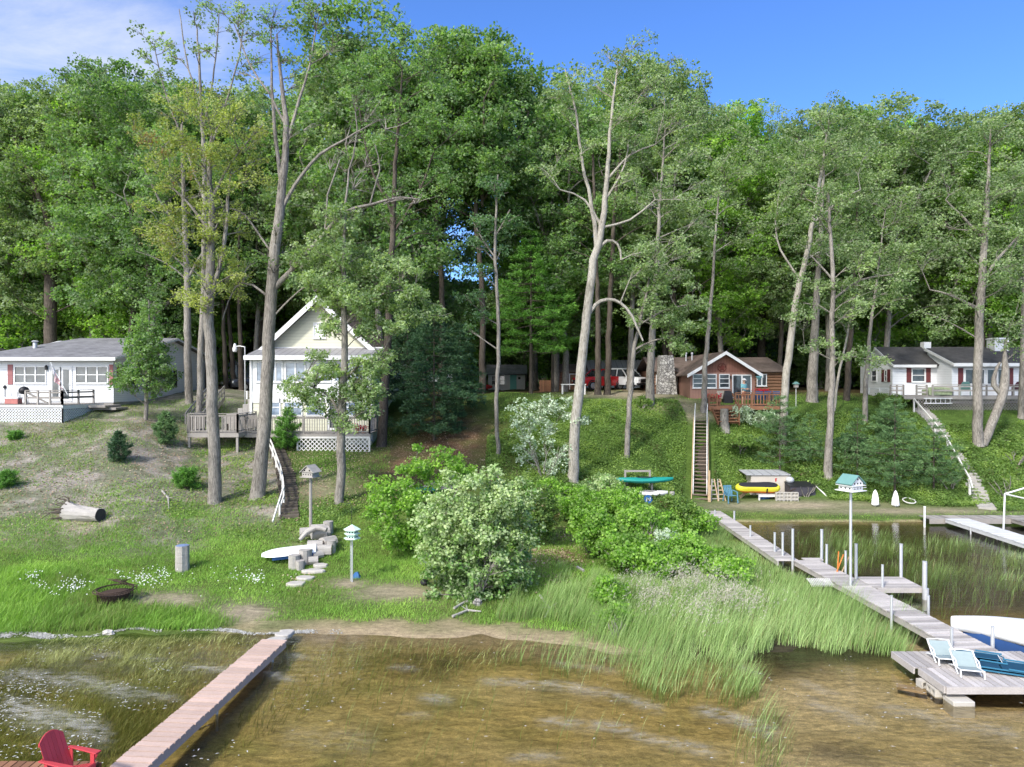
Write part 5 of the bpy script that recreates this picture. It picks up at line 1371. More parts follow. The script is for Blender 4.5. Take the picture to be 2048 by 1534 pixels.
b = MB(); b.loft([[(x,-.5+y,z) for x,y,z in ((-.55,0,.585),(-.2,.0,.6),(.0,.12,.63),(-.4,.1,.63))],[(x,-.5+y,z+.012) for x,y,z in ((-.55,0,.585),(-.2,.0,.6),(.0,.12,.63),(-.4,.1,.63))]]); b.build('blue_patch', M['hull'], c)
b = MB(); b.tube([(.5,-.86,.3),(.6,-1.0,.1),(.3,-1.1,.05)], .02, 6); b.tube([(.15,-.3,.75),(.2,-.32,1.0),(.35,-.25,1.1)], .012, 5); b.build('rope', M['white'], c)

# right-hand dock group
dock('boardwalk_dock', 'pale board dock running towards the camera from the right shore', (22.0,34.6), (22.0,24.0), 1.15, PD, mat('pale_dock_boards', (.56,.56,.57), .75, .1, 2, tone=.12, fine=.1), [(sx, y, -.5, .3, .035) for sx in (-1, 1) for y in (2, 6)], .14)
dock('boardwalk_dock', 'dark grey dock at the right edge with a pipe canopy frame', (25.2,35.0), (25.2,24.0), 1.0, PD, M['greywood'], [(-1, 4, -.5, .9, .04)], .14)
k = thing('shore_walk', 'dark grey board walk along the right shore joining two docks', 'dock', (20.7, 34.7, PD-.03))
mb = MB(); boards(mb, 0, 9.5, 0, .9, 0, 'y', .14); mb.build('deck_boards', M['greywood'], k); mb = MB(); mb.box(0,-.04,-.25,9.5,-.003,-.0); mb.build('rim_joist', M['greywood'], k)
mb = MB(); mb.tube([(0,0,-.5),(0,0,.98)], .05, 10); mb.tube([(0,0,.98),(0,0,1.02)], .062, 10)
tag(mb.build('mooring_post', M['white'], loc=(P(1850,0,34.2).x, 34.2, 0), smooth=True), 'white mooring post alone in the dark water left of the right docks', 'post')
lf = thing('boat_lift', 'white pipe canopy frame of a boat lift at the right edge', 'boat lift', (P(2007,0,32.5).x, 32.5, 0))
zt = CZ-(988-HZ)*32.5/FX
for x_, y_ in ((0,0),(3.2,0),(0,-4),(3.2,-4)):
    b = MB(); b.tube([(x_,y_,-.4),(x_+.08*(x_ == 0),y_,zt)], .04, 8); b.build('upright', M['white'], lf)
b = MB(); b.tube([(.08,0,zt),(1.6,0,zt+.45),(3.2,0,zt)], .04, 8); b.tube([(.08,-4,zt),(1.6,-4,zt+.45),(3.2,-4,zt)], .04, 8); b.tube([(.08,0,zt),(.08,-4,zt)], .035, 8); b.tube([(3.2,0,zt),(3.2,-4,zt)], .035, 8); b.build('top_frame', M['white'], lf)

# yellow-orange poles leaning at the dock
for i, (x0, y0, x1, y1, lb) in enumerate(((1678,1103,1676,1136,'upright orange marker stick, left of the group by the tall birdhouse pole'),(1688,1109,1675,1136,'leaning orange marker stick, middle of the group by the tall birdhouse pole'),(1699,1114,1683,1142,'pale leaning marker stick, right of the group by the tall birdhouse pole'))):
    a = P(x0, y0, 25.1); bb = P(x1, y1+6, 25.0); mb = MB(); mb.tube([Vector((0,0,-.35)), Vector((0,0,0)), a-bb], .022, 6)
    tag(mb.build('marker_stick', M['orange'] if i < 2 else M['tanwood'], loc=tuple(bb)), lb, 'stick', 'marker sticks in the reeds')

# ================================================================== bird houses
def hole(mb, x, y, z, r=.03): mb.tube([(x, y, z), (x, y-.012, z)], r, 10)
def birdhouse_barn():
    D = 23.3; b0 = Vector((P(1702,0,D).x, D, .0)); ztop = CZ-(950-HZ)*D/FX; zb = CZ-(981-HZ)*D/FX
    h = thing('birdhouse', 'large white martin house with teal roof on a tall pole by the long dock', 'birdhouse', b0)
    p = MB(); p.tube([(0,0,-.5),(0,0,zb)], .045, 10); p.tube([(0,0,-.2),(0,0,.05)], .07, 10); p.build('pole', M['alu'], h, smooth=True)
    rz = R(28); m3 = Matrix.Rotation(rz, 3, 'Z'); H_ = ztop-zb
    def T(mb): mb.v = [tuple(m3 @ Vector((v[0], v[1], 0)) + Vector((0, 0, v[2]+zb))) for v in mb.v]; return mb
    w = MB(); w.prism([(-.27,-.25,.02),(.27,-.25,.02),(.27,-.25,.28),(0,-.25,H_-.03),(-.27,-.25,.28)], (0,.5,0)); T(w).build('wall', M['white'], h)
    w = MB(); w.box(-.36,-.34,0,.36,.34,.022); w.box(-.34,-.32,.18,.34,.32,.2); w.build if False else None; T(w).build('balcony', M['white'], h)
    r = MB(); r.prism([(-.36,-.3,.22),(0,-.3,H_),(0,-.3,H_+.02),(-.37,-.3,.25)], (0,.6,0)); r.prism([(.36,-.3,.22),(.37,-.3,.25),(0,-.3,H_+.02),(0,-.3,H_)], (0,.6,0)); T(r).build('roof', M['tealroof'], h)
    e = MB()
    for z in (.1, .26):
        for x in (-.15, .0, .15): hole(e, x, -.25, z, .028)
    hole(e, 0, -.25, .4, .028)
    e2 = MB()
    for z in (.1,):
        for y in (-.16, 0, .16): e2.tube([(.27,y,z),(.282,y,z)], .028, 10); e2.tube([(-.27,y,z),(-.282,y,z)], .028, 10)
    e.v += e2.v; off = len(e.v)-len(e2.v); e.f += [tuple(i+off for i in f) for f in e2.f]; e.t += e2.t
    T(e).build('entrance_hole', M['hole'], h)
    f = MB(); f.tube([(-.28,-.33,.022),(.28,-.33,.022)], .008, 4); f.tube([(-.34,-.33,.12),(.34,-.33,.12)], .008, 4); T(f).build('perch_rail', M['white'], h)
birdhouse_barn()
def birdhouse_hex():
    g = G(704, 1165); D = g.y; zb = (1165-1078)*D/FX; zt = (1165-1050)*D/FX
    h = thing('birdhouse', 'pale mint two-storey birdhouse on a thin pole in the lower lawn', 'birdhouse', g)
    p = MB(); p.tube([(0,0,-.2),(0,0,zb)], .028, 8); p.tube([(-.07,.05,-.1),(-.07,.05,zb)], .012, 6); p.build('pole', M['alu'], h, smooth=True)
    hh = zt-zb; w = MB(); w.lathe([(.2,.02),(.2,hh*.66)], (0,0,zb), 6); w.build('wall', M['mint'], h)
    w = MB(); w.lathe([(.29,0),(.29,.025)], (0,0,zb), 6); w.lathe([(.28,hh*.33),(.28,hh*.33+.022)], (0,0,zb), 6); w.build('balcony', M['mint'], h)
    w = MB(); w.lathe([(.3,hh*.62),(.3,hh*.66),(.03,hh*.97),(.015,hh)], (0,0,zb), 6); w.build('roof', M['mint'], h)
    e = MB()
    for z in (.15, .49):
        for a in range(12):
            an = a*math.pi/6+.26; rr = .2*math.cos(math.pi/6)/math.cos(((an) % (math.pi/3))-math.pi/6)
            c_ = Vector((rr*math.cos(an), rr*math.sin(an), zb+hh*z)); d_ = Vector((math.cos(an), math.sin(an), 0)); e.tube([c_-d_*.02, c_+d_*.012], .024, 8)
    e.build('entrance_hole', M['hole'], h)
    s = thing('shepherd_hook', 'thin black hook pole standing just behind the mint birdhouse', 'pole', G(700, 1160) + Vector((0, .25, 0)))
    t_ = (1160-1012)*s.location.y/FX; b = MB(); b.tube([(0,0,-.1),(0,0,t_-.1),(-.05,0,t_),(-.15,0,t_),(-.18,0,t_-.08)], .011, 6); b.build('rod', M['black'], s)
    b = MB(); b.loft([[(-.14,-.1,0),(.18,-.1,0),(.18,.1,0),(-.14,.1,0)],[(-.02,-.06,.17),(.1,-.05,.2),(.1,.05,.2),(-.02,.06,.17)]]); tag(b.build('blue_bag', M['blue'], loc=G(710, 1156)), 'small blue bag lying at the foot of the mint birdhouse pole', 'bag')
birdhouse_hex()
def birdhouse_old():
    g = G(621, 1061); D = g.y; zb = (1061-955)*D/FX; zt = (1061-932)*D/FX
    h = thing('birdhouse', 'old grey weathered birdhouse on a thick post beside the left steps', 'birdhouse', g)
    p = MB(); p.tube([(0,0,-.2),(0,0,zb)], [.075,.06], 8); p.build('post', M['greywood'], h, smooth=True)
    hh = zt-zb; m3 = Matrix.Rotation(R(-20), 3, 'Z')
    def T(mb): mb.v = [tuple(m3 @ Vector((v[0], v[1], 0)) + Vector((0, 0, v[2]+zb))) for v in mb.v]; return mb
    w = MB(); w.box(-.25,-.24,.03,.25,.24,hh*.5); w.prism([(-.25,-.24,hh*.5+.002),(.25,-.24,hh*.5+.002),(0,-.24,hh*.97)], (0,.48,0)); T(w).build('wall', M['cutwood'], h)
    w = MB(); w.box(-.32,-.31,0,.32,.31,.028); w.box(-.29,-.28,hh*.46,.29,.28,hh*.5); T(w).build('balcony', M['cutwood'], h)
    r = MB(); r.prism([(-.33,-.3,hh*.42),(0,-.3,hh),(0,-.3,hh+.03),(-.36,-.3,hh*.44)], (0,.6,0)); r.prism([(.33,-.3,hh*.42),(.36,-.3,hh*.44),(0,-.3,hh+.03),(0,-.3,hh)], (0,.6,0)); T(r).build('roof', M['cutwood'], h)
    e = MB()
    for x in (-.12, .12): hole(e, x, -.24, hh*.62, .032)
    for x in (-.18,-.06,.06,.18): hole(e, x, -.24, hh*.26, .024)
    T(e).build('entrance_hole', M['hole'], h)
birdhouse_old()

# ================================================================== red slatted armchair
def adirondack():
    c = thing('adirondack_chair', 'red slatted garden armchair on the cedar platform bottom left', 'chair', (-7.5, 11.78, PD), math.atan2(-.3, .95)+math.pi/2)
    # local: forward = -y
    m = M['chairred']
    n = 6
    for i in range(n):
        x = -.235+i*.094; hg = lambda q: .9+.13*(1-min(1, abs(q)/.28)**2.); h1, h2 = hg(x-.043), hg(x+.043); hgt = max(h1, h2)
        b = MB(); b.tone = random.random(); b.prism([(x-.043,.14,.2),(x+.043,.14,.2),(x+.045,.14+.36*(h2-.2)/.8,h2),(x-.045,.14+.36*(h1-.2)/.8,h1)], (0,.02,.008)); b.build('back_slat', m, c)
    b = MB(); b.beam((-.3,.365,.58),(.3,.365,.58),.03,.08); b.beam((-.27,.49,.86),(.27,.49,.86),.03,.07); b.build('back_brace', m, c)
    for i in range(6):
        f = i/5; y = -.42+.5*f; b = MB(); b.tone = random.random(); b.obox((0,y,.39-.13*f), (.56,.088,.022), Matrix.Rotation(-.26, 3, 'X')); b.build('seat_slat', m, c)
    for sx in (-1, 1):
        b = MB(); b.prism([(sx*.33-.075,-.5,.58),(sx*.33+.075,-.5,.58),(sx*.33+.06,.1,.585),(sx*.33+.02,.38,.59),(sx*.33-.045,.38,.59)], (0,0,.026)); b.build('armrest', m, c, bevel=.008)
        b = MB(); b.box(sx*.29-.015,-.43,0,sx*.29+.015,-.32,.578); b.prism([(sx*.305,-.42,.45),(sx*.305,-.34,.45),(sx*.305,-.37,.578),(sx*.305,-.5,.578)], (sx*.03,0,0)); b.build('leg', m, c)
        b = MB(); b.prism([(sx*.265,-.46,.3),(sx*.265,-.46,.4),(sx*.265,.15,.25),(sx*.265,.52,.05),(sx*.265,.5,-.0),(sx*.265,.4,.0)], (sx*.022,0,0)); b.build('side_stretcher', m, c)
        b = MB(); b.box(sx*.3-.012,.2,.0,sx*.3+.012,.29,.58); b.build('leg', m, c)
    b = MB(); b.box(-.28,-.475,.3,.28,-.455,.4); b.build('front_apron', m, c); c.scale = (.78,.78,.84)
adirondack()

# ================================================================== stairs
def bank_stair():
    a = G(1400, 1000); a.z = .4; b_ = P(1402, 838, 45.0); d = Vector((b_.x-a.x, b_.y-a.y, 0)); run = d.length; rise = b_.z-a.z
    s = thing('bank_stairs', 'long steep wooden staircase with white hand pipes up the green bank', 'stairs', a, math.atan2(d.y, d.x)-math.pi/2)
    n = 23; w = .43
    for i in range(n):
        f = (i+.5)/n; t_ = MB(); t_.tone = random.random(); t_.box(-w,run*f-.13,rise*f-.02,w,run*f+.13,rise*f+.025); t_.build('tread', mat_tread, s)
    m_ = MB(); dz = .0
    for sx in (-1, 1): m_.prism([(sx*(w+.004),-.15,-.3),(sx*(w+.004),-.15,.12),(sx*(w+.004),run+.1,rise+.12),(sx*(w+.004),run+.1,rise-.3)], (sx*.05,0,0))
    m_.build('stringer', M['tanwood'], s)
    m_ = MB(); m_.box(-w+.01,.05,-.4,w-.01,.06,-.38); 
    m_.prism([(-w,.12,-.35),(w,.12,-.35),(w,run+.12,rise-.28),(-w,run+.12,rise-.28)], (0,.02,-.02)); m_.build('dark_underside', M['darkwood'], s)
    for sx in (-1, 1):
        m_ = MB(); x = sx*(w-.05); m_.tube([(x,.35,.35),(x,run*.5,rise*.5+.5),(x,run-.0,rise+.5),(x+.02,run+.35,rise+.85),(x+.02,run+.35,rise+1.0)], .032, 8)
        for f in np.linspace(.06, 1, 8): m_.tube([(x,run*f,rise*f),(x,run*f,rise*f+.48)], .022, 6)
        m_.build('handrail', M['oldwhite'], s, smooth=True)
    m_ = MB(); m_.box(w+.06,-.1,-.3,w+.16,.02,.9); m_.box(w+.07,.9,.2,w+.13,1.0,1.6); m_.build('post', M['tanwood'], s)
mat_tread = mat('worn_dark_treads', (.17,.13,.10), .85, .2, 4, .3, tone=.35, fine=.15)
bank_stair()

def path_steps(name, label, pts, w, m, h=.14, rail=None, raillabel=None):
    """timber or stone steps laid on the slope through photo pixels"""
    G_ = [G(*p) for p in pts]; s = thing(name, label, 'stairs', G_[0]); o = G_[0]
    tot = []
    for i in range(len(G_)-1):
        L = (G_[i+1]-G_[i]).length; n = max(2, round(L/.33))
        for k in range(n): tot.append((G_[i].lerp(G_[i+1], k/n), (G_[i+1]-G_[i])))
    for p, d in tot:
        dxy = Vector((d.x, d.y, 0)).normalized(); mr = Matrix((Vector((dxy.y, -dxy.x, 0)), dxy, Vector((0, 0, 1)))).transposed()
        z = gz1(p.x, p.y); b = MB(); b.tone = random.random(); b.obox(Vector((p.x, p.y, z+.02))-o+Vector((random.gauss(0,.02),0,0)), (w*random.uniform(.92,1.06), .3, h), mr); b.build('tread', m, s, bevel=.015)
    return s
path_steps('garden_steps', 'weathered timber steps with white rail climbing the left slope', [(578,1034),(577,985),(572,950),(563,922),(550,895)], .85, M['darkwood'], .16)
rl = thing('stair_rail', 'crooked white wooden handrail beside the left timber steps', 'railing', G(559, 1034)); o = rl.location.copy()
top = [(559,1000,1034),(567,975,1012),(565,955,990),(561,935,965),(552,910,940),(545,893,918),(535,872,895)]
pp = []
for x, yt, yb in top:
    g = G(x, yb); hgt = (yb-yt)*g.y/FX; pp.append((g-o, hgt))
b = MB()
for i, (g, hgt) in enumerate(pp):
    b = MB(); b.beam(g-Vector((0,0,.1)), g+Vector((0,0,max(hgt, .75))), .07, .07); b.build('post', M['oldwhite'], rl)
b = MB()
for i in range(len(pp)-1):
    for f in (1., .5): b.beam(pp[i][0]+Vector((0,0,max(pp[i][1],.75)*f)), pp[i+1][0]+Vector((0,0,max(pp[i+1][1],.75)*f)), .05, .09)
b.beam(pp[0][0]+Vector((0,0,.75)), pp[0][0]+Vector((0,-.9,-.05)), .05, .09)
b.build('hand_bar', M['oldwhite'], rl)
path_steps('stone_steps', 'grey stone steps descending the right bank to the shore', [(1975,1018),(1955,985),(1938,950),(1912,915),(1890,880),(1865,845),(1838,815)], .85, M['conc'], .18)
rl = thing('stair_rail', 'long white handrail on posts beside the right stone steps', 'railing', G(1943, 992)); o = rl.location.copy()
b = MB(); tops = []
for x, yt, yb in ((1940,958,993),(1895,878,909),(1870,847,875),(1828,802,824)):
    g = G(x, yb); hgt = max(.9, (yb-yt)*g.y/FX); tops.append(g-o+Vector((0,0,hgt))); b = MB(); b.beam(g-o-Vector((0,0,.1)), tops[-1], .09, .09); b.build('post', M['oldwhite'], rl)
b = MB()
for i in range(3): b.beam(tops[i], tops[i+1], .06, .1)
b.beam(tops[0], tops[0]+(tops[0]-tops[1])*.12+Vector((0,0,-.25)), .06, .1); b.build('hand_bar', M['oldwhite'], rl)

# ================================================================== things on the little beach
def beach():
    D = 41.; g = G(1537, 992)
    def at_(px_, D_, dz=0.): x = P(px_,0,D_).x; return Vector((x, D_, gz1(x, D_)+dz))
    b0 = at_(1537, 41.0); b0.z = .8
    h = thing('storage_bunker', 'low tan storage box with grey lid set in the foot of the bank', 'storage box', (b0.x, 40.7, .5)); s = 40.7/FX
    x0, x1 = (1499-1537)*s, (1576-1537)*s; zt = CZ-(951-HZ)*s-.5
    b = MB(); b.box(x0,0,-.5,x1,1.0,zt); b.build('wall', M['tan'], h); b = MB(); b.prism([(x0-.3,-.08,zt+.02),(x1+.03,-.08,zt+.02),(x1-.1,1.2,zt+.14),(x0-.35,1.2,zt+.14)], (0,0,.05)); b.build('lid', M['metgrey'], h)
    b = MB(); cx = (1548-1537)*s; cz = CZ-(960-HZ)*s-.5; b.box(cx-.03,-.012,cz-.1,cx+.03,0,cz+.1); b.box(cx+.031,-.012,cz+.06,cx+.08,0,cz+.1); b.box(cx+.031,-.012,cz-.02,cx+.07,0,cz+.02); b.build('red_mark', M['red'], h)
    b = MB(); b.beam((x0+.0,-.3,.5),(x0-.85,-.55,-.02),.04,.18); tag(b.build('leaning_plank', M['tanwood'], loc=tuple(h.location)), 'pale plank leaning down from the left of the tan storage box', 'plank')
    # bench made of an old dock section on blocks
    t_ = thing('dock_section', 'grey dock section used as a low table on concrete blocks', 'table', (P(1515,0,39.6).x, 39.4, 0)); s = 39.4/FX; zt = CZ-(989-HZ)*s
    x1 = (1593-1515)*s
    b = MB(); boards(b, 0, x1, 0, 1.1, zt, 'x', .14); b.build('deck_boards', M['greywood'], t_); b = MB(); b.box(0,-.035,zt-.14,x1,-.003,zt-.02); b.build('rim_joist', M['oldwhite'], t_)
    for x in (.05, x1*.55):
        b = MB(); b.box(x-.04,.0,.2,x+.04,.08,zt-.14); b.build('leg', M['oldwhite'], t_)
    b = MB(); b.ball((0,0,.22),(.35,.2,.2),10,6,.15); tag(b.build('blue_tarp', M['blue'], loc=(P(1528,0,39.8).x,39.8,.33)), 'crumpled blue tarp under the dock-section table', 'tarp')
    for r_ in range(3):
        for c_ in range(3):
            cinder('concrete block, %s of the %s row of the stack under the grey table' % (('left','middle','right')[c_], ('bottom','middle','top')[r_]), (P(1559,0,39.2).x+c_*.42, 39.2, .33+r_*.195), 0, 'stack of concrete blocks on the beach')
    # inflatable
    f = thing('inflatable_raft', 'peanut-shaped yellow inflatable with dark top lying on the grey table', 'raft', (P(1515,0,39.9).x, 39.9, zt+.14)); k = 39.9/FX; f.rotation_euler = (R(20), 0, 0)
    def outline(sc, n=44):
        pts = []
        for i in range(n):
            a = 2*math.pi*i/n; L = 1.27*math.cos(a); ww = (.46+.15*math.cos(2*a)+.06*math.cos(a))*math.sin(a); pts.append((L*sc, ww*sc))
        return pts
    def band(zs, m, nm, cap=True):
        b = MB(); b.loft([[(x,y,z) for x, y in outline(sc)] for sc, z in zs], cap); return b.build(nm, m, f, smooth=True)
    band([(.86,0),(.95,.06),(.985,.12)], M['orange'], 'bottom_tube'); band([(.99,.12),(1.0,.2),(.985,.28),(.93,.35),(.86,.375)], M['yellow'], 'side_tube'); band([(.87,.376),(.8,.4),(.5,.41)], mat('dark_mesh_cloth', (.022,.022,.028), .85, .1), 'top_sheet')
    b = MB(); b.box(.35,-.47,.1,.41,-.42,.36); b.build('strap', M['black'], f)
    # dark chest
    h = thing('dark_chest', 'dark charcoal storage chest on blocks at the right of the beach things', 'storage box', (P(1582,0,39.8).x, 39.8, .6)); k = 39.8/FX; L = 50*k; zt2 = CZ-(976-HZ)*k-.55
    b = MB(); b.prism([(0,0,.02),(0,.9,.02),(0,.9,zt2+.15),(0,.1,zt2)], (L,0,0)); b.build('body', mat('charcoal_board', (.045,.042,.05), .7, .15, 3, .2), h); b = MB(); b.prism([(-.04,.06,zt2+.0),(L+.04,.06,zt2+.0),(L+.04,.95,zt2+.16),(-.04,.95,zt2+.16)], (0,0,.04)); b.build('lid', M['black'], h)
    for i in range(3): cinder('concrete block carrying the charcoal chest, %s one' % ('left','middle','right')[i], (P(1600,0,39.9).x+i*.43, 39.95, .36), 0, 'blocks under the charcoal chest')
    gb = MB(); gb.ball((0,0,.2),(.25,.25,.2),12,7); tag(gb.build('steel_tub', M['alu'], loc=(P(1580,0,40.6).x, 40.6, 1.2), smooth=True), 'small shiny tub between the tan box and the charcoal chest', 'tub')
    rk = MB()
    for i in range(8): rk.tube([(random.uniform(0,.1),0,.0),(random.uniform(.3,.7),random.uniform(-.1,.2),random.uniform(.0,.35))], .012, 5)
    tag(rk.build('garden_tool', M['rust'], loc=(P(1570,0,39.6).x, 39.6, zt+.03)), 'bundle of rusty red garden tools on the right end of the grey table', 'tools')
    pl = MB()
    for i in range(4): pl.tube([(.1*i,0,.7-.1*i),(.55+.12*i,-.6,0)], .022, 6)
    tag(pl.build('pipe_bundle', M['oldwhite'], loc=(P(1634,0,40.1).x, 40.2, .4)), 'bundle of white pipes leaning right of the charcoal chest', 'pipes')
    # plastic chair
    c = thing('plastic_chair', 'faded blue plastic armchair standing on the sand beside the long stairs', 'chair', (P(1462,0,39.).x, 39.05, .36), R(12))
    b = MB(); b.prism([(-.24,-.25,.4),(.24,-.25,.4),(.22,.22,.37),(-.22,.22,.37)], (0,0,.03)); b.build('seat', M['bluegrey'], c, bevel=.01)
    b = MB()
    for i in range(5): x = -.18+.09*i; b.prism([(x-.035,.22,.4),(x+.035,.22,.4),(x*1.15+.035,.36,.88),(x*1.15-.035,.36,.88)], (0,.018,0))
    b.beam((-.25,.36,.88),(.25,.36,.88),.03,.07); b.build('backrest', M['bluegrey'], c, bevel=.008)
    for sx in (-1,1):
        b = MB(); b.prism([(sx*.27-.04,-.26,.6),(sx*.27+.04,-.26,.6),(sx*.27+.03,.3,.64),(sx*.27-.03,.3,.64)], (0,0,.025)); b.build('armrest', M['bluegrey'], c)
        b = MB(); b.beam((sx*.27,-.24,.6),(sx*.29,-.28,0),.06,.03); b.build('leg', M['bluegrey'], c); b = MB(); b.beam((sx*.24,.26,.62),(sx*.27,.36,0),.05,.03); b.build('leg', M['bluegrey'], c)
    # wooden step ladders
    for px_, lb, tl in ((1430, 'old wooden ladder leaning against the bank right of the long stairs', .35), (1444, 'pale plank trestle standing between the ladder and the plastic chair', -.2)):
        la = thing('ladder', lb, 'ladder', (P(px_,0,39.3).x, 39.3, .38))
        b = MB(); b.beam((-.2,0,0),(-.12+tl*.5,.75,1.15),.05,.07); b.beam((.22,0,0),(.2+tl*.5,.75,1.15),.05,.07); b.build('side_rail', M['greywood'] if tl > 0 else M['tanwood'], la)
        for i in range(5):
            f = .12+i*.19; b = MB(); b.beam((-.2+(.08+tl*.5)*f,.75*f,1.15*f),(.22+(-.02+tl*.5)*f,.75*f,1.15*f),.04,.06); b.build('rung', M['greywood'] if tl > 0 else M['tanwood'], la)
    # folded umbrellas
    for px_, lb in ((1751,'folded white parasol on the right shore, the left one of two'),(1792,'folded white parasol on the right shore, the right one of two')):
        u = thing('parasol', lb, 'parasol', at_(px_, 38.2), random.uniform(0,1), 'folded parasols on the shore')
        b = MB(); n = 14
        rings = [[(r*(1+.22*math.sin(5*a+z*3))*math.cos(a), r*(1+.22*math.sin(5*a+z*3))*math.sin(a), z) for a in np.linspace(0,2*math.pi,n+1)[:-1]] for r, z in ((.1,.05),(.17,.12),(.16,.4),(.12,.65),(.07,.82),(.02,.9))]
        b.loft(rings); b.build('canopy', M['fabric'], u, smooth=True); b = MB(); b.tube([(0,0,-.1),(0,0,.93)], .018, 6); b.build('pole', M['white'], u)
    g = at_(1819, 38.7, .12); b = MB(); b.tube([(.32*math.cos(a),.3*math.sin(a),.05+.1*math.sin(a)) for a in np.linspace(0,6.0,22)], .03, 6); tag(b.build('white_hose_ring', M['oldwhite'], loc=tuple(g), smooth=True), 'white ring of pipe lying on the grass right of the parasols', 'ring')
    # kayak rack
    rk = thing('kayak_rack', 'grey post rack holding the teal kayak left of the long stairs', 'rack', at_(1279, 37.8)); s = 37.8/FX; z0 = rk.location.z
    zr = CZ-(945-HZ)*s-z0
    for px_ in (1254, 1304):
        for y in (0, .6): b = MB(); b.box((px_-1279)*s-.05,y-.05,-.3,(px_-1279)*s+.05,y+.05,zr+(.06 if y else -.55)); b.build('post', M['greywood'], rk)
    b = MB(); b.beam(((1252-1279)*s,.6,zr),((1306-1279)*s,.6,zr),.08,.1)
    for px_ in (1254,1304): b.beam(((px_-1279)*s,-.1,zr-.62),((px_-1279)*s,.7,zr-.62),.07,.08)
    b.build('rail', M['greywood'], rk)
    def kayak(name, label, loc, L, w_, m, rz=0, roll=1.):
        k_ = thing(name, label, 'kayak', loc, rz); secs = []
        for f in np.linspace(-1, 1, 15):
            ww = w_*(1-abs(f)**2.6)+.012; lift = .07*f*f; hh = .17*(1-.5*abs(f)**3)
            secs.append([(f*L/2, ww*math.cos(a), lift+hh*math.sin(a)*(1. if math.sin(a) > 0 else .9)) for a in np.linspace(0, 2*math.pi, 13)[:-1]])
        b = MB(); b.loft(secs); b.build('hull', m, k_, smooth=True)
        b = MB(); b.tube([(.0+.42*math.cos(a),.2*math.sin(a),.165) for a in np.linspace(0,2*math.pi,17)], .02, 6, False); b.build('cockpit_rim', M['black'], k_); return k_
    kayak('kayak', 'teal kayak resting on the post rack above the shrubs', (P(1290,0,37.6).x, 37.6, z0+zr-.40), 3.1, .33, M['teal'], R(4))
    kayak('kayak', 'pale grey kayak lying low beneath the teal kayak', (P(1297,0,37.3).x, 37.2, z0+zr-1.05), 2.0, .3, M['oldwhite'], R(-3))
    kayak('kayak', 'blue-white kayak half buried in the shrubs left of the rack', (P(1150,0,35.2).x, 35.6, 1.25), 2.6, .3, M['sling'], R(8))
    k_ = kayak('kayak', 'teal kayak with its end sticking out of the left shrubs', (P(846,0,34.).x, 34.6, 1.75), 2.2, .34, M['teal'], R(30))
    b = MB(); b.loft([[(x,w_*math.cos(a),.35*math.sin(a)*hh) for a in np.linspace(0,math.pi,9)] for x, w_, hh in ((-.9,.05,.3),(-.5,.4,.9),(.2,.5,1),(.9,.45,.95))]); tag(b.build('upturned_boat', M['greywood'], loc=(P(875,0,35.2).x, 35.2, 1.75), rotz=R(35), smooth=True), 'grey upturned boat hull among the left shrubs', 'boat')
    d = thing('blue_disc', 'round blue disc with white marks in the shrubs below the kayak rack', 'buoy', P(1297, 999, 35.6), R(5)); b = MB(); b.tube([(0,0,0),(0,.1,0)], .21, 22); b.build('disc', M['blue'], d)
    b = MB()
    for a, c_ in (((-.1,-.1),(-.08,.1)),((-.08,.1),(.08,-.08)),((.08,-.08),(.1,.1))): b.beam((a[0],-.008,a[1]),(c_[0],-.008,c_[1]),.012,.035,up=(0,1,0)) if False else b.prism([(a[0]-.022,-.001,a[1]),(a[0]+.022,-.001,a[1]),(c_[0]+.022,-.001,c_[1]),(c_[0]-.022,-.001,c_[1])], (0,-.006,0))
    b.build('white_mark', M['white'], d)
    st = MB(); st.lathe([(.22,-.2),(.17,.1),(.15,.5),(.13,.55)], (0,0,0), 9); tag(st.build('old_stump', M['cutwood'], loc=tuple(at_(1344, 38.0))), 'bleached stump at the right end of the kayak rack', 'stump')
    lp = thing('white_lattice', 'piece of white lattice lying in the reeds beside the long dock', 'lattice panel', P(1640, 1166, 23.6)); lp.location.z = .30; lp.scale = (.6,.7,.9)
    b = MB()
    for c_ in np.arange(-.6, .61, .1):
        b.beam((c_,-.35,.0),(c_+.1,.35,.16),.03,.01)
    for c_ in np.arange(-.35, .36, .1): b.beam((-.6,c_,.02+.08+.1*c_),(.65,c_,.02+.08+.1*c_),.03,.01)
    b.build('slats', M['oldwhite'], lp)
beach()

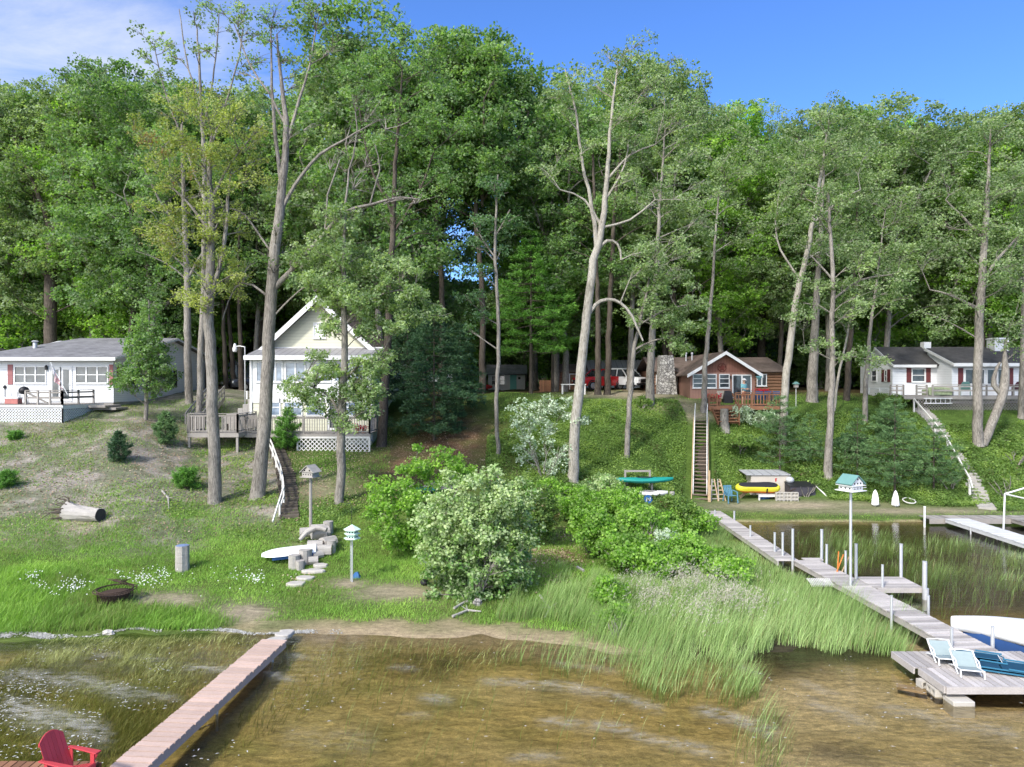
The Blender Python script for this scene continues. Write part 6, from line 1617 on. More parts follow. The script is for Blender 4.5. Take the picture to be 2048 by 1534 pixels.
# ================================================================== left yard
def yard():
    # overturned boat on the logs
    g = G(572, 1130); D = g.y; s = D/FX
    c = thing('upturned_dinghy', 'white upturned dinghy with blue underside resting by the log pile', 'boat', (P(572,0,D).x, D+.35, g.z), R(14))
    L = 1.95; secs = []
    for f in np.linspace(-1, 1, 13):
        ww = .5*(1-max(0, -f)**4*.72)*(1-.25*max(0, f)**3); hh = .2*(1-.5*max(0,-f)**3); z0 = .34+.06*f
        secs.append([(f*L/2, ww*math.cos(a), z0+(hh*math.sin(a) if a < math.pi+.01 else 0)) for a in list(np.linspace(0, math.pi, 9))])
    b = MB(); b.loft(secs); b.build('hull', mat('glossy_white_hull', (.86,.87,.88), .35, .03, 2), c, smooth=True)
    secs2 = []
    for f in np.linspace(-.6, .98, 10):
        ww = .43*(1-max(0, -f)**4*.72); z0 = .34+.06*f-.01; secs2.append([(f*L/2,-ww,z0),(f*L/2,ww,z0),(f*L/2,ww*.9,z0-.13),(f*L/2,-ww*.9,z0-.13)])
    b = MB(); b.loft(secs2); b.build('underside', M['hull'], c)
    # logs
    P_ = [(610,1118,.2,.42,1.25,'upright'),(588,1128,.17,.4,1.,'upright'),(630,1096,.19,.5,.2,'lying'),(640,1080,.2,.6,.5,'lying'),(648,1104,.17,.5,.1,'lying'),(655,1090,.22,.5,.9,'end'),(626,1122,.12,.3,.3,'lying'),(636,1066,.13,.5,.2,'lying'),(656,1060,.16,.45,.2,'upright'),(620,1076,.15,.7,.35,'lying'),(645,1072,.15,.4,1.2,'lying'),(634,1110,.13,.35,.8,'lying'),(662,1098,.15,.4,.3,'upright'),(600,1132,.13,.28,0,'upright'),(652,1080,.14,.4,1.4,'lying')]
    names = ['upright cut log under the right end of the dinghy','short upright log at the left front of the log pile','lying log in the middle of the pile beside the dinghy','thick lying log near the top of the pile','lying log low at the right of the pile','dark-ended log facing right at the end of the pile','small lying log at the front of the pile','thin bleached log across the top of the pile','upright log at the back right of the pile','long bleached log at the back of the pile','short log turned towards the lake near the top of the pile','small log wedged low in the middle of the pile','small upright log at the right end of the pile','shortest upright log at the very front of the pile','short log turned towards the lake at the right of the pile']
    for (px_, py_, r, L_, a, kd), lb in zip(P_, names):
        g = G(px_, py_+8); r *= 1.22; L_ *= 1.15; o = thing('cut_log', lb, 'log', g, a if kd != 'upright' else 0, 'logs piled beside the dinghy')
        b = MB(); n = 12; j = [random.uniform(.88,1.1) for _ in range(n)]
        if kd == 'upright': rings = [[(r*j[k]*math.cos(2*math.pi*k/n), r*j[k]*math.sin(2*math.pi*k/n), z) for k in range(n)] for z in (-.05, L_*.5, L_)]
        else:
            zc = r*.9+(.22 if py_ < 1090 else .0); rings = [[(x, r*j[k]*math.cos(2*math.pi*k/n), zc+r*j[k]*math.sin(2*math.pi*k/n)) for k in range(n)] for x in (-L_/2, 0, L_/2)]
        b.loft(rings); b.build('bark', M['cutwood'], o)
        e = MB(); rr = [tuple(Vector(v)) for v in rings[-1]]
        off = Vector((0,0,.004)) if kd == 'upright' else Vector((.004,0,0)); e.poly([tuple(Vector(v)*1.0+off) for v in rr]); e.build('cut_face', M['endgrain'] if kd == 'end' else M['tanwood'] if kd == 'lying' else M['cutwood'], o)
    g = G(612, 1098); b = MB(); b.tube([(-.25,0,.35),(.0,.1,.62),(.3,.2,.78),(.55,.2,.76),(.75,.15,.7)], [.07,.11,.12,.11,.09], 9); tag(b.build('curved_log', M['cutwood'], loc=tuple(g), smooth=True), 'smooth curved bleached log arching over the back of the log pile', 'log')
    for i, (px_, py_, rx, ry, lb) in enumerate(((592,1172,.22,.16,'flat pale stone lowest at the front of the log pile'),(612,1160,.24,.15,'flat pale stone second from the front below the log pile'),(628,1146,.26,.14,'flat pale stone beside the reddish leaf patch by the log pile'),(640,1134,.2,.13,'small flat stone nearest the logs on the right'),(612,1147,.13,.1,'round stone in the middle before the log pile'))):
        rx *= 1.5; ry *= 1.45; s_ = MB(); n = 9; s_.prism([(rx*random.uniform(.8,1.15)*math.cos(a),ry*random.uniform(.8,1.15)*math.sin(a),-.03) for a in np.linspace(0,2*math.pi,n+1)[:-1]], (0,0,.13)); tag(s_.build('flat_stone', M['stonepale'], loc=tuple(G(px_, py_)), bevel=.03), lb, 'stone', 'flat stones before the log pile')
    # upright stump
    g = G(364, 1142); h = 50*g.y/FX; b = MB(); n = 16; j = [random.uniform(.94,1.05) for _ in range(n)]
    b.loft([[(.235*j[k]*w_*math.cos(2*math.pi*k/n), .235*j[k]*w_*math.sin(2*math.pi*k/n), z) for k in range(n)] for z, w_ in ((-.1,1.03),(h*.3,1),(h*.31,.97),(h*.34,1.),(h*.62,1),(h*.63,.97),(h*.66,1.),(h,.98))]); st = thing('upright_log', 'upright pale log standing alone on the lower lawn', 'log', g); b.build('bark', M['cutwood'], st)
    b = MB(); b.lathe([(.22,h+.004),(.2,h+.012),(.02,h+.012)], (0,0,0), 16); b.build('painted_top', mat('chalky_blue_paint', (.16,.22,.36), .8, .35, 5), st)
    # lying log with roots
    g = G(172, 1040); o = thing('fallen_log', 'bleached hollow log with torn roots lying on the left slope', 'log', g, R(-16))
    b = MB(); n = 14; rings = []
    for x, r in ((-.95,.46),(-.6,.38),(-.1,.31),(.4,.28),(.72,.27)): rings.append([(x, r*random.uniform(.85,1.12)*math.cos(2*math.pi*k/n), .24+r*random.uniform(.88,1.1)*math.sin(2*math.pi*k/n)) for k in range(n)])
    b.loft(rings); b.build('trunk', M['cutwood'], o); b = MB(); b.lathe([(.01,.0),(.255,.0),(.26,.02)], (0,0,0), 14); b.v = [(.722+v[2], v[0], .24+v[1]) for v in b.v]; b.build('dark_end', M['endgrain'], o)
    b = MB()
    for i in range(34): a = random.uniform(0, 6.28); b.tube(curve_pts((-.75,.3*math.cos(a),.25+.3*math.sin(a)), (-1.25-random.random()*.35,.75*math.cos(a)*random.uniform(.5,1.2),.25+.62*math.sin(a)*random.uniform(.4,1.2)), 3, .1, .12), [.05,.035,.02,.008], 5, False)
    b.build('root', M['darkwood'], o)
    # fire ring
    g = G(229, 1208); o = thing('fire_pit', 'rusty iron fire ring with mesh sides in the long grass', 'fire pit', g); r = .52
    b = MB(); b.tube([(r*math.cos(a), r*math.sin(a), .46) for a in np.linspace(0,2*math.pi,33)], .022, 6, False); b.tube([(r*1.18*math.cos(a), r*1.18*math.sin(a), .44) for a in np.linspace(0,2*math.pi,33)], .016, 6, False); b.build('rim', M['rust'], o)
    b = MB(); b.lathe([(.3,.05),(.36,.12),(.46,.34)], (0,0,0), 24); b.build('bowl', M['rust'], o)
    b = MB()
    for k in range(36):
        a = 2*math.pi*k/36
        for dlt in (-.3, .3): b.tube([(r*math.cos(a), r*math.sin(a), .45), (r*.95*math.cos(a+dlt), r*.95*math.sin(a+dlt), .12)], .006, 3, False)
    b.build('mesh_side', M['rust'], o)
    b = MB()
    for k in range(12):
        a = 2*math.pi*k/12; b.beam((r*math.cos(a),r*math.sin(a),.45),(r*1.18*math.cos(a),r*1.18*math.sin(a),.44),.05,.012)
    b.build('flange', M['rust'], o)
    b = MB(); n = 9
    for k in range(n): a = .25+k*.2; b.tube([(r*math.cos(a),r*math.sin(a),.47),(.0+.1*k-.4,.2,.72),(.25,-.1,.68)], .008, 4, False)
    b.build('spark_screen', M['rust'], o)
    for k in range(3):
        a = 2.1*k+.4; b = MB(); b.tube([(.33*math.cos(a),.33*math.sin(a),.1),(.45*math.cos(a),.45*math.sin(a),-.1)], .02, 6); b.build('leg', M['rust'], o)
    # small things
    g = G(849, 1172); b = MB(); b.ball((0,0,.1),(.15,.12,.11),10,6,.12); b.tube([(-.1,-.05,.1),(.0,-.1,.26),(.12,-.03,.12)], .012, 5); tag(b.build('black_bucket', M['black'], loc=tuple(g)), 'small black rubber bucket at the left foot of the big silvery shrub', 'bucket')
    for pts, lb in (([(324,985),(336,1000),(337,1022)],'thin bleached stick lying on the left slope'),([(908,1222),(930,1208),(948,1206)],'bleached driftwood branch below the big shrub'),([(905,1238),(935,1226),(962,1228)],'long thin driftwood branch nearest the shore'),([(1155,1138),(1168,1146)],'grey board end lying by the red leaf path'),([(1080,1196),(1100,1222),(1090,1240)],'dry grey branch lying in the grass right of the big shrub')):
        Q = [G(*p)+Vector((0,0,.06)) for p in pts]; o_ = Q[0]; b = MB(); b.tube([q-o_ for q in Q], [.045,.04,.02][:len(Q)] if len(Q) == 3 else .06, 6); 
        if len(Q) == 3:
            for _ in range(3): b.tube([Q[1]-o_, Q[1]-o_+Vector((random.uniform(-.4,.4),random.uniform(-.3,.3),random.uniform(.0,.2)))], [.02,.006], 4)
        tag(b.build('driftwood_branch', M['cutwood'], loc=tuple(o_)), lb, 'driftwood', 'driftwood and sticks')
    g = G(955, 1212); b = MB(); b.ball((0,0,.08),(.17,.14,.14),9,6,.15); tag(b.build('grey_rock', M['stone'], loc=tuple(g)), 'grey rock at the right foot of the big silvery shrub', 'rock')
    g = G(216, 1270); b = MB(); b.ball((0,0,.02),(.17,.09,.09),8,5,.2); tag(b.build('pale_rock', M['stonepale'], loc=(g.x, g.y, .04)), 'pale rock on the foam line of the left shore', 'rock')
    g = G(1449, 857); h = 1.25; b = MB(); n = 12; b.loft([[(r*random.uniform(.9,1.1)*math.cos(2*math.pi*k/n), r*random.uniform(.9,1.1)*math.sin(2*math.pi*k/n), z) for k in range(n)] for z, r in ((-.3,.42),(.0,.34),(.4,.27),(h,.24))]); tag(b.build('tall_stump', BK['grey'], loc=tuple(g), smooth=True), 'tall grey tree stump right of the top of the long stairs', 'stump')
# ================================================================== person on the log house deck
def person():
    loc = Vector((P(1488,0,47.4).x, 47.4, 5.5)); root = thing('person', 'person in pale blue shirt and white cap standing on the log house deck', 'person', loc, R(35))
    # facing -y (towards the lake) before rotation; joints: (x, y, z, radius)
    J = {'pelvis':(0,0,.92,.145),'waist':(0,.01,1.06,.135),'chest':(0,.0,1.28,.155),'collar':(0,.02,1.43,.10),'neck':(0,.0,1.51,.055),'chin':(0,-.02,1.58,.07),'head':(0,-.01,1.66,.095),'crown':(0,0,1.735,.07)}
    E = [('pelvis','waist'),('waist','chest'),('chest','collar'),('collar','neck'),('neck','chin'),('chin','head'),('head','crown')]
    for s, n in ((-1,'r'),(1,'l')):
        J.update({n+'hip':(s*.095,0,.86,.105),n+'knee':(s*.11,-.02*s,.48,.062),n+'calf':(s*.115,.02,.33,.056),n+'ank':(s*.12,.02,.085,.038),n+'toe':(s*.145,-.15,.035,.034),
                  n+'sho':(s*.185,.02,1.40,.068),n+'elb':(s*.26,-.02,1.13,.043),n+'wri':(s*.16,-.26,1.09,.028),n+'palm':(s*.14,-.33,1.09,.034)})
        E += [('pelvis',n+'hip'),(n+'hip',n+'knee'),(n+'knee',n+'calf'),(n+'calf',n+'ank'),(n+'ank',n+'toe'),('collar',n+'sho'),(n+'sho',n+'elb'),(n+'elb',n+'wri'),(n+'wri',n+'palm')]
        for k in range(4):
            b0 = (s*(.118+.016*k), -.37, 1.105-.008*k); L = (.036,.042,.04,.03)[k]
            J[n+'f%da'%k] = (*b0, .0095); J[n+'f%db'%k] = (b0[0], b0[1]-L, b0[2]-.008, .009); J[n+'f%dc'%k] = (b0[0], b0[1]-L*1.5, b0[2]-.035, .008)
            E += [(n+'palm',n+'f%da'%k),(n+'f%da'%k,n+'f%db'%k),(n+'f%db'%k,n+'f%dc'%k)]
        J[n+'ta'] = (s*.098,-.325,1.10,.011); J[n+'tb'] = (s*.078,-.36,1.09,.009); E += [(n+'palm',n+'ta'),(n+'ta',n+'tb')]
    def skin(keys, edges, name, m, grow=0., parent=root, root_k=None, sub=2):
        me = bpy.data.meshes.new(name); idx = {k: i for i, k in enumerate(keys)}
        me.from_pydata([J[k][:3] for k in keys], [(idx[a], idx[b]) for a, b in edges if a in idx and b in idx], []); me.materials.append(m)
        o = bpy.data.objects.new(name, me); COL.objects.link(o); o.parent = parent
        md = o.modifiers.new('skin', 'SKIN'); md.use_smooth_shade = True
        for k, i in idx.items():
            sv = me.skin_vertices[0].data[i]; r = J[k][3]+grow; sv.radius = (r*(1.15 if k in ('chest','pelvis','waist') else 1), r*(.82 if k in ('chest','waist') else 1)); sv.use_root = (k == root_k)
        ss = o.modifiers.new('sub', 'SUBSURF'); ss.levels = ss.render_levels = sub
        return o
    body = skin(list(J), E, 'body', M['skin'], 0, root, 'pelvis')
    skin(['pelvis','waist','chest','collar','rsho','lsho','relb','lelb'], [('pelvis','waist'),('waist','chest'),('chest','collar'),('collar','rsho'),('collar','lsho'),('rsho','relb'),('lsho','lelb')], 'shirt', M['ltblue'], .022, root, 'pelvis')
    J['rkn2'] = (-.105,-.0,.55,.075); J['lkn2'] = (.105,-.0,.55,.075); J['wst2'] = (0,.0,.98,.142)
    skin(['wst2','pelvis','rhip','lhip','rkn2','lkn2'], [('wst2','pelvis'),('pelvis','rhip'),('pelvis','lhip'),('rhip','rkn2'),('lhip','lkn2')], 'shorts', mat('brick_shorts', (.26,.09,.06), .85, .1), .02, root, 'pelvis')
    b = MB(); b.lathe([(.105,1.70),(.112,1.73),(.1,1.77),(.06,1.80),(.01,1.81)], (0,-.01,0), 14); b.prism([(-.08,-.09,1.70),(.08,-.09,1.70),(.06,-.2,1.69),(-.06,-.2,1.69)], (0,0,.012)); b.build('cap', M['white'], root, smooth=True)
    b = MB(); b.lathe([(.095,1.62),(.102,1.66),(.103,1.71)], (0,.012,0), 12); b.build('hair', M['hair'], root, smooth=True)
    f = MB(); f.ball((0,-.112,1.635),(.014,.02,.02),8,6); f.ball((-.1,0,1.645),(.012,.02,.03),8,6); f.ball((.1,0,1.645),(.012,.02,.03),8,6); f.build('nose_and_ears', M['skin'], root, smooth=True)
    e = MB(); e.ball((-.034,-.098,1.665),.011,8,6); e.ball((.034,-.098,1.665),.011,8,6); e.build('eye', M['hole'], root); e = MB(); e.ball((0,-.098,1.592),(.026,.008,.006),8,5); e.build('mouth', M['lampred'], root)
    for s in (-1, 1):
        b = MB(); b.ball((s*.135,-.07,.04),(.05,.14,.045),10,7); b.build('shoe', M['white'], root, smooth=True)
person()
# ================================================================== plant materials
BK = {'grey': mat_bark('grey_bark', (.20,.18,.155), (.36,.33,.29)), 'dark': mat_bark('dark_bark', (.075,.06,.048), (.14,.118,.095)), 'pale': mat_bark('pale_bark', (.30,.275,.23), (.47,.44,.385))}
LM = {
 'maple': mat_leaf('maple_leaf', [(.15,(.032,.068,.018)),(.5,(.072,.138,.036)),(.85,(.145,.228,.07))], (.26,.33,.20)),
 'windy': mat_leaf('wind_turned_leaf', [(.15,(.038,.066,.022)),(.5,(.092,.145,.052)),(.85,(.19,.25,.11))], (.36,.42,.27)),
 'bright': mat_leaf('bright_leaf', [(.15,(.048,.105,.012)),(.5,(.10,.20,.022)),(.85,(.19,.30,.05))], (.26,.36,.13)),
 'yellow': mat_leaf('yellowing_leaf', [(.1,(.15,.09,.045)),(.3,(.115,.135,.032)),(.6,(.145,.185,.042)),(.9,(.22,.245,.075))], (.33,.36,.19)),
 'dark': mat_leaf('dark_leaf', [(.15,(.020,.048,.018)),(.5,(.045,.095,.036)),(.85,(.09,.155,.065))], (.17,.24,.16)),
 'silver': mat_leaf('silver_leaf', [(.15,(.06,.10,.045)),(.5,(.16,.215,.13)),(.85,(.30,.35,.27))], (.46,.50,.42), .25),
 'willow': mat_leaf('grey_green_leaf', [(.15,(.03,.075,.014)),(.5,(.085,.155,.036)),(.85,(.21,.27,.12))], (.36,.41,.25), .3),
 'pine': mat_leaf('pine_needle', [(.15,(.026,.062,.024)),(.5,(.065,.12,.045)),(.85,(.14,.21,.085))], (.07,.13,.05), .2),
 'pineb': mat_leaf('fresh_pine_needle', [(.15,(.025,.075,.010)),(.5,(.06,.15,.018)),(.85,(.13,.26,.04))], (.09,.18,.05), .2),
 'pined': mat_leaf('dark_pine_needle', [(.15,(.010,.030,.013)),(.5,(.024,.058,.024)),(.85,(.055,.105,.042))], (.04,.08,.04), .15),
 'cover': mat_leaf('ground_cover_leaf', [(.02,(.10,.085,.04)),(.15,(.04,.07,.018)),(.5,(.09,.145,.032)),(.9,(.19,.245,.07))], (.16,.26,.07)),
 'grass': mat_leaf('grass_blade', [(.05,(.19,.15,.085)),(.3,(.10,.13,.035)),(.55,(.095,.19,.025)),(.9,(.20,.30,.06))], (.14,.22,.05), .3),
 'reed': mat_leaf('reed_blade', [(.05,(.16,.13,.07)),(.2,(.07,.11,.03)),(.5,(.13,.20,.06)),(.9,(.26,.33,.15))], (.17,.26,.08), .3),
 'plume': mat_leaf('grass_plume', [(.1,(.15,.135,.11)),(.5,(.24,.215,.185)),(.9,(.31,.29,.25))], (.36,.33,.30), .3),
 'weed': mat_leaf('water_weed', [(.1,(.10,.10,.035)),(.5,(.20,.21,.075)),(.9,(.30,.32,.14))], (.16,.18,.06), .25),
 'litter': mat_leaf('fallen_leaf', [(.1,(.05,.03,.016)),(.5,(.14,.085,.05)),(.9,(.29,.23,.175))], (.30,.22,.16), .1),
 'scum': mat_leaf('shore_scum', [(.1,(.15,.14,.12)),(.9,(.36,.35,.33))], (.3,.29,.27), .1),
 'petal': mat_leaf('white_petal', [(.1,(.42,.42,.40)),(.9,(.58,.58,.57))], (.7,.7,.68), .2),
}
def blobs(specs, D, dens=1., R=(.6, .95), tone=.5, depth=None, shell=.4, bottom=-1.):
    """specs: (px, py, rx, ry[, tone[, dD]]) foliage masses"""
    out = []; s = D/FX
    for e in specs:
        cx, cy, rx, ry = e[:4]; tn = e[4] if len(e) > 4 else tone; d = D+(e[5] if len(e) > 5 else 0)
        n = max(3, int(math.pi*rx*ry*s*s*.95*dens/(np.mean(R)**2*1.6)*1.15))
        out.append(pxblob(cx, cy, rx, ry, d, n, R, tn, .12, depth, shell))
    return np.concatenate(out)
def traced(name, label, D, trunks, specs, lm, bm='grey', dens=1., R=(.6,.95), group=None, cat='tree', base=None, **kw):
    tr = [pxtrunk(t_, D) for t_ in trunks]
    b = tr[0][0]; foot = Vector((b[0], b[1], gz1(b[0], b[1])-.1))
    tr[0] = [(b[0], b[1], foot.z, b[3]*1.35)] + [(tr[0][0][0]*.9+tr[0][1][0]*.1, b[1], foot.z*.9+tr[0][1][2]*.1, b[3]*1.02)] + tr[0][1:]
    cl = blobs(specs, D, dens, R) if specs else []
    return make_tree(name, label, cat, group, foot, tr, cl, LM[lm], BK[bm], **kw)
G_W = 'broadleaf trees of the wood'
# ---- left yard
def dead_twigs(tb, loc):
    """sprays of bare grey twigs on the dead limbs"""
    for cx, cy, n in ((690,300,9),(720,250,8),(740,330,8),(700,380,8),(780,395,8),(650,330,6),(470,580,9),(450,450,6),(620,580,8),(660,470,6),(500,300,5),(820,400,6),(760,260,6)):
        o = P(cx+random.uniform(-12,12), cy+random.uniform(-12,12), 32.6+random.uniform(-.8,.8))-loc
        for _ in range(n):
            e = Vector((random.uniform(-.5,1.0), random.uniform(-.6,.6), random.uniform(-.25,.9)))*random.uniform(.7,1.5); q = curve_pts(o, o+e, 3, .06, .1); tb.tube(q, [.021,.016,.011,.005], 3, False)
            for _ in range(3):
                k = random.choice(q[1:]); tb.tube([k, k+Vector((random.uniform(-.3,.5), random.uniform(-.3,.3), random.uniform(-.1,.5)))*.8], [.007,.003], 3, False)
traced('broadleaf_tree', 'yellowing broadleaf tree left of the big bare-limbed tree on the left slope', 32.,
 [[(430,1004,30),(428,900,27),(424,780,25),(420,680,24),(418,600,23),(422,500,18),(424,420,15),(420,340,11),(425,270,6)],[(420,600,12),(438,545,10),(452,470,9),(456,400,7),(462,350,4)],[(424,470,8),(390,420,6),(350,380,4)],[(422,400,7),(460,330,5),(500,280,3)]],
 [(330,260,55,55,.36),(400,225,75,60,.62),(480,255,55,55,.66),(360,330,90,50,.5),(350,415,60,50,.58),(450,400,55,50,.66),(390,500,80,45,.55),(440,560,65,45,.72),(400,590,60,30,.75),(330,480,45,50,.45),(490,330,45,45,.7),(440,310,60,50,.66),(420,450,70,40,.6)],
 'yellow', 'grey', 1.15, (.42,.7), size=.095, per=8, lpers=15, flip=.3, wind=.4, minr=.014)
traced('broadleaf_tree', 'tall half-bare grey tree with a long limb reaching right over the gabled cottage', 32.6,
 [[(515,1003,34),(525,900,31),(533,780,29),(537,680,28),(545,560,26),(553,470,24),(562,400,21),(570,330,17),(573,240,12),(562,160,8),(555,70,4)],
  [(546,580,14),(600,522,12),(650,465,10),(690,425,8.5),(740,410,7),(800,395,4),(840,400,2)],[(560,430,10),(590,370,8),(640,310,7),(690,280,5),(760,240,2.5)],
  [(565,380,10),(552,280,9),(547,200,7),(543,60,3)],[(573,290,9),(600,200,6.5),(620,130,4.5),(640,30,2.5)],[(572,250,7),(540,190,5),(500,130,4),(470,50,2.5)],
  [(543,600,6),(505,570,5),(470,575,4),(445,640,2)],[(541,640,5),(580,600,4),(620,570,3),(660,610,2)],[(690,425,6),(700,340,4),(715,260,3),(705,190,2)],[(650,465,5),(655,390,4),(680,320,3)],[(740,410,4),(760,340,3),(750,290,2)],[(540,500,5),(490,430,4),(450,415,2.5)]],
 [(470,40,40,36),(520,40,50,36),(560,80,50,45),(620,50,45,45),(480,120,50,34),(630,150,40,36),(690,90,40,45),(590,150,40,36),(560,480,50,40),(520,520,35,30),(720,180,40,36),(600,260,40,30)],
 'maple', 'grey', .62, (.42,.7), size=.105, per=6, lpers=11, flip=.35, twigs=7, wind=.4, minr=.013, extra=dead_twigs)
def maple3():
    D = 32.
    tr = [[(678,1006,21),(682,900,20),(686,800,18),(690,700,15),(688,620,13),(690,540,10),(690,470,7),(692,410,4)],[(686,850,7),(665,800,6),(630,775,4),(590,760,2)],[(688,760,7),(720,730,5),(760,715,3)],[(690,650,7),(740,600,5),(800,580,3.5),(850,600,2)],[(686,880,6),(670,850,4),(650,825,3)]]
    sp = [(600,768,40,22,.55),(660,730,55,32,.6),(630,800,45,28,.5),(695,790,55,32,.5),(745,765,40,36,.55),(745,825,38,18,.55),(700,845,30,12,.5),(755,715,45,22,.6),(690,650,50,28,.55),(715,600,65,38,.6),(790,590,70,32,.62),(850,625,45,22,.6),(645,580,55,34,.6),(700,525,65,38,.6),(790,535,60,32,.6),(765,660,50,20,.55),(680,445,45,40,.55),(620,510,40,30,.6)]
    return traced('broadleaf_tree', 'slender maple standing before the right half of the gabled cottage', D, tr, sp, 'windy', 'grey', 1.9, (.42,.68), size=.115, per=10, lpers=19, flip=.33, minr=.012)
maple3()
traced('broadleaf_tree', 'small round-crowned tree beside the right corner of the left cottage', 41.,
 [[(291,824,10),(293,780,8),(295,720,6),(297,640,4),(298,600,2)]],
 [(290,745,48,30,.5),(305,700,42,30,.55),(268,768,32,14,.5),(315,775,34,16,.5),(296,650,30,28,.6),(250,750,20,16,.5),(330,740,26,24,.5),(300,610,18,18,.6),(290,700,40,60,.5)],
 'maple', 'grey', 2., (.4,.6), size=.13, per=9, lpers=11, minr=.012, wind=.3)
traced('broadleaf_tree', 'thick straight trunk at the right end of the left cottage', 46.,
 [[(378,800,17),(376,700,16),(375,600,15),(372,480,13),(368,380,10),(365,250,6)],[(374,560,7),(420,480,5),(450,420,3)],[(372,480,7),(320,400,5),(290,340,3)]],
 [(330,300,70,60),(400,330,60,50),(300,400,60,50),(380,190,60,60),(440,300,50,50),(310,500,50,40,.4)], 'maple', 'grey', .8)
traced('broadleaf_tree', 'great dark-trunked tree rising behind the left cottage roof', 57.,
 [[(100,700,27),(102,600,26),(105,500,24),(120,440,22),(150,385,19),(185,330,12),(210,270,6)],[(108,490,14),(90,420,11),(60,350,8),(30,280,4)],[(125,435,12),(130,360,9),(110,280,6),(105,210,3)],[(105,560,8),(40,510,6),(0,490,4)]],
 [(60,230,90,60),(160,240,80,60),(0,300,80,70),(100,330,110,55),(220,330,60,60),(20,420,90,60),(180,430,80,50),(90,500,90,40,.42),(-30,540,70,60),(200,530,60,45,.42),(40,600,70,35,.42),(170,180,60,40),(110,170,60,30)],
 'windy', 'dark', .95, (.8,1.2), size=.17, flip=.3)
for (px_, D, w_, pts, lb) in ((455,56,12,[(453,778),(449,690),(446,600),(440,450),(445,330)],'left of three slim trunks between the left cottage and the yard lamp'),(469,57,12,[(469,780),(462,690),(457,600),(455,450),(465,320)],'middle of three slim trunks between the left cottage and the yard lamp'),(483,54,13,[(483,785),(481,690),(478,600),(480,440),(500,300)],'right of three slim trunks, just behind the yard lamp')):
    traced('broadleaf_tree', lb, D, [[(x, y, w_*(1-.2*i)) for i, (x, y) in enumerate(pts)]], [(pts[-1][0]+random.uniform(-30,30), pts[-1][1]+20, 60, 55),(pts[-1][0]+40,pts[-1][1]+110,50,40),(pts[-1][0]-50,pts[-1][1]+120,50,40,.42)], 'maple', 'dark', .8, (.7,1.))
traced('broadleaf_tree', 'tall airy tree with thin upswept limbs behind the yellowing tree', 41.,
 [[(398,840,14),(402,700,13),(408,560,12),(410,430,11),(408,300,9),(402,180,6.5),(396,60,3)],[(409,400,7),(370,290,5),(330,180,3.5),(310,90,2)],[(409,330,7),(450,220,5),(480,110,3.5),(490,20,2)],[(406,260,5),(430,140,3.5),(440,10,2)],[(405,230,5),(375,120,3.5),(360,20,2)]],
 [(320,70,48,36),(385,35,50,34),(450,40,50,40),(500,60,36,36),(350,140,50,34),(430,120,46,32),(300,160,42,30),(500,150,44,32),(380,215,50,30),(460,200,40,28),(340,230,36,26),(300,110,30,26)], 'windy', 'grey', .62, (.5,.8), size=.14, per=7, lpers=10, twigs=5, flip=.3)
# ---- centre
traced('broadleaf_tree', 'tall dark green tree whose trunk stands right of the gabled cottage', 41.5,
 [[(763,905,24),(768,800,20),(775,700,18),(780,600,16),(785,480,13),(790,350,10),(800,220,6),(805,140,3)],[(785,470,7),(840,380,5),(870,300,3)],[(786,430,7),(740,330,5),(720,220,3)]],
 [(800,120,80,70),(730,150,60,60),(870,150,55,60),(790,220,90,60),(870,260,60,60),(730,280,50,40),(820,330,80,50),(900,340,50,45),(780,420,70,40,.45),(860,430,60,40,.45),(720,400,40,30)],
 'maple', 'dark', .9, (.65,1.0), size=.13, flip=.22)
traced('broadleaf_tree', 'slim pale tree alone in the middle of the bank', 40.,
 [[(996,917,9.5),(993,800,9.5),(997,700,9),(995,600,8),(990,500,7),(992,420,5),(996,350,3)],[(993,520,4),(960,470,3),(940,430,2)],[(992,470,4),(1020,420,3)]],
 [(990,460,40,45),(955,560,36,40),(1000,370,36,45),(1020,430,34,34),(945,470,34,34),(940,620,34,44,.4)], 'dark', 'grey', .8, (.5,.8), size=.13)
traced('broadleaf_tree', 'tall leaning pale trunk in mid picture with long drooping bare side branches', 38.,
 [[(1146,942,26),(1150,860,24),(1160,760,23),(1168,680,21),(1178,590,20),(1188,520,18),(1200,470,16),(1210,400,13),(1215,330,10),(1222,240,7),(1235,130,3.5)],
  [(1194,500,12),(1185,420,9),(1165,330,7),(1150,220,5),(1130,140,3)],[(1172,640,9),(1190,610,9),(1215,599,8),(1240,606,7),(1264,632,6),(1286,682,4)],[(1195,500,9),(1213,482,8),(1235,488,6),(1242,520,4)],[(1205,455,6),(1260,440,5),(1310,400,3)],[(1214,360,6),(1260,310,4.5),(1310,290,3)],[(1203,455,7),(1170,400,5),(1120,380,3)],[(1210,400,6),(1250,330,4),(1260,220,2.5)]],
 [(1180,140,60,50),(1255,120,50,45),(1235,200,70,50),(1320,170,50,55),(1130,220,50,50),(1300,260,80,45),(1220,290,60,40),(1370,290,50,50),(1350,380,70,42),(1270,380,45,35),(1400,430,50,46),(1340,490,75,38),(1290,555,50,28),(1385,540,45,30),(1110,330,50,40),(1430,370,40,40)],
 'windy', 'pale', .85, (.6,.95), size=.12, flip=.32, twigs=5)
traced('broadleaf_tree', 'thin young tree on the green bank left of the long stairs', 41.,
 [[(1253,914,13),(1258,830,12),(1265,740,11),(1270,690,9),(1280,640,8),(1292,590,6),(1302,530,3)],[(1268,700,6),(1310,680,4),(1345,675,3)],[(1278,650,5),(1330,620,4),(1375,610,3)]],
 [(1335,685,50,22,.6),(1300,640,55,26,.6),(1370,645,44,26,.65),(1340,600,60,32,.62),(1395,590,36,26,.6),(1300,560,44,32,.6)], 'windy', 'grey', 1.1, (.45,.7), size=.135, flip=.35)
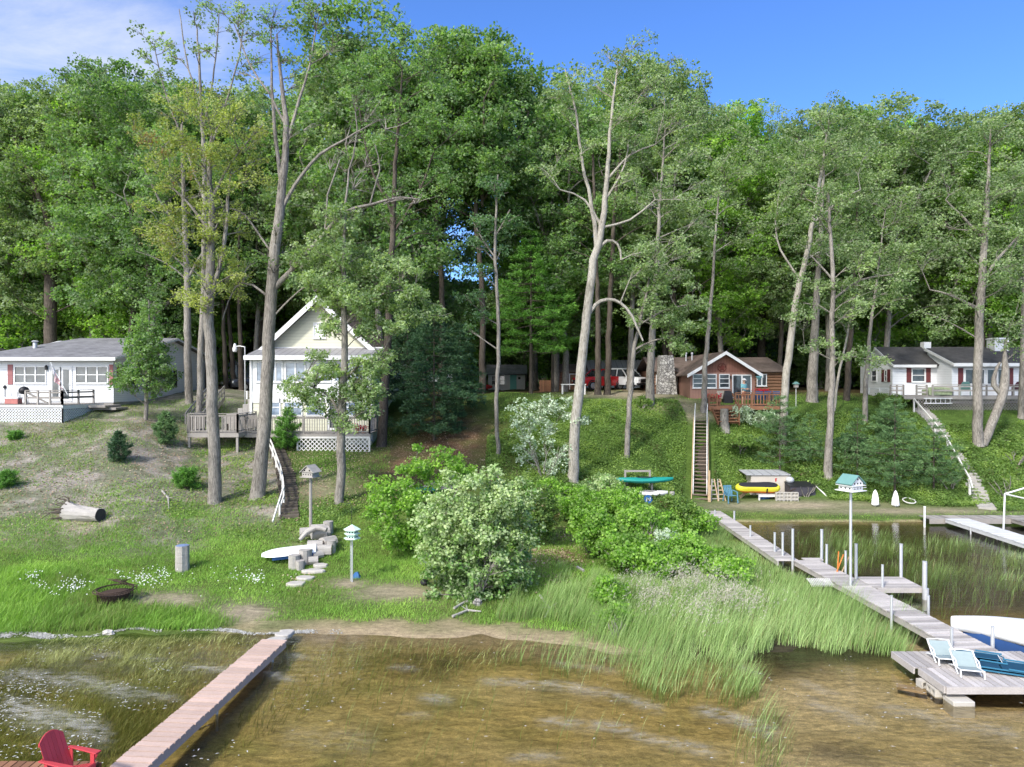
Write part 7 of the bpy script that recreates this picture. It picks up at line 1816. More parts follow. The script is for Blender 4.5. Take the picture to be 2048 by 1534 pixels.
for D, w_, pts, sp, lb in (
 (51.,16,[(1196,798),(1196,700),(1195,600),(1190,450),(1185,300)],[(1150,420,60,55),(1100,330,55,60),(1180,280,60,60),(1130,500,50,40,.4)],'left of two dark trunks in front of the red truck'),
 (51.5,16,[(1215,800),(1217,690),(1222,560),(1230,400),(1245,260)],[(1250,260,60,60),(1270,420,60,50),(1240,520,50,40,.4)],'right of two dark trunks in front of the red truck'),
 (47.,22,[(1299,797),(1301,740),(1306,650),(1312,550),(1320,400),(1330,260)],[(1340,260,60,55),(1300,380,60,50),(1380,420,60,50),(1330,520,70,40),(1300,620,50,34)],'thick trunk standing against the fieldstone chimney'),
 (46.,14,[(1407,808),(1410,740),(1418,650),(1425,560),(1432,450),(1442,340)],[(1450,270,65,55),(1400,220,55,48),(1480,350,60,50),(1420,400,60,45),(1470,460,60,40)],'slim trunk before the windows of the red log house'),
 (64.,21,[(1523,778),(1523,680),(1526,580),(1530,450),(1536,300)],[(1500,250,75,50),(1570,300,60,55),(1450,340,60,50),(1540,420,70,50,.42),(1480,480,60,40,.42)],'thick dark trunk rising behind the log house roof'),
 (50.,26,[(1624,800),(1626,720),(1630,650),(1636,550),(1642,430),(1648,300)],[(1650,280,70,55),(1600,370,60,50),(1700,380,60,50),(1650,470,70,40,.45)],'thickest grey trunk between the log house and the right white house'),
 (46.,13,[(1729,842),(1731,780),(1737,700),(1745,620),(1757,530),(1770,420)],[(1790,400,60,50),(1730,480,60,40),(1800,520,60,44),(1760,590,60,30)],'slim trunk just left of the right white house'),
 (51.,15,[(1692,800),(1697,720),(1703,640),(1710,520),(1715,400)],[(1720,380,65,55),(1690,470,55,40),(1750,300,60,50)],'dark trunk behind and right of the thickest grey trunk'),
 (47.,16,[(2043,852),(2045,750),(2047,640),(2050,500),(2055,350)],[(2050,330,80,70),(2090,430,70,70),(2010,250,60,50),(2060,540,70,40)],'grey trunk cut by the right edge of the picture')):
    traced('broadleaf_tree', lb, D, [[(x, y, w_*(1-.17*i)) for i, (x, y) in enumerate(pts)]], sp+[(pts[-1][0]+8, pts[-1][1]+4, 46, 36)], 'windy' if pts[0][0] > 1250 else 'maple', 'dark' if D > 49.5 and w_ < 25 else 'grey', .85, (.7,1.05), size=.135, flip=.3)
traced('broadleaf_tree', 'light trunk leaning right at the right end of the log house deck', 44.,
 [[(1565,818,18),(1571,760,17),(1582,680,16),(1592,600,14),(1610,520,12),(1625,440,10),(1640,360,7),(1652,270,3.5)],[(1600,560,6),(1560,500,4),(1550,440,3)],[(1622,450,6),(1680,400,4),(1720,380,3)]],
 [(1660,260,80,50),(1600,300,60,45),(1710,310,65,50),(1640,350,80,40),(1590,410,60,40),(1690,420,60,40),(1655,275,40,36),(1640,500,55,34),(1720,490,55,34),(1560,480,40,34)], 'windy', 'pale', .9, (.65,1.), size=.125, flip=.34)
traced('broadleaf_tree', 'tall grey trunk in front of the small pines on the right bank', 41.,
 [[(1655,953,20),(1660,850,15),(1664,740,13),(1664,650,11.5),(1666,560,10),(1660,470,8),(1655,380,4)],[(1664,720,5),(1700,712,4),(1745,722,2.5)],[(1664,600,6),(1720,560,4.5),(1780,550,3)],[(1665,560,5),(1620,510,3)]],
 [(1750,565,75,34),(1700,610,50,28),(1690,510,60,38),(1765,490,55,34),(1635,560,40,28),(1700,714,44,12),(1748,726,30,9),(1640,695,34,12),(1650,420,60,40),(1600,620,40,26)], 'windy', 'grey', 1., (.5,.8), size=.12, flip=.36)
traced('broadleaf_tree', 'thin pale birch-like stem leaning right behind the tall grey trunk', 47.,
 [[(1668,812,6),(1676,760,6),(1690,690,5),(1703,630,4),(1715,570,2)]], [(1712,590,34,26),(1690,640,26,20)], 'windy', 'pale', .9, (.4,.6), size=.13)
traced('broadleaf_tree', 'large forked tree with a burl before the right white house', 44.,
 [[(1957,886,23),(1955,800,20),(1957,700,19),(1960,620,18),(1965,540,16),(1970,450,13),(1976,340,7),(1980,250,3)],[(1966,890,19),(1984,848,19),(2002,800,19),(2008,770,20),(2012,740,16),(2008,705,8),(2015,670,3)],[(2003,790,10),(1988,770,12),(1990,745,8),(2000,725,5)],[(1960,620,8),(1900,590,5),(1860,580,3)],[(1963,560,8),(2010,500,6),(2050,460,4)],[(1968,480,7),(1920,430,5),(1890,400,3)]],
 [(1970,560,85,38),(1895,605,65,30),(2020,480,65,45),(1930,440,75,38),(2000,640,50,28),(2045,560,45,55),(1880,520,50,32),(2030,690,24,24),(1980,360,80,50),(1982,262,50,40),(1920,330,60,45),(2040,380,60,60),(1850,460,50,40),(1860,650,40,20)], 'windy', 'grey', .95, (.65,1.), size=.125, flip=.36)
# ---- forest templates and rows
def forest_tree(seed, H, lm, bm, rad, lo=.3, lean=.0, first=('x', 'tree')):
    random.seed(seed); global RNG; RNG = np.random.default_rng(seed)
    tk = [(0,0,-.4,.27)] + [(lean*f*f*H*.1+random.gauss(0,.12)*f*3, random.gauss(0,.12)*f*3, H*f, .21*(1-f)**.8+.02) for f in (.12,.3,.5,.7,.9)]
    limbs = []
    for i in range(5):
        f = random.uniform(lo, .62); a = i*1.26+random.gauss(0,.3); b = Vector((0,0,H*f)); L = rad*random.uniform(.7,1.0)
        limbs.append([(0,0,H*f,.10),(math.cos(a)*L*.4,math.sin(a)*L*.4,H*(f+.1),.09),(math.cos(a)*L*.75,math.sin(a)*L*.75,H*min(.95,f+.24),.05)])
    cl = []
    n = 13
    for i in range(n):
        f = lo+.03+(1-lo-.10)*(i+.5)/n; wdt = rad*(1.05-.9*abs((f-.58)/.55)**2.0)*random.uniform(.75,1.15); a = i*2.4+random.random()
        off = wdt*.45; c = (math.cos(a)*off+lean*f, math.sin(a)*off, H*f)
        cl.append(blob(c, (wdt*.75, wdt*.75, H*.065), 17, (.75,1.25), .5+random.gauss(0,.07), .13, .35))
        if i % 2: cl.append(blob((math.cos(a+2.5)*off*1.3, math.sin(a+2.5)*off*1.3, H*(f+.03)), (wdt*.55, wdt*.55, H*.05), 9, (.7,1.1), .5+random.gauss(0,.07), .13, .35))
    o = make_tree('broadleaf_tree', 'x', 'tree', G_W, (0,0,0), [tk]+limbs, np.concatenate(cl), LM[lm], BK[bm], size=.19, per=9, lpers=15, flip=.28, tilt=.7)
    return o
TPL = [forest_tree(101, 24, 'maple', 'dark', 5.0, .24), forest_tree(102, 24, 'windy', 'grey', 4.6, .28, 1.), forest_tree(103, 24, 'bright', 'grey', 4.8, .18), forest_tree(104, 24, 'maple', 'grey', 5.4, .2, -1), forest_tree(105, 24, 'windy', 'dark', 5.6, .24, .5), forest_tree(106, 24, 'dark', 'dark', 4.4, .22), forest_tree(107, 11, 'bright', 'grey', 2.9, .06), forest_tree(108, 10, 'maple', 'grey', 3.1, .05), forest_tree(109, 24, 'maple', 'dark', 4.2, .5)]
TH = [24.6]*6+[11.4, 10.4, 24.6]
SKY_Y = [(-300,150),(0,150),(100,165),(180,165),(250,110),(300,130),(400,150),(550,150),(650,110),(760,40),(850,60),(960,55),(1040,105),(1080,170),(1120,140),(1200,125),(1260,110),(1330,125),(1400,180),(1500,215),(1545,245),(1600,205),(1700,190),(1790,185),(1810,230),(1880,215),(2000,195),(2150,180),(2500,170)]
def skyy(px_): return float(np.interp(px_, [a for a, _ in SKY_Y], [b for _, b in SKY_Y]))
random.seed(5); RNG = np.random.default_rng(77)
def place_lm(px_):
    for x, s in ((330,'behind the left cottage'),(520,'behind the yard lamp'),(800,'behind the gabled cottage'),(1000,'behind the large dark pine'),(1120,'behind the layered pine'),(1310,'behind the grey-roofed garage'),(1560,'behind the log house'),(1760,'right of the log house')):
        if px_ < x: return s
    return 'behind the right house'
KIND = ['mid-green spreading', 'pale wind-ruffled', 'bright yellow-green', 'broad full-crowned', 'wide pale-leaved', 'dark narrow', 'low bright green', 'low bushy', 'clear-trunked high']
used = set(); first_done = [False]*len(TPL); cnt = {}
def put_tree(px_, D, k, ytop=None, sc=None, dz=-.2):
    x = (px_-1024)*D/FX; z = gz1(x, D)+dz
    top = CZ-((ytop if ytop is not None else skyy(px_))-HZ)*D/FX
    s = (top-z)/TH[k]
    o = TPL[k] if not first_done[k] else copy_tree(TPL[k]); first_done[k] = True
    wx = random.uniform(.9, 1.15)*max(.8, min(1.15, s))
    o.location = (x, D, z); o.scale = (wx, wx, s); o.rotation_euler = (0, 0, random.uniform(-.5, .5))
    row = 'front row' if D < 66 else 'second row' if D < 78 else 'rear row'
    o['label'] = '%s tree, %s of the wood %s' % (KIND[k], row, place_lm(px_)); o['group'] = G_W
    return o
rows = [(61, 105, 8, .0), (71, 100, 14, .0), (82, 105, 10, 14)]
seq = [3,1,0,2,4,2,0,1,3,5,2,4]
c_ = 0
for D, step, j, dn in rows:
    px_ = -140 + (D*7 % step)
    while px_ < 2200:
        p = px_+random.uniform(-22, 22)
        skip = (D < 65 and (560 < p < 700)) or (D < 66 and 1130 < p < 1310) or (D < 80 and 965 < p < 1060) or (835 < p < 1000)
        if not skip:
            k = seq[c_ % len(seq)]
            if abs(p-1480) < 60 and D > 66: k = 2
            if 1090 < p < 1600 and k == 5: k = 0
            yt = skyy(p)+random.uniform(0, 70 if D < 65 else 40)+(40 if 830 < p < 1010 else 0)
            put_tree(p, D+random.uniform(-3, 3), k, yt); c_ += 1
        px_ += step
# a few crowns that make the highest skyline
for p, D, k, y in ((310,54,3,150),(410,56,0,160),(510,58,1,150),(690,54,1,60),(760,54,3,0),(885,54,8,45),(965,53,8,40),(1130,58,3,125),(1260,57,1,95),(1340,58,4,110),(1470,66,2,185),(1660,60,4,195),(1770,58,1,180),(1960,58,4,200),(2060,56,1,175),(60,62,4,145),(190,60,1,160),(260,56,0,110)): put_tree(p, D, k, y)
for i, p in enumerate(list(range(-120, 2200, 62))+list(range(-90, 2200, 75))):
    D = random.choice((60, 63, 67, 71) if i < 38 else (64, 73, 79))+random.uniform(-1.5, 1.5)
    if (560 < p < 720 and D < 64) or (930 < p < 1060): D = 86
    if 1075 < p < 1580 and D < 69: D += 9
    put_tree(p+random.uniform(-20, 20), D, 6+(i*7 % 3 > 0), random.uniform(540, 610) if 820 < p < 1010 else random.uniform(440, 600))
# ---- understorey of the wood as one mass
def mass(name, label, polyfn, n, R, lm, size, per=6, lpers=10, tone=.5):
    cl = polyfn(n); co, tn = spray_leaves(cl, per, lpers, size, .7, .25, .55, .1, .4)
    o = add_mesh_obj(name, np_mesh(name, co, len(tn), 4, tn, LM[lm])); return tag(o, label, kind='stuff')
def clear(px_, D): return ((px_ > 955) & (px_ < 1065) & (D < 86)) | ((px_ > 1100) & (px_ < 1320) & (D < 74))
def under(n):
    D = RNG.uniform(64, 98, n); px_ = RNG.uniform(-200, 2250, n); X = (px_-1024)*D/FX; Z = gz(X, D)
    D = np.where(clear(px_, D), D+24, D); X = (px_-1024)*D/FX; Z = gz(X, D)
    hz = RNG.uniform(0, 1, n)**1.1*(5.0+6.5*vnoise(X, D, 7., 61))
    return np.column_stack([X, D, Z+hz, RNG.uniform(.8, 1.5, n), .42+.3*vnoise(X, D, 5., 62)+RNG.normal(size=n)*.08])
mass('undergrowth', 'leafy undergrowth filling the wood behind the houses', under, 2300, 1, 'bright', .27)
def backwood(n):
    D = RNG.uniform(98, 125, n); px_ = RNG.uniform(-250, 2300, n); X = (px_-1024)*D/FX; Z = gz(X, D)
    top = np.where((px_ > 820) & (px_ < 1020), 6., 16.)
    hz = RNG.uniform(0, 1, n)*(top+6*vnoise(X, D, 9., 63))
    return np.column_stack([X, D, Z+hz, RNG.uniform(1.2, 2.1, n), .40+.3*vnoise(X, hz, 6., 64)+RNG.normal(size=n)*.08])
mass('far_woodland', 'far side of the wood closing the view between the trunks', backwood, 1500, 1, 'maple', .4)

# ---- conifers
def pine(px_, py_, h, r, lm, label, bm='dark', **kw):
    g = G(px_, py_); return make_pine(kw.pop('name', 'pine_tree'), label, g-Vector((0,0,.05)), h, r, LM[lm], BK[bm], **kw)
def pineD(px_, D, h, r, lm, label, bm='dark', **kw):
    x = (px_-1024)*D/FX; return make_pine('pine_tree', label, (x, D, gz1(x, D)-.05), h, r, LM[lm], BK[bm], **kw)
pineD(868, 42.5, 8.2, 3.4, 'pined', 'large dark pine right of the gabled cottage', nl=.22, nw=.04, up=-.1, dens=1.15, base=.08)
pineD(920, 46., 6.2, 2.1, 'pined', 'smaller dark pine just left of the slim pale mid-bank tree', nl=.22, nw=.04, up=-.05)
pineD(815, 47., 8.5, 2.4, 'pined', 'dark pine squeezed between the gabled cottage and the large dark pine', nl=.22, nw=.04, up=-.1)
pineD(1062, 53., 12.6, 4.3, 'pineb', 'bright green layered pine in mid picture left of the log shed', nl=.26, nw=.05, up=.02, dens=.8, base=.24, layered=1, whorls=15, tone=.58)
pineD(1105, 56., 10.5, 3., 'pineb', 'second green pine behind the bright layered pine', base=.3, nl=.26, nw=.05, whorls=14)
pineD(1500, 66., 13., 3.6, 'pined', 'dark pine rising behind the log house roof', nl=.28, nw=.055)
pineD(1560, 70., 15., 3.4, 'pined', 'tall dark pine in the wood right of the log house', nl=.28, nw=.055)
sp = 'small conifers on the slopes'
pine(237, 924, 1.55, .62, 'pined', 'small dusky spruce on the bare left slope', nl=.13, nw=.026, up=.5, group=sp, base=.03)
pine(331, 890, 1.9, .72, 'pine', 'small green pine below the right corner of the left cottage', nl=.14, nw=.028, up=.6, group=sp, base=.03)
pine(575, 900, 2.5, 1.05, 'pineb', 'bushy bright young pine before the gabled cottage deck', nl=.12, nw=.022, up=.5, group=sp, base=.03, dens=1.3)
pine(1560, 940, 4.6, 2.2, 'pine', 'soft green young pine right of the top of the long stairs', nl=.15, nw=.028, up=.25, group=sp, base=.06, dens=1.2)
pine(1790, 990, 5.6, 2.6, 'pine', 'widest young pine on the right bank behind the martin house', nl=.15, nw=.028, up=.1, group=sp, base=.10, dens=1.2)
pine(1868, 980, 4.2, 2.0, 'pine', 'young pine leaning over the right stone steps', nl=.15, nw=.028, up=.15, group=sp, base=.08, dens=1.1)
pine(1715, 955, 4.2, 1.8, 'pine', 'young pine behind the tall grey trunk on the right bank', nl=.15, nw=.028, up=.2, group=sp, base=.06)
pine(1620, 930, 3.2, 1.5, 'pine', 'low young pine between the soft green pine and the tall grey trunk', nl=.14, nw=.026, up=.3, group=sp, base=.04)
pine(1775, 880, 2.6, 1.1, 'pine', 'small upright pine high on the right bank', nl=.13, nw=.026, up=.4, group=sp, base=.04)
for px_, py_, h, r, lb in ((12,975,.75,.5,'small green bush at the left edge of the bare slope'),(372,978,.95,.75,'round yellow-green bush left of the yellowing tree'),(30,880,.4,.35,'small dark tuft below the left cottage deck')):
    pine(px_, py_, h, r, 'pineb', lb, nl=.10, nw=.022, up=.8, name='bush', cat='bush', base=.02, dens=1.4)
# ---- shrubs
def shrub(name, label, px_, py_, rx, ry, lm, D=None, dens=1., R=(.22,.4), size=.085, tone=.5, group=None, flip=.3, parts=None, bm='grey', per=9, lpers=13, wind=.5, foot=None, cat='shrub'):
    """leafy shrub, its foot at the bottom of the ellipse"""
    g = G(px_, py_+ry*.93) if foot is None else G(*foot); D = D or g.y
    s = D/FX
    specs = parts or [(px_+random.uniform(-.3,.3)*rx, py_+random.uniform(-.25,.35)*ry, rx*random.uniform(.45,.62), ry*random.uniform(.45,.62), tone+random.gauss(0,.05)) for _ in range(5)]+[(px_,py_+.15*ry,rx*.8,ry*.75,tone)]
    cl = blobs(specs, D, dens, R, tone, None, .5)
    zg = gz(cl[:, 0], cl[:, 1]); cl[:, 2] = np.maximum(cl[:, 2], zg+.12)
    st = []
    for i in range(6):
        a = random.uniform(0, 6.28); q = g+Vector((.1*math.cos(a), .1*math.sin(a), -.1)); e = g+Vector((rx*s*.5*math.cos(a), rx*s*.4*math.sin(a), ry*s*.7)); st.append([(*p, r_) for p, r_ in zip(curve_pts(q, e, 3, .05, .05), (.035,.028,.02,.012))])
    return make_tree(name, label, cat, group, g, st, cl, LM[lm], BK[bm], size=size, per=per, lpers=lpers, flip=flip, twigs=1, minr=.008, wind=wind, rise=.2, spr=.5)
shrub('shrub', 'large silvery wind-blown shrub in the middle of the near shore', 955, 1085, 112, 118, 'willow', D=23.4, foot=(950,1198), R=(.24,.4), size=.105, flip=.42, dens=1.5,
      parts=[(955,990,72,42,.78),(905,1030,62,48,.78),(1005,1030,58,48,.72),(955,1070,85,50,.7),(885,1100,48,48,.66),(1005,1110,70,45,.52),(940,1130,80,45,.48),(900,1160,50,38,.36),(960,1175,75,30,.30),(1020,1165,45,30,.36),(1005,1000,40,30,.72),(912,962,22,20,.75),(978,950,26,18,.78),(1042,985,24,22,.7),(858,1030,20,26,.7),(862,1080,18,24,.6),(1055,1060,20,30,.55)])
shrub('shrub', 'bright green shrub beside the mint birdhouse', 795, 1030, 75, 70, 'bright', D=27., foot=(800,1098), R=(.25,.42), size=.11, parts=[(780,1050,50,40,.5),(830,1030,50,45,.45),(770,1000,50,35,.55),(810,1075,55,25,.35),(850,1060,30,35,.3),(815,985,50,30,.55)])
shrub('shrub', 'spreading light green shrub leaning over the teal kayak end', 860, 940, 85, 45, 'bright', D=32., foot=(850,1000), R=(.3,.48), size=.12, parts=[(810,945,50,28,.55),(860,920,50,30,.6),(905,930,40,32,.55),(840,960,50,25,.45),(920,955,30,25,.5)])
shrub('silver_tree', 'silvery-leaved small tree beside the leaning pale trunk', 1090, 870, 75, 85, 'silver', D=38.6, foot=(1085,955), R=(.3,.5), size=.12, flip=.55, wind=.3, per=7, lpers=9, cat='small tree',
      parts=[(1060,820,36,30,.6),(1110,815,42,30,.62),(1150,835,26,20,.6),(1045,860,26,26,.55),(1080,865,40,30,.5),(1120,905,28,24,.62),(1075,925,34,26,.6),(1105,945,28,18,.62),(1050,905,22,20,.5)])
SG = 'green shrubs along the marsh'
for a in (
 (1180,1010,70,34,'bright',32.5,'green shrub left of the teal kayak rack',.5),(1290,1060,80,55,'bright',28.5,'largest round green shrub in the middle of the marsh edge',.52),(1185,1062,50,46,'bright',27.3,'green shrub right of the red leaf path',.5),
 (1375,1105,55,40,'bright',26.,'low yellow-green shrub at the upper end of the tall reeds',.58),(1040,985,45,40,'cover',34.,'small green shrub behind the large silvery shrub',.45),(1240,1008,56,28,'bright',32.,'pale green shrub just below the teal kayak',.55),
 (1345,1030,60,34,'cover',32.,'dark green shrub below the foot of the long stairs',.42),(1250,1105,55,40,'bright',25.5,'green shrub in front of the two round marsh shrubs',.5),(1385,1040,45,30,'bright',31.5,'bright shrub touching the beach end of the long dock',.55),
 (1070,1030,50,45,'cover',29.,'dark green shrub right behind the large silvery shrub',.4),(1450,1140,50,34,'bright',24.5,'small yellow shrub among the upper reeds',.62),(1235,1245,30,34,'bright',20.3,'small rounded bush at the shore end of the reeds',.48),(1225,1185,34,26,'bright',22.,'small green bush between the reeds and the red leaf path',.5),
 (1110,985,50,30,'bright',35.,'light green shrub at the foot of the leaning pale trunk',.55),(1320,1120,60,34,'bright',25.2,'spreading light shrub above the purple grass heads',.55)):
    shrub('shrub', a[6], a[0], a[1]-6, a[2]*1.2, a[3]*1.18, a[4], D=a[5], R=(.26,.46), size=.11, tone=a[7], group=SG, dens=1.45)
shrub('shrub', 'pale silver bush among the green marsh shrubs', 1328, 1085, 38, 36, 'silver', D=26.8, R=(.2,.34), size=.085, flip=.5, tone=.6, group='silver bushes'); 
shrub('shrub', 'silver-topped shrub left of the teal kayak', 1210, 968, 60, 22, 'willow', D=34.5, R=(.25,.4), size=.10, flip=.5, tone=.62, group='silver bushes')
shrub('shrub', 'silver bush under the left part of the log house deck', 1487, 826, 32, 18, 'silver', D=45.2, R=(.25,.4), size=.10, flip=.5, tone=.55, group='silver bushes'); shrub('shrub', 'silver bush under the right part of the log house deck', 1535, 836, 40, 18, 'silver', D=44.6, R=(.25,.4), size=.10, flip=.5, tone=.5, group='silver bushes')
for a in ((1612,966,40,28,'cover',41.6,'leafy bush at the right of the tan storage box'),(1480,885,34,24,'cover',42.8,'leafy bush right of the tall grey stump'),(1700,890,46,28,'dark',43.5,'dark leafy bush behind the young pines'),(1890,900,50,30,'cover',43.5,'leafy bush left of the forked tree'),(2030,900,50,34,'cover',44.,'leafy bush at the right edge of the bank'),(2010,960,55,34,'cover',41.6,'leafy bush above the boat lift'),(1285,805,22,14,'cover',47.,'small leafy bush at the top of the bank by the thick trunk'),(1770,795,50,14,'cover',49.,'low plants along the left corner of the right white house'),(1900,955,40,24,'cover',41.6,'leafy bush beside the lower stone steps')):
    shrub('shrub', a[6], a[0], a[1], a[2], a[3], a[4], D=a[5], R=(.25,.42), size=.11, tone=.46, group='bushes on the right bank', dens=.9)

yard()

# ---- ground cover, grass, reeds, litter
def carpet(name, label, n, box, fn, lm, size, h, tone=.5, dens_tone=.3, seed=41, up=.6):
    p, px_, py_ = scatter(n, box, fn)
    k = len(p); hh = RNG.uniform(.02, 1, k)*h*(.4+1.2*vnoise(p[:, 0], p[:, 1], 1.3, seed)); p[:, 2] += hh
    nrm = unit(RNG.normal(size=(k, 3))*up + np.array([0, -.15, 1.])); d = unit(RNG.normal(size=(k, 3))+np.array([.4, 0, 0]))
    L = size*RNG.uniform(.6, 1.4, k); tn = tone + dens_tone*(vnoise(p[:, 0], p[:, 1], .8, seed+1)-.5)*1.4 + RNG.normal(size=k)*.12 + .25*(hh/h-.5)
    o = add_mesh_obj(name, np_mesh(name, leaf_co(p, d, nrm, L, L*.8), k, 4, tn, LM[lm])); return tag(o, label, kind='stuff')
PA = [(1012,800),(1120,800),(1385,805),(1400,850),(1388,1010),(1250,1015),(1080,985),(985,985),(965,900)]
PB = [(1420,850),(1500,840),(1640,825),(1830,830),(1935,960),(1985,1012),(1900,1015),(1660,1000),(1640,975),(1430,985)]
PC = [(1880,850),(2048,845),(2200,850),(2200,1040),(2000,1030),(1950,960)]
def f_cover(px_, py_, X, Y, Z):
    w = (inpoly(px_, py_, PA) | inpoly(px_, py_, PB) | inpoly(px_, py_, PC))*1.
    f = np.clip((Y-39.3)/5.7, 0, 1); w = w*(np.abs(X-(10.5+1.65*f)) > .85)
    return w*np.clip(.0+1.25*vnoise(X, Y, 1.1, 51)*(.5+.9*vnoise(X, Y, .4, 55)), 0, 1)
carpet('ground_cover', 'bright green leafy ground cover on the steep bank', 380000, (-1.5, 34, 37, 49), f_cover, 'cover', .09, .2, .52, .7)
def f_low(px_, py_, X, Y, Z):
    w = inpoly(px_, py_, [(-100,840),(380,850),(420,960),(640,960),(760,960),(740,1100),(500,1080),(300,1050),(-100,1040)])*np.clip((vnoise(X, Y, 1.6, 52)-.45)*2.4, 0, 1)
    return np.maximum(w*(.25+.75*(px_ > 330)), inpoly(px_, py_, [(380,880),(520,880),(520,1010),(380,1010)])*.6*(vnoise(X, Y, .9, 53) > .5))
carpet('weeds', 'low weeds scattered over the left slope', 110000, (-27, -4, 25, 41), f_low, 'cover', .085, .12, .58)
def f_lit(px_, py_, X, Y, Z):
    w = np.maximum.reduce([soft(px_, py_, 1105, 1115, 48, 42)*1.2, soft(px_, py_, 890, 900, 100, 60)*.5, soft(px_, py_, 960, 950, 60, 30)*.5, inpoly(px_, py_, [(-100,830),(380,840),(740,890),(760,1000),(400,1090),(-100,1080)])*.26, soft(px_, py_, 605, 1165, 25, 14), soft(px_, py_, 1280, 815, 120, 14)*.25])
    return np.clip(w, 0, 1)
carpet('leaf_litter', 'dry fallen leaves scattered on the ground', 210000, (-27, 12, 20, 50), f_lit, 'litter', .075, .03, .55, .3, 71, .35)
def grass(name, label, n, box, fn, hr, w, lm='grass', tone=.55, lean=.35, nseg=1, wind=.2, seed=81, zfix=None):
    p, px_, py_ = scatter(n, box, fn); k = len(p)
    if zfix is not None: p[:, 2] = np.minimum(p[:, 2], zfix)
    v = vnoise(p[:, 0], p[:, 1], .9, seed)
    h = RNG.uniform(hr[0], hr[1], k)*(.55+.9*v)
    if name == 'reeds': h *= 1-.6*sstep(p[:, 1], 21, 26)
    ln = np.column_stack([RNG.normal(size=k)*lean+wind, RNG.normal(size=k)*lean, np.zeros(k)])
    tn = tone + .5*(vnoise(p[:, 0], p[:, 1], 1.7, seed+1)-.5) + RNG.normal(size=k)*.12
    if lm == 'reed': tn[RNG.uniform(size=k) < .09] = .02; h *= RNG.uniform(.55, 1.1, k)
    o = add_mesh_obj(name, blades_mesh(name, p, h, np.full(k, w)*RNG.uniform(.7, 1.3, k), ln, LM[lm], tn, nseg)); return tag(o, label, kind='stuff')
def bare(px_, py_, X, Y, Z):
    g = ground_weights(X, Y, Z); return np.clip(1-1.5*g[10], 0, 1)*np.clip(1-1.2*g[11]*(X < 9), 0, 1)
def f_lawn(px_, py_, X, Y, Z):
    w = sstep(py_+(vnoise(X, Y, 2., 91)-.5)*110, 1000, 1090)*(Z > .05)*(px_ < 1260)
    return w*bare(px_, py_, X, Y, Z)*np.clip(.35+.9*vnoise(X, Y, .7, 92), 0, 1)
grass('lawn_grass', 'short mown grass of the near lawn', 330000, (-21, 4.5, 19, 31), f_lawn, (.05,.13), .016, tone=.6)
def f_long(px_, py_, X, Y, Z): return inpoly(px_, py_, [(-80,1140),(60,1120),(190,1160),(270,1180),(400,1230),(500,1245),(430,1262),(200,1262),(-80,1275)])*(.4+.8*vnoise(X, Y, .8, 93))*bare(px_, py_, X, Y, Z)
grass('long_grass', 'longer green grass around the fire pit', 90000, (-19, -6, 18.8, 25), f_long, (.14,.36), .016, tone=.6, nseg=2, wind=.35)
def f_slope(px_, py_, X, Y, Z):
    return ((py_ < 1080) & (py_ > 790) & (px_ < 780))*np.clip((vnoise(X, Y, 1.5, 94)-.25)*1.5, .05, 1)*.8*bare(px_, py_, X, Y, Z)
grass('slope_grass', 'thin dry grass on the left slope', 230000, (-29, -6, 26, 47), f_slope, (.05,.15), .018, tone=.46, seed=85)
def f_rlawn(px_, py_, X, Y, Z): return (inpoly(px_, py_, [(1430,1018),(1560,1030),(1850,1022),(1990,1022),(2200,1030),(2200,1050),(1850,1046),(1480,1050)])*.7 + ((Y > 47) & (Y < 56) & (px_ > 980))*.35)*bare(px_, py_, X, Y, Z)
grass('shore_grass', 'short grass on the right shore and the top of the bank', 120000, (-2, 36, 35.3, 56), f_rlawn, (.04,.11), .02, tone=.5, seed=87)
# reeds
PR = [(1020,1255),(1090,1180),(1180,1150),(1330,1140),(1405,1050),(1432,1052),(1590,1135),(1700,1205),(1850,1300),(1800,1325),(1620,1305),(1500,1315),(1300,1310),(1220,1285)]
def f_reed(px_, py_, X, Y, Z):
    px_ = px_+(vnoise(X, Y, .8, 201)-.5)*110; py_ = py_+(vnoise(X, Y, .6, 202)-.5)*60
    return inpoly(px_, py_, PR)*np.clip(.3+.9*vnoise(X, Y, .9, 95), 0, 1)*(1-.85*((X > 10) & (Y > 26)))*((X < 10.55) | (Y < 26))
grass('reeds', 'tall green reeds of the marsh beside the long dock', 145000, (-.5, 12, 16.5, 37), f_reed, (.4,.98), .0115, 'reed', .55, .12, 4, .28, 96)
PF = [(1010,1285),(1270,1300),(1500,1320),(1520,1400),(1440,1412),(1330,1395),(1150,1350),(1000,1320)]
def f_reed2(px_, py_, X, Y, Z):
    px_ = px_+(vnoise(X, Y, .9, 203)-.5)*150; py_ = py_+(vnoise(X, Y, .7, 204)-.5)*60
    w = inpoly(px_, py_, PF)*np.clip(sstep(px_, 1000, 1400)*.8+.14, 0, 1)*np.clip(.2+1.0*vnoise(X, Y, .8, 97), 0, 1)
    w = np.maximum(w, inpoly(px_, py_, [(1380,1420),(1500,1430),(1600,1534),(1640,1600),(1420,1600),(1380,1480)])*.28*sstep(px_-py_*.4, 850, 930))
    return np.maximum(w, inpoly(px_, py_, [(620,1300),(1000,1290),(1420,1400),(1400,1600),(700,1560),(560,1420)])*.012)
grass('water_reeds', 'thin green reeds standing in the shallow water', 60000, (-6, 8, 9.5, 19.5), f_reed2, (.4,.95), .010, 'reed', .56, .10, 4, .30, 98, zfix=-.1)
PV = [(1588,1085),(1700,1062),(1850,1072),(1960,1100),(2060,1110),(2060,1185),(1860,1180),(1760,1150),(1690,1150),(1600,1128)]
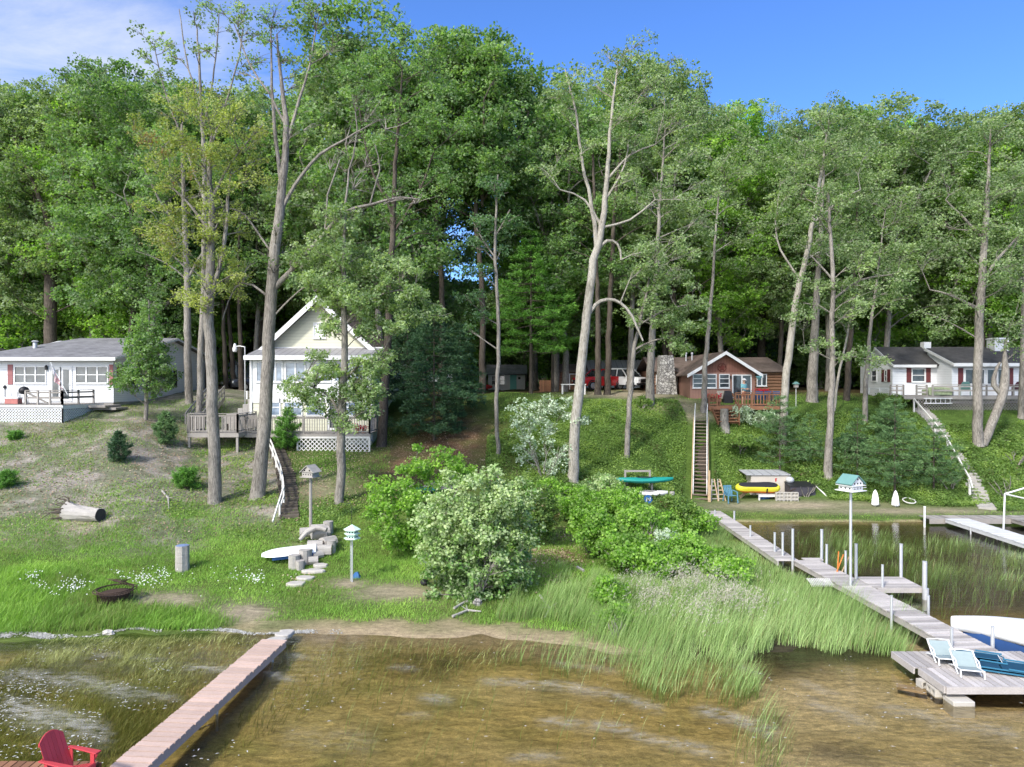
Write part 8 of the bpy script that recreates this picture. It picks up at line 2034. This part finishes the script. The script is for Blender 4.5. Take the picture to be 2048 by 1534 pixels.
def f_reed3(px_, py_, X, Y, Z):
    w = inpoly(px_, py_, PV)*np.clip(-.1+1.25*vnoise(X, Y, 1.1, 99), 0, 1)
    return np.maximum(w*(X > 10.98), inpoly(px_, py_, [(1760,1180),(2060,1180),(2000,1260),(1880,1240)])*.10*(X > 12.3))
grass('cove_reeds', 'green reeds growing in the dark water right of the long dock', 46000, (10.9, 24, 18, 33), f_reed3, (.3,.75), .015, 'reed', .5, .16, 3, .22, 103, zfix=-.05)
def f_plume(px_, py_, X, Y, Z): return np.maximum.reduce([soft(px_, py_, 1330, 1245, 60, 30), soft(px_, py_, 1420, 1260, 70, 34), soft(px_, py_, 1370, 1215, 60, 24)*.7, soft(px_, py_, 1260, 1215, 30, 14)*.5])*(vnoise(X, Y, .5, 100) > .42)
p, _, _ = scatter(15000, (1, 10, 17, 25), f_plume); k = len(p); p[:, 2] += .75+RNG.uniform(0, .35, k); p[:, 0] += .25
plc = np.repeat(p, 5, 0)+RNG.normal(size=(k*5, 3))*np.array([.05,.04,.07]); d = unit(RNG.normal(size=(k*5, 3))*.5+np.array([.6,0,.7])); nr = unit(RNG.normal(size=(k*5, 3)))
tag(add_mesh_obj('grass_plumes', np_mesh('grass_plumes', leaf_co(plc, d, unit(nr-d*np.sum(nr*d,1,keepdims=True)), np.full(k*5,.075), np.full(k*5,.016)), k*5, 4, RNG.normal(size=k*5)*.2+.5, LM['plume'])), 'greyish purple seed heads above the reeds', kind='stuff')
def f_weed(px_, py_, X, Y, Z):
    w = inpoly(px_, py_, [(-60,1280),(530,1280),(500,1310),(190,1560),(-60,1560)])*np.clip(.25+.9*vnoise(X, Y, .9, 101), 0, 1)*(1-.6*sstep(px_+py_, 1640, 1800))
    return np.maximum(w, inpoly(px_, py_, [(560,1300),(1000,1290),(1060,1330),(640,1420),(420,1534)])*.07)
grass('water_weed', 'olive green weed and grass reaching through the left shallows', 130000, (-13, 1, 9.8, 19.5), f_weed, (.16,.34), .014, 'weed', .5, .3, 2, .5, 105, zfix=-.12)
# daisies
def f_daisy(px_, py_, X, Y, Z): return np.maximum.reduce([soft(px_, py_, a, b, r1, r2)*k for a, b, r1, r2, k in ((60,1168,16,8,.6),(145,1185,22,14,1),(110,1204,14,5,.6),(80,1186,14,6,.5),(285,1170,30,9,.9),(325,1162,16,9,.9),(235,1160,14,4,.6),(300,1182,22,6,.5),(470,1172,10,5,.8),(510,1172,16,8,.9),(475,1170,90,20,.05),(515,1170,12,9,.7),(470,1145,60,20,.04))])
p, _, _ = scatter(8500, (-18, -7, 20, 25), f_daisy); k = len(p); p[:, 2] += RNG.uniform(.2, .34, k)
nr = unit(RNG.normal(size=(k, 3))*.35+np.array([0,-.5,1.])); d = unit(RNG.normal(size=(k, 3)))
tag(add_mesh_obj('daisies', np_mesh('daisies', leaf_co(p, d, nr, np.full(k,.045), np.full(k,.045)), k, 4, np.full(k,.6), LM['petal'])), 'white daisies in the lawn', kind='stuff')
# foam on the shore line and floating flecks
def f_foam(px_, py_, X, Y, Z): return (np.abs(Z-.015-.03*(vnoise(X, Y, 1.2, 111)-.5)) < .007)*np.clip((690-px_)/80, 0, 1)*np.clip((vnoise(X, Y, .6, 112)-.25)*1.0, 0, 1)
p, _, _ = scatter(130000, (-17, -4, 18.2, 20.6), f_foam); k = len(p); p[:, 2] = np.maximum(p[:, 2], 0)+.012+RNG.uniform(0,.02,k)
nr = unit(RNG.normal(size=(k, 3))*.25+np.array([0,-.2,1.])); d = unit(RNG.normal(size=(k, 3)))
tag(add_mesh_obj('shore_foam', np_mesh('shore_foam', leaf_co(p, d, nr, RNG.uniform(.03,.08,k), RNG.uniform(.02,.05,k)), k, 4, RNG.uniform(.0,.8,k), LM['scum'])), 'white line of foam and blossom along the left shore', kind='stuff')
X = RNG.uniform(-13, 14, 34000); Y = RNG.uniform(10, 19.3, 34000); px_, py_ = proj(X, Y, X*0)
w = np.interp(px_, [0,180,330,420,900,1300,1500,2048],[.9,.9,.55,.07,.03,.02,.05,.08])*np.clip((vnoise(X+.5*Y, Y*1.6, .8, 113)-.35)*2., 0, 1)*np.clip((py_-1290)/60, .12, 1)
kk = RNG.uniform(size=len(X)) < w*.75; X = X[kk]; Y = Y[kk]; k = len(X); ok = gz(X, Y) < -.02; X = X[ok]; Y = Y[ok]; k = len(X)
d = unit(RNG.normal(size=(k, 3))*np.array([1,.5,0])+np.array([.6,.15,0]))
tag(add_mesh_obj('floating_flecks', np_mesh('floating_flecks', leaf_co(np.column_stack([X, Y, np.full(k,.006)]), d, np.tile([0,0,1.], (k,1)), RNG.uniform(.03,.10,k), RNG.uniform(.014,.03,k)), k, 4, RNG.uniform(0,1,k), LM['petal'])), 'white blossom flecks floating on the shallows', kind='stuff')
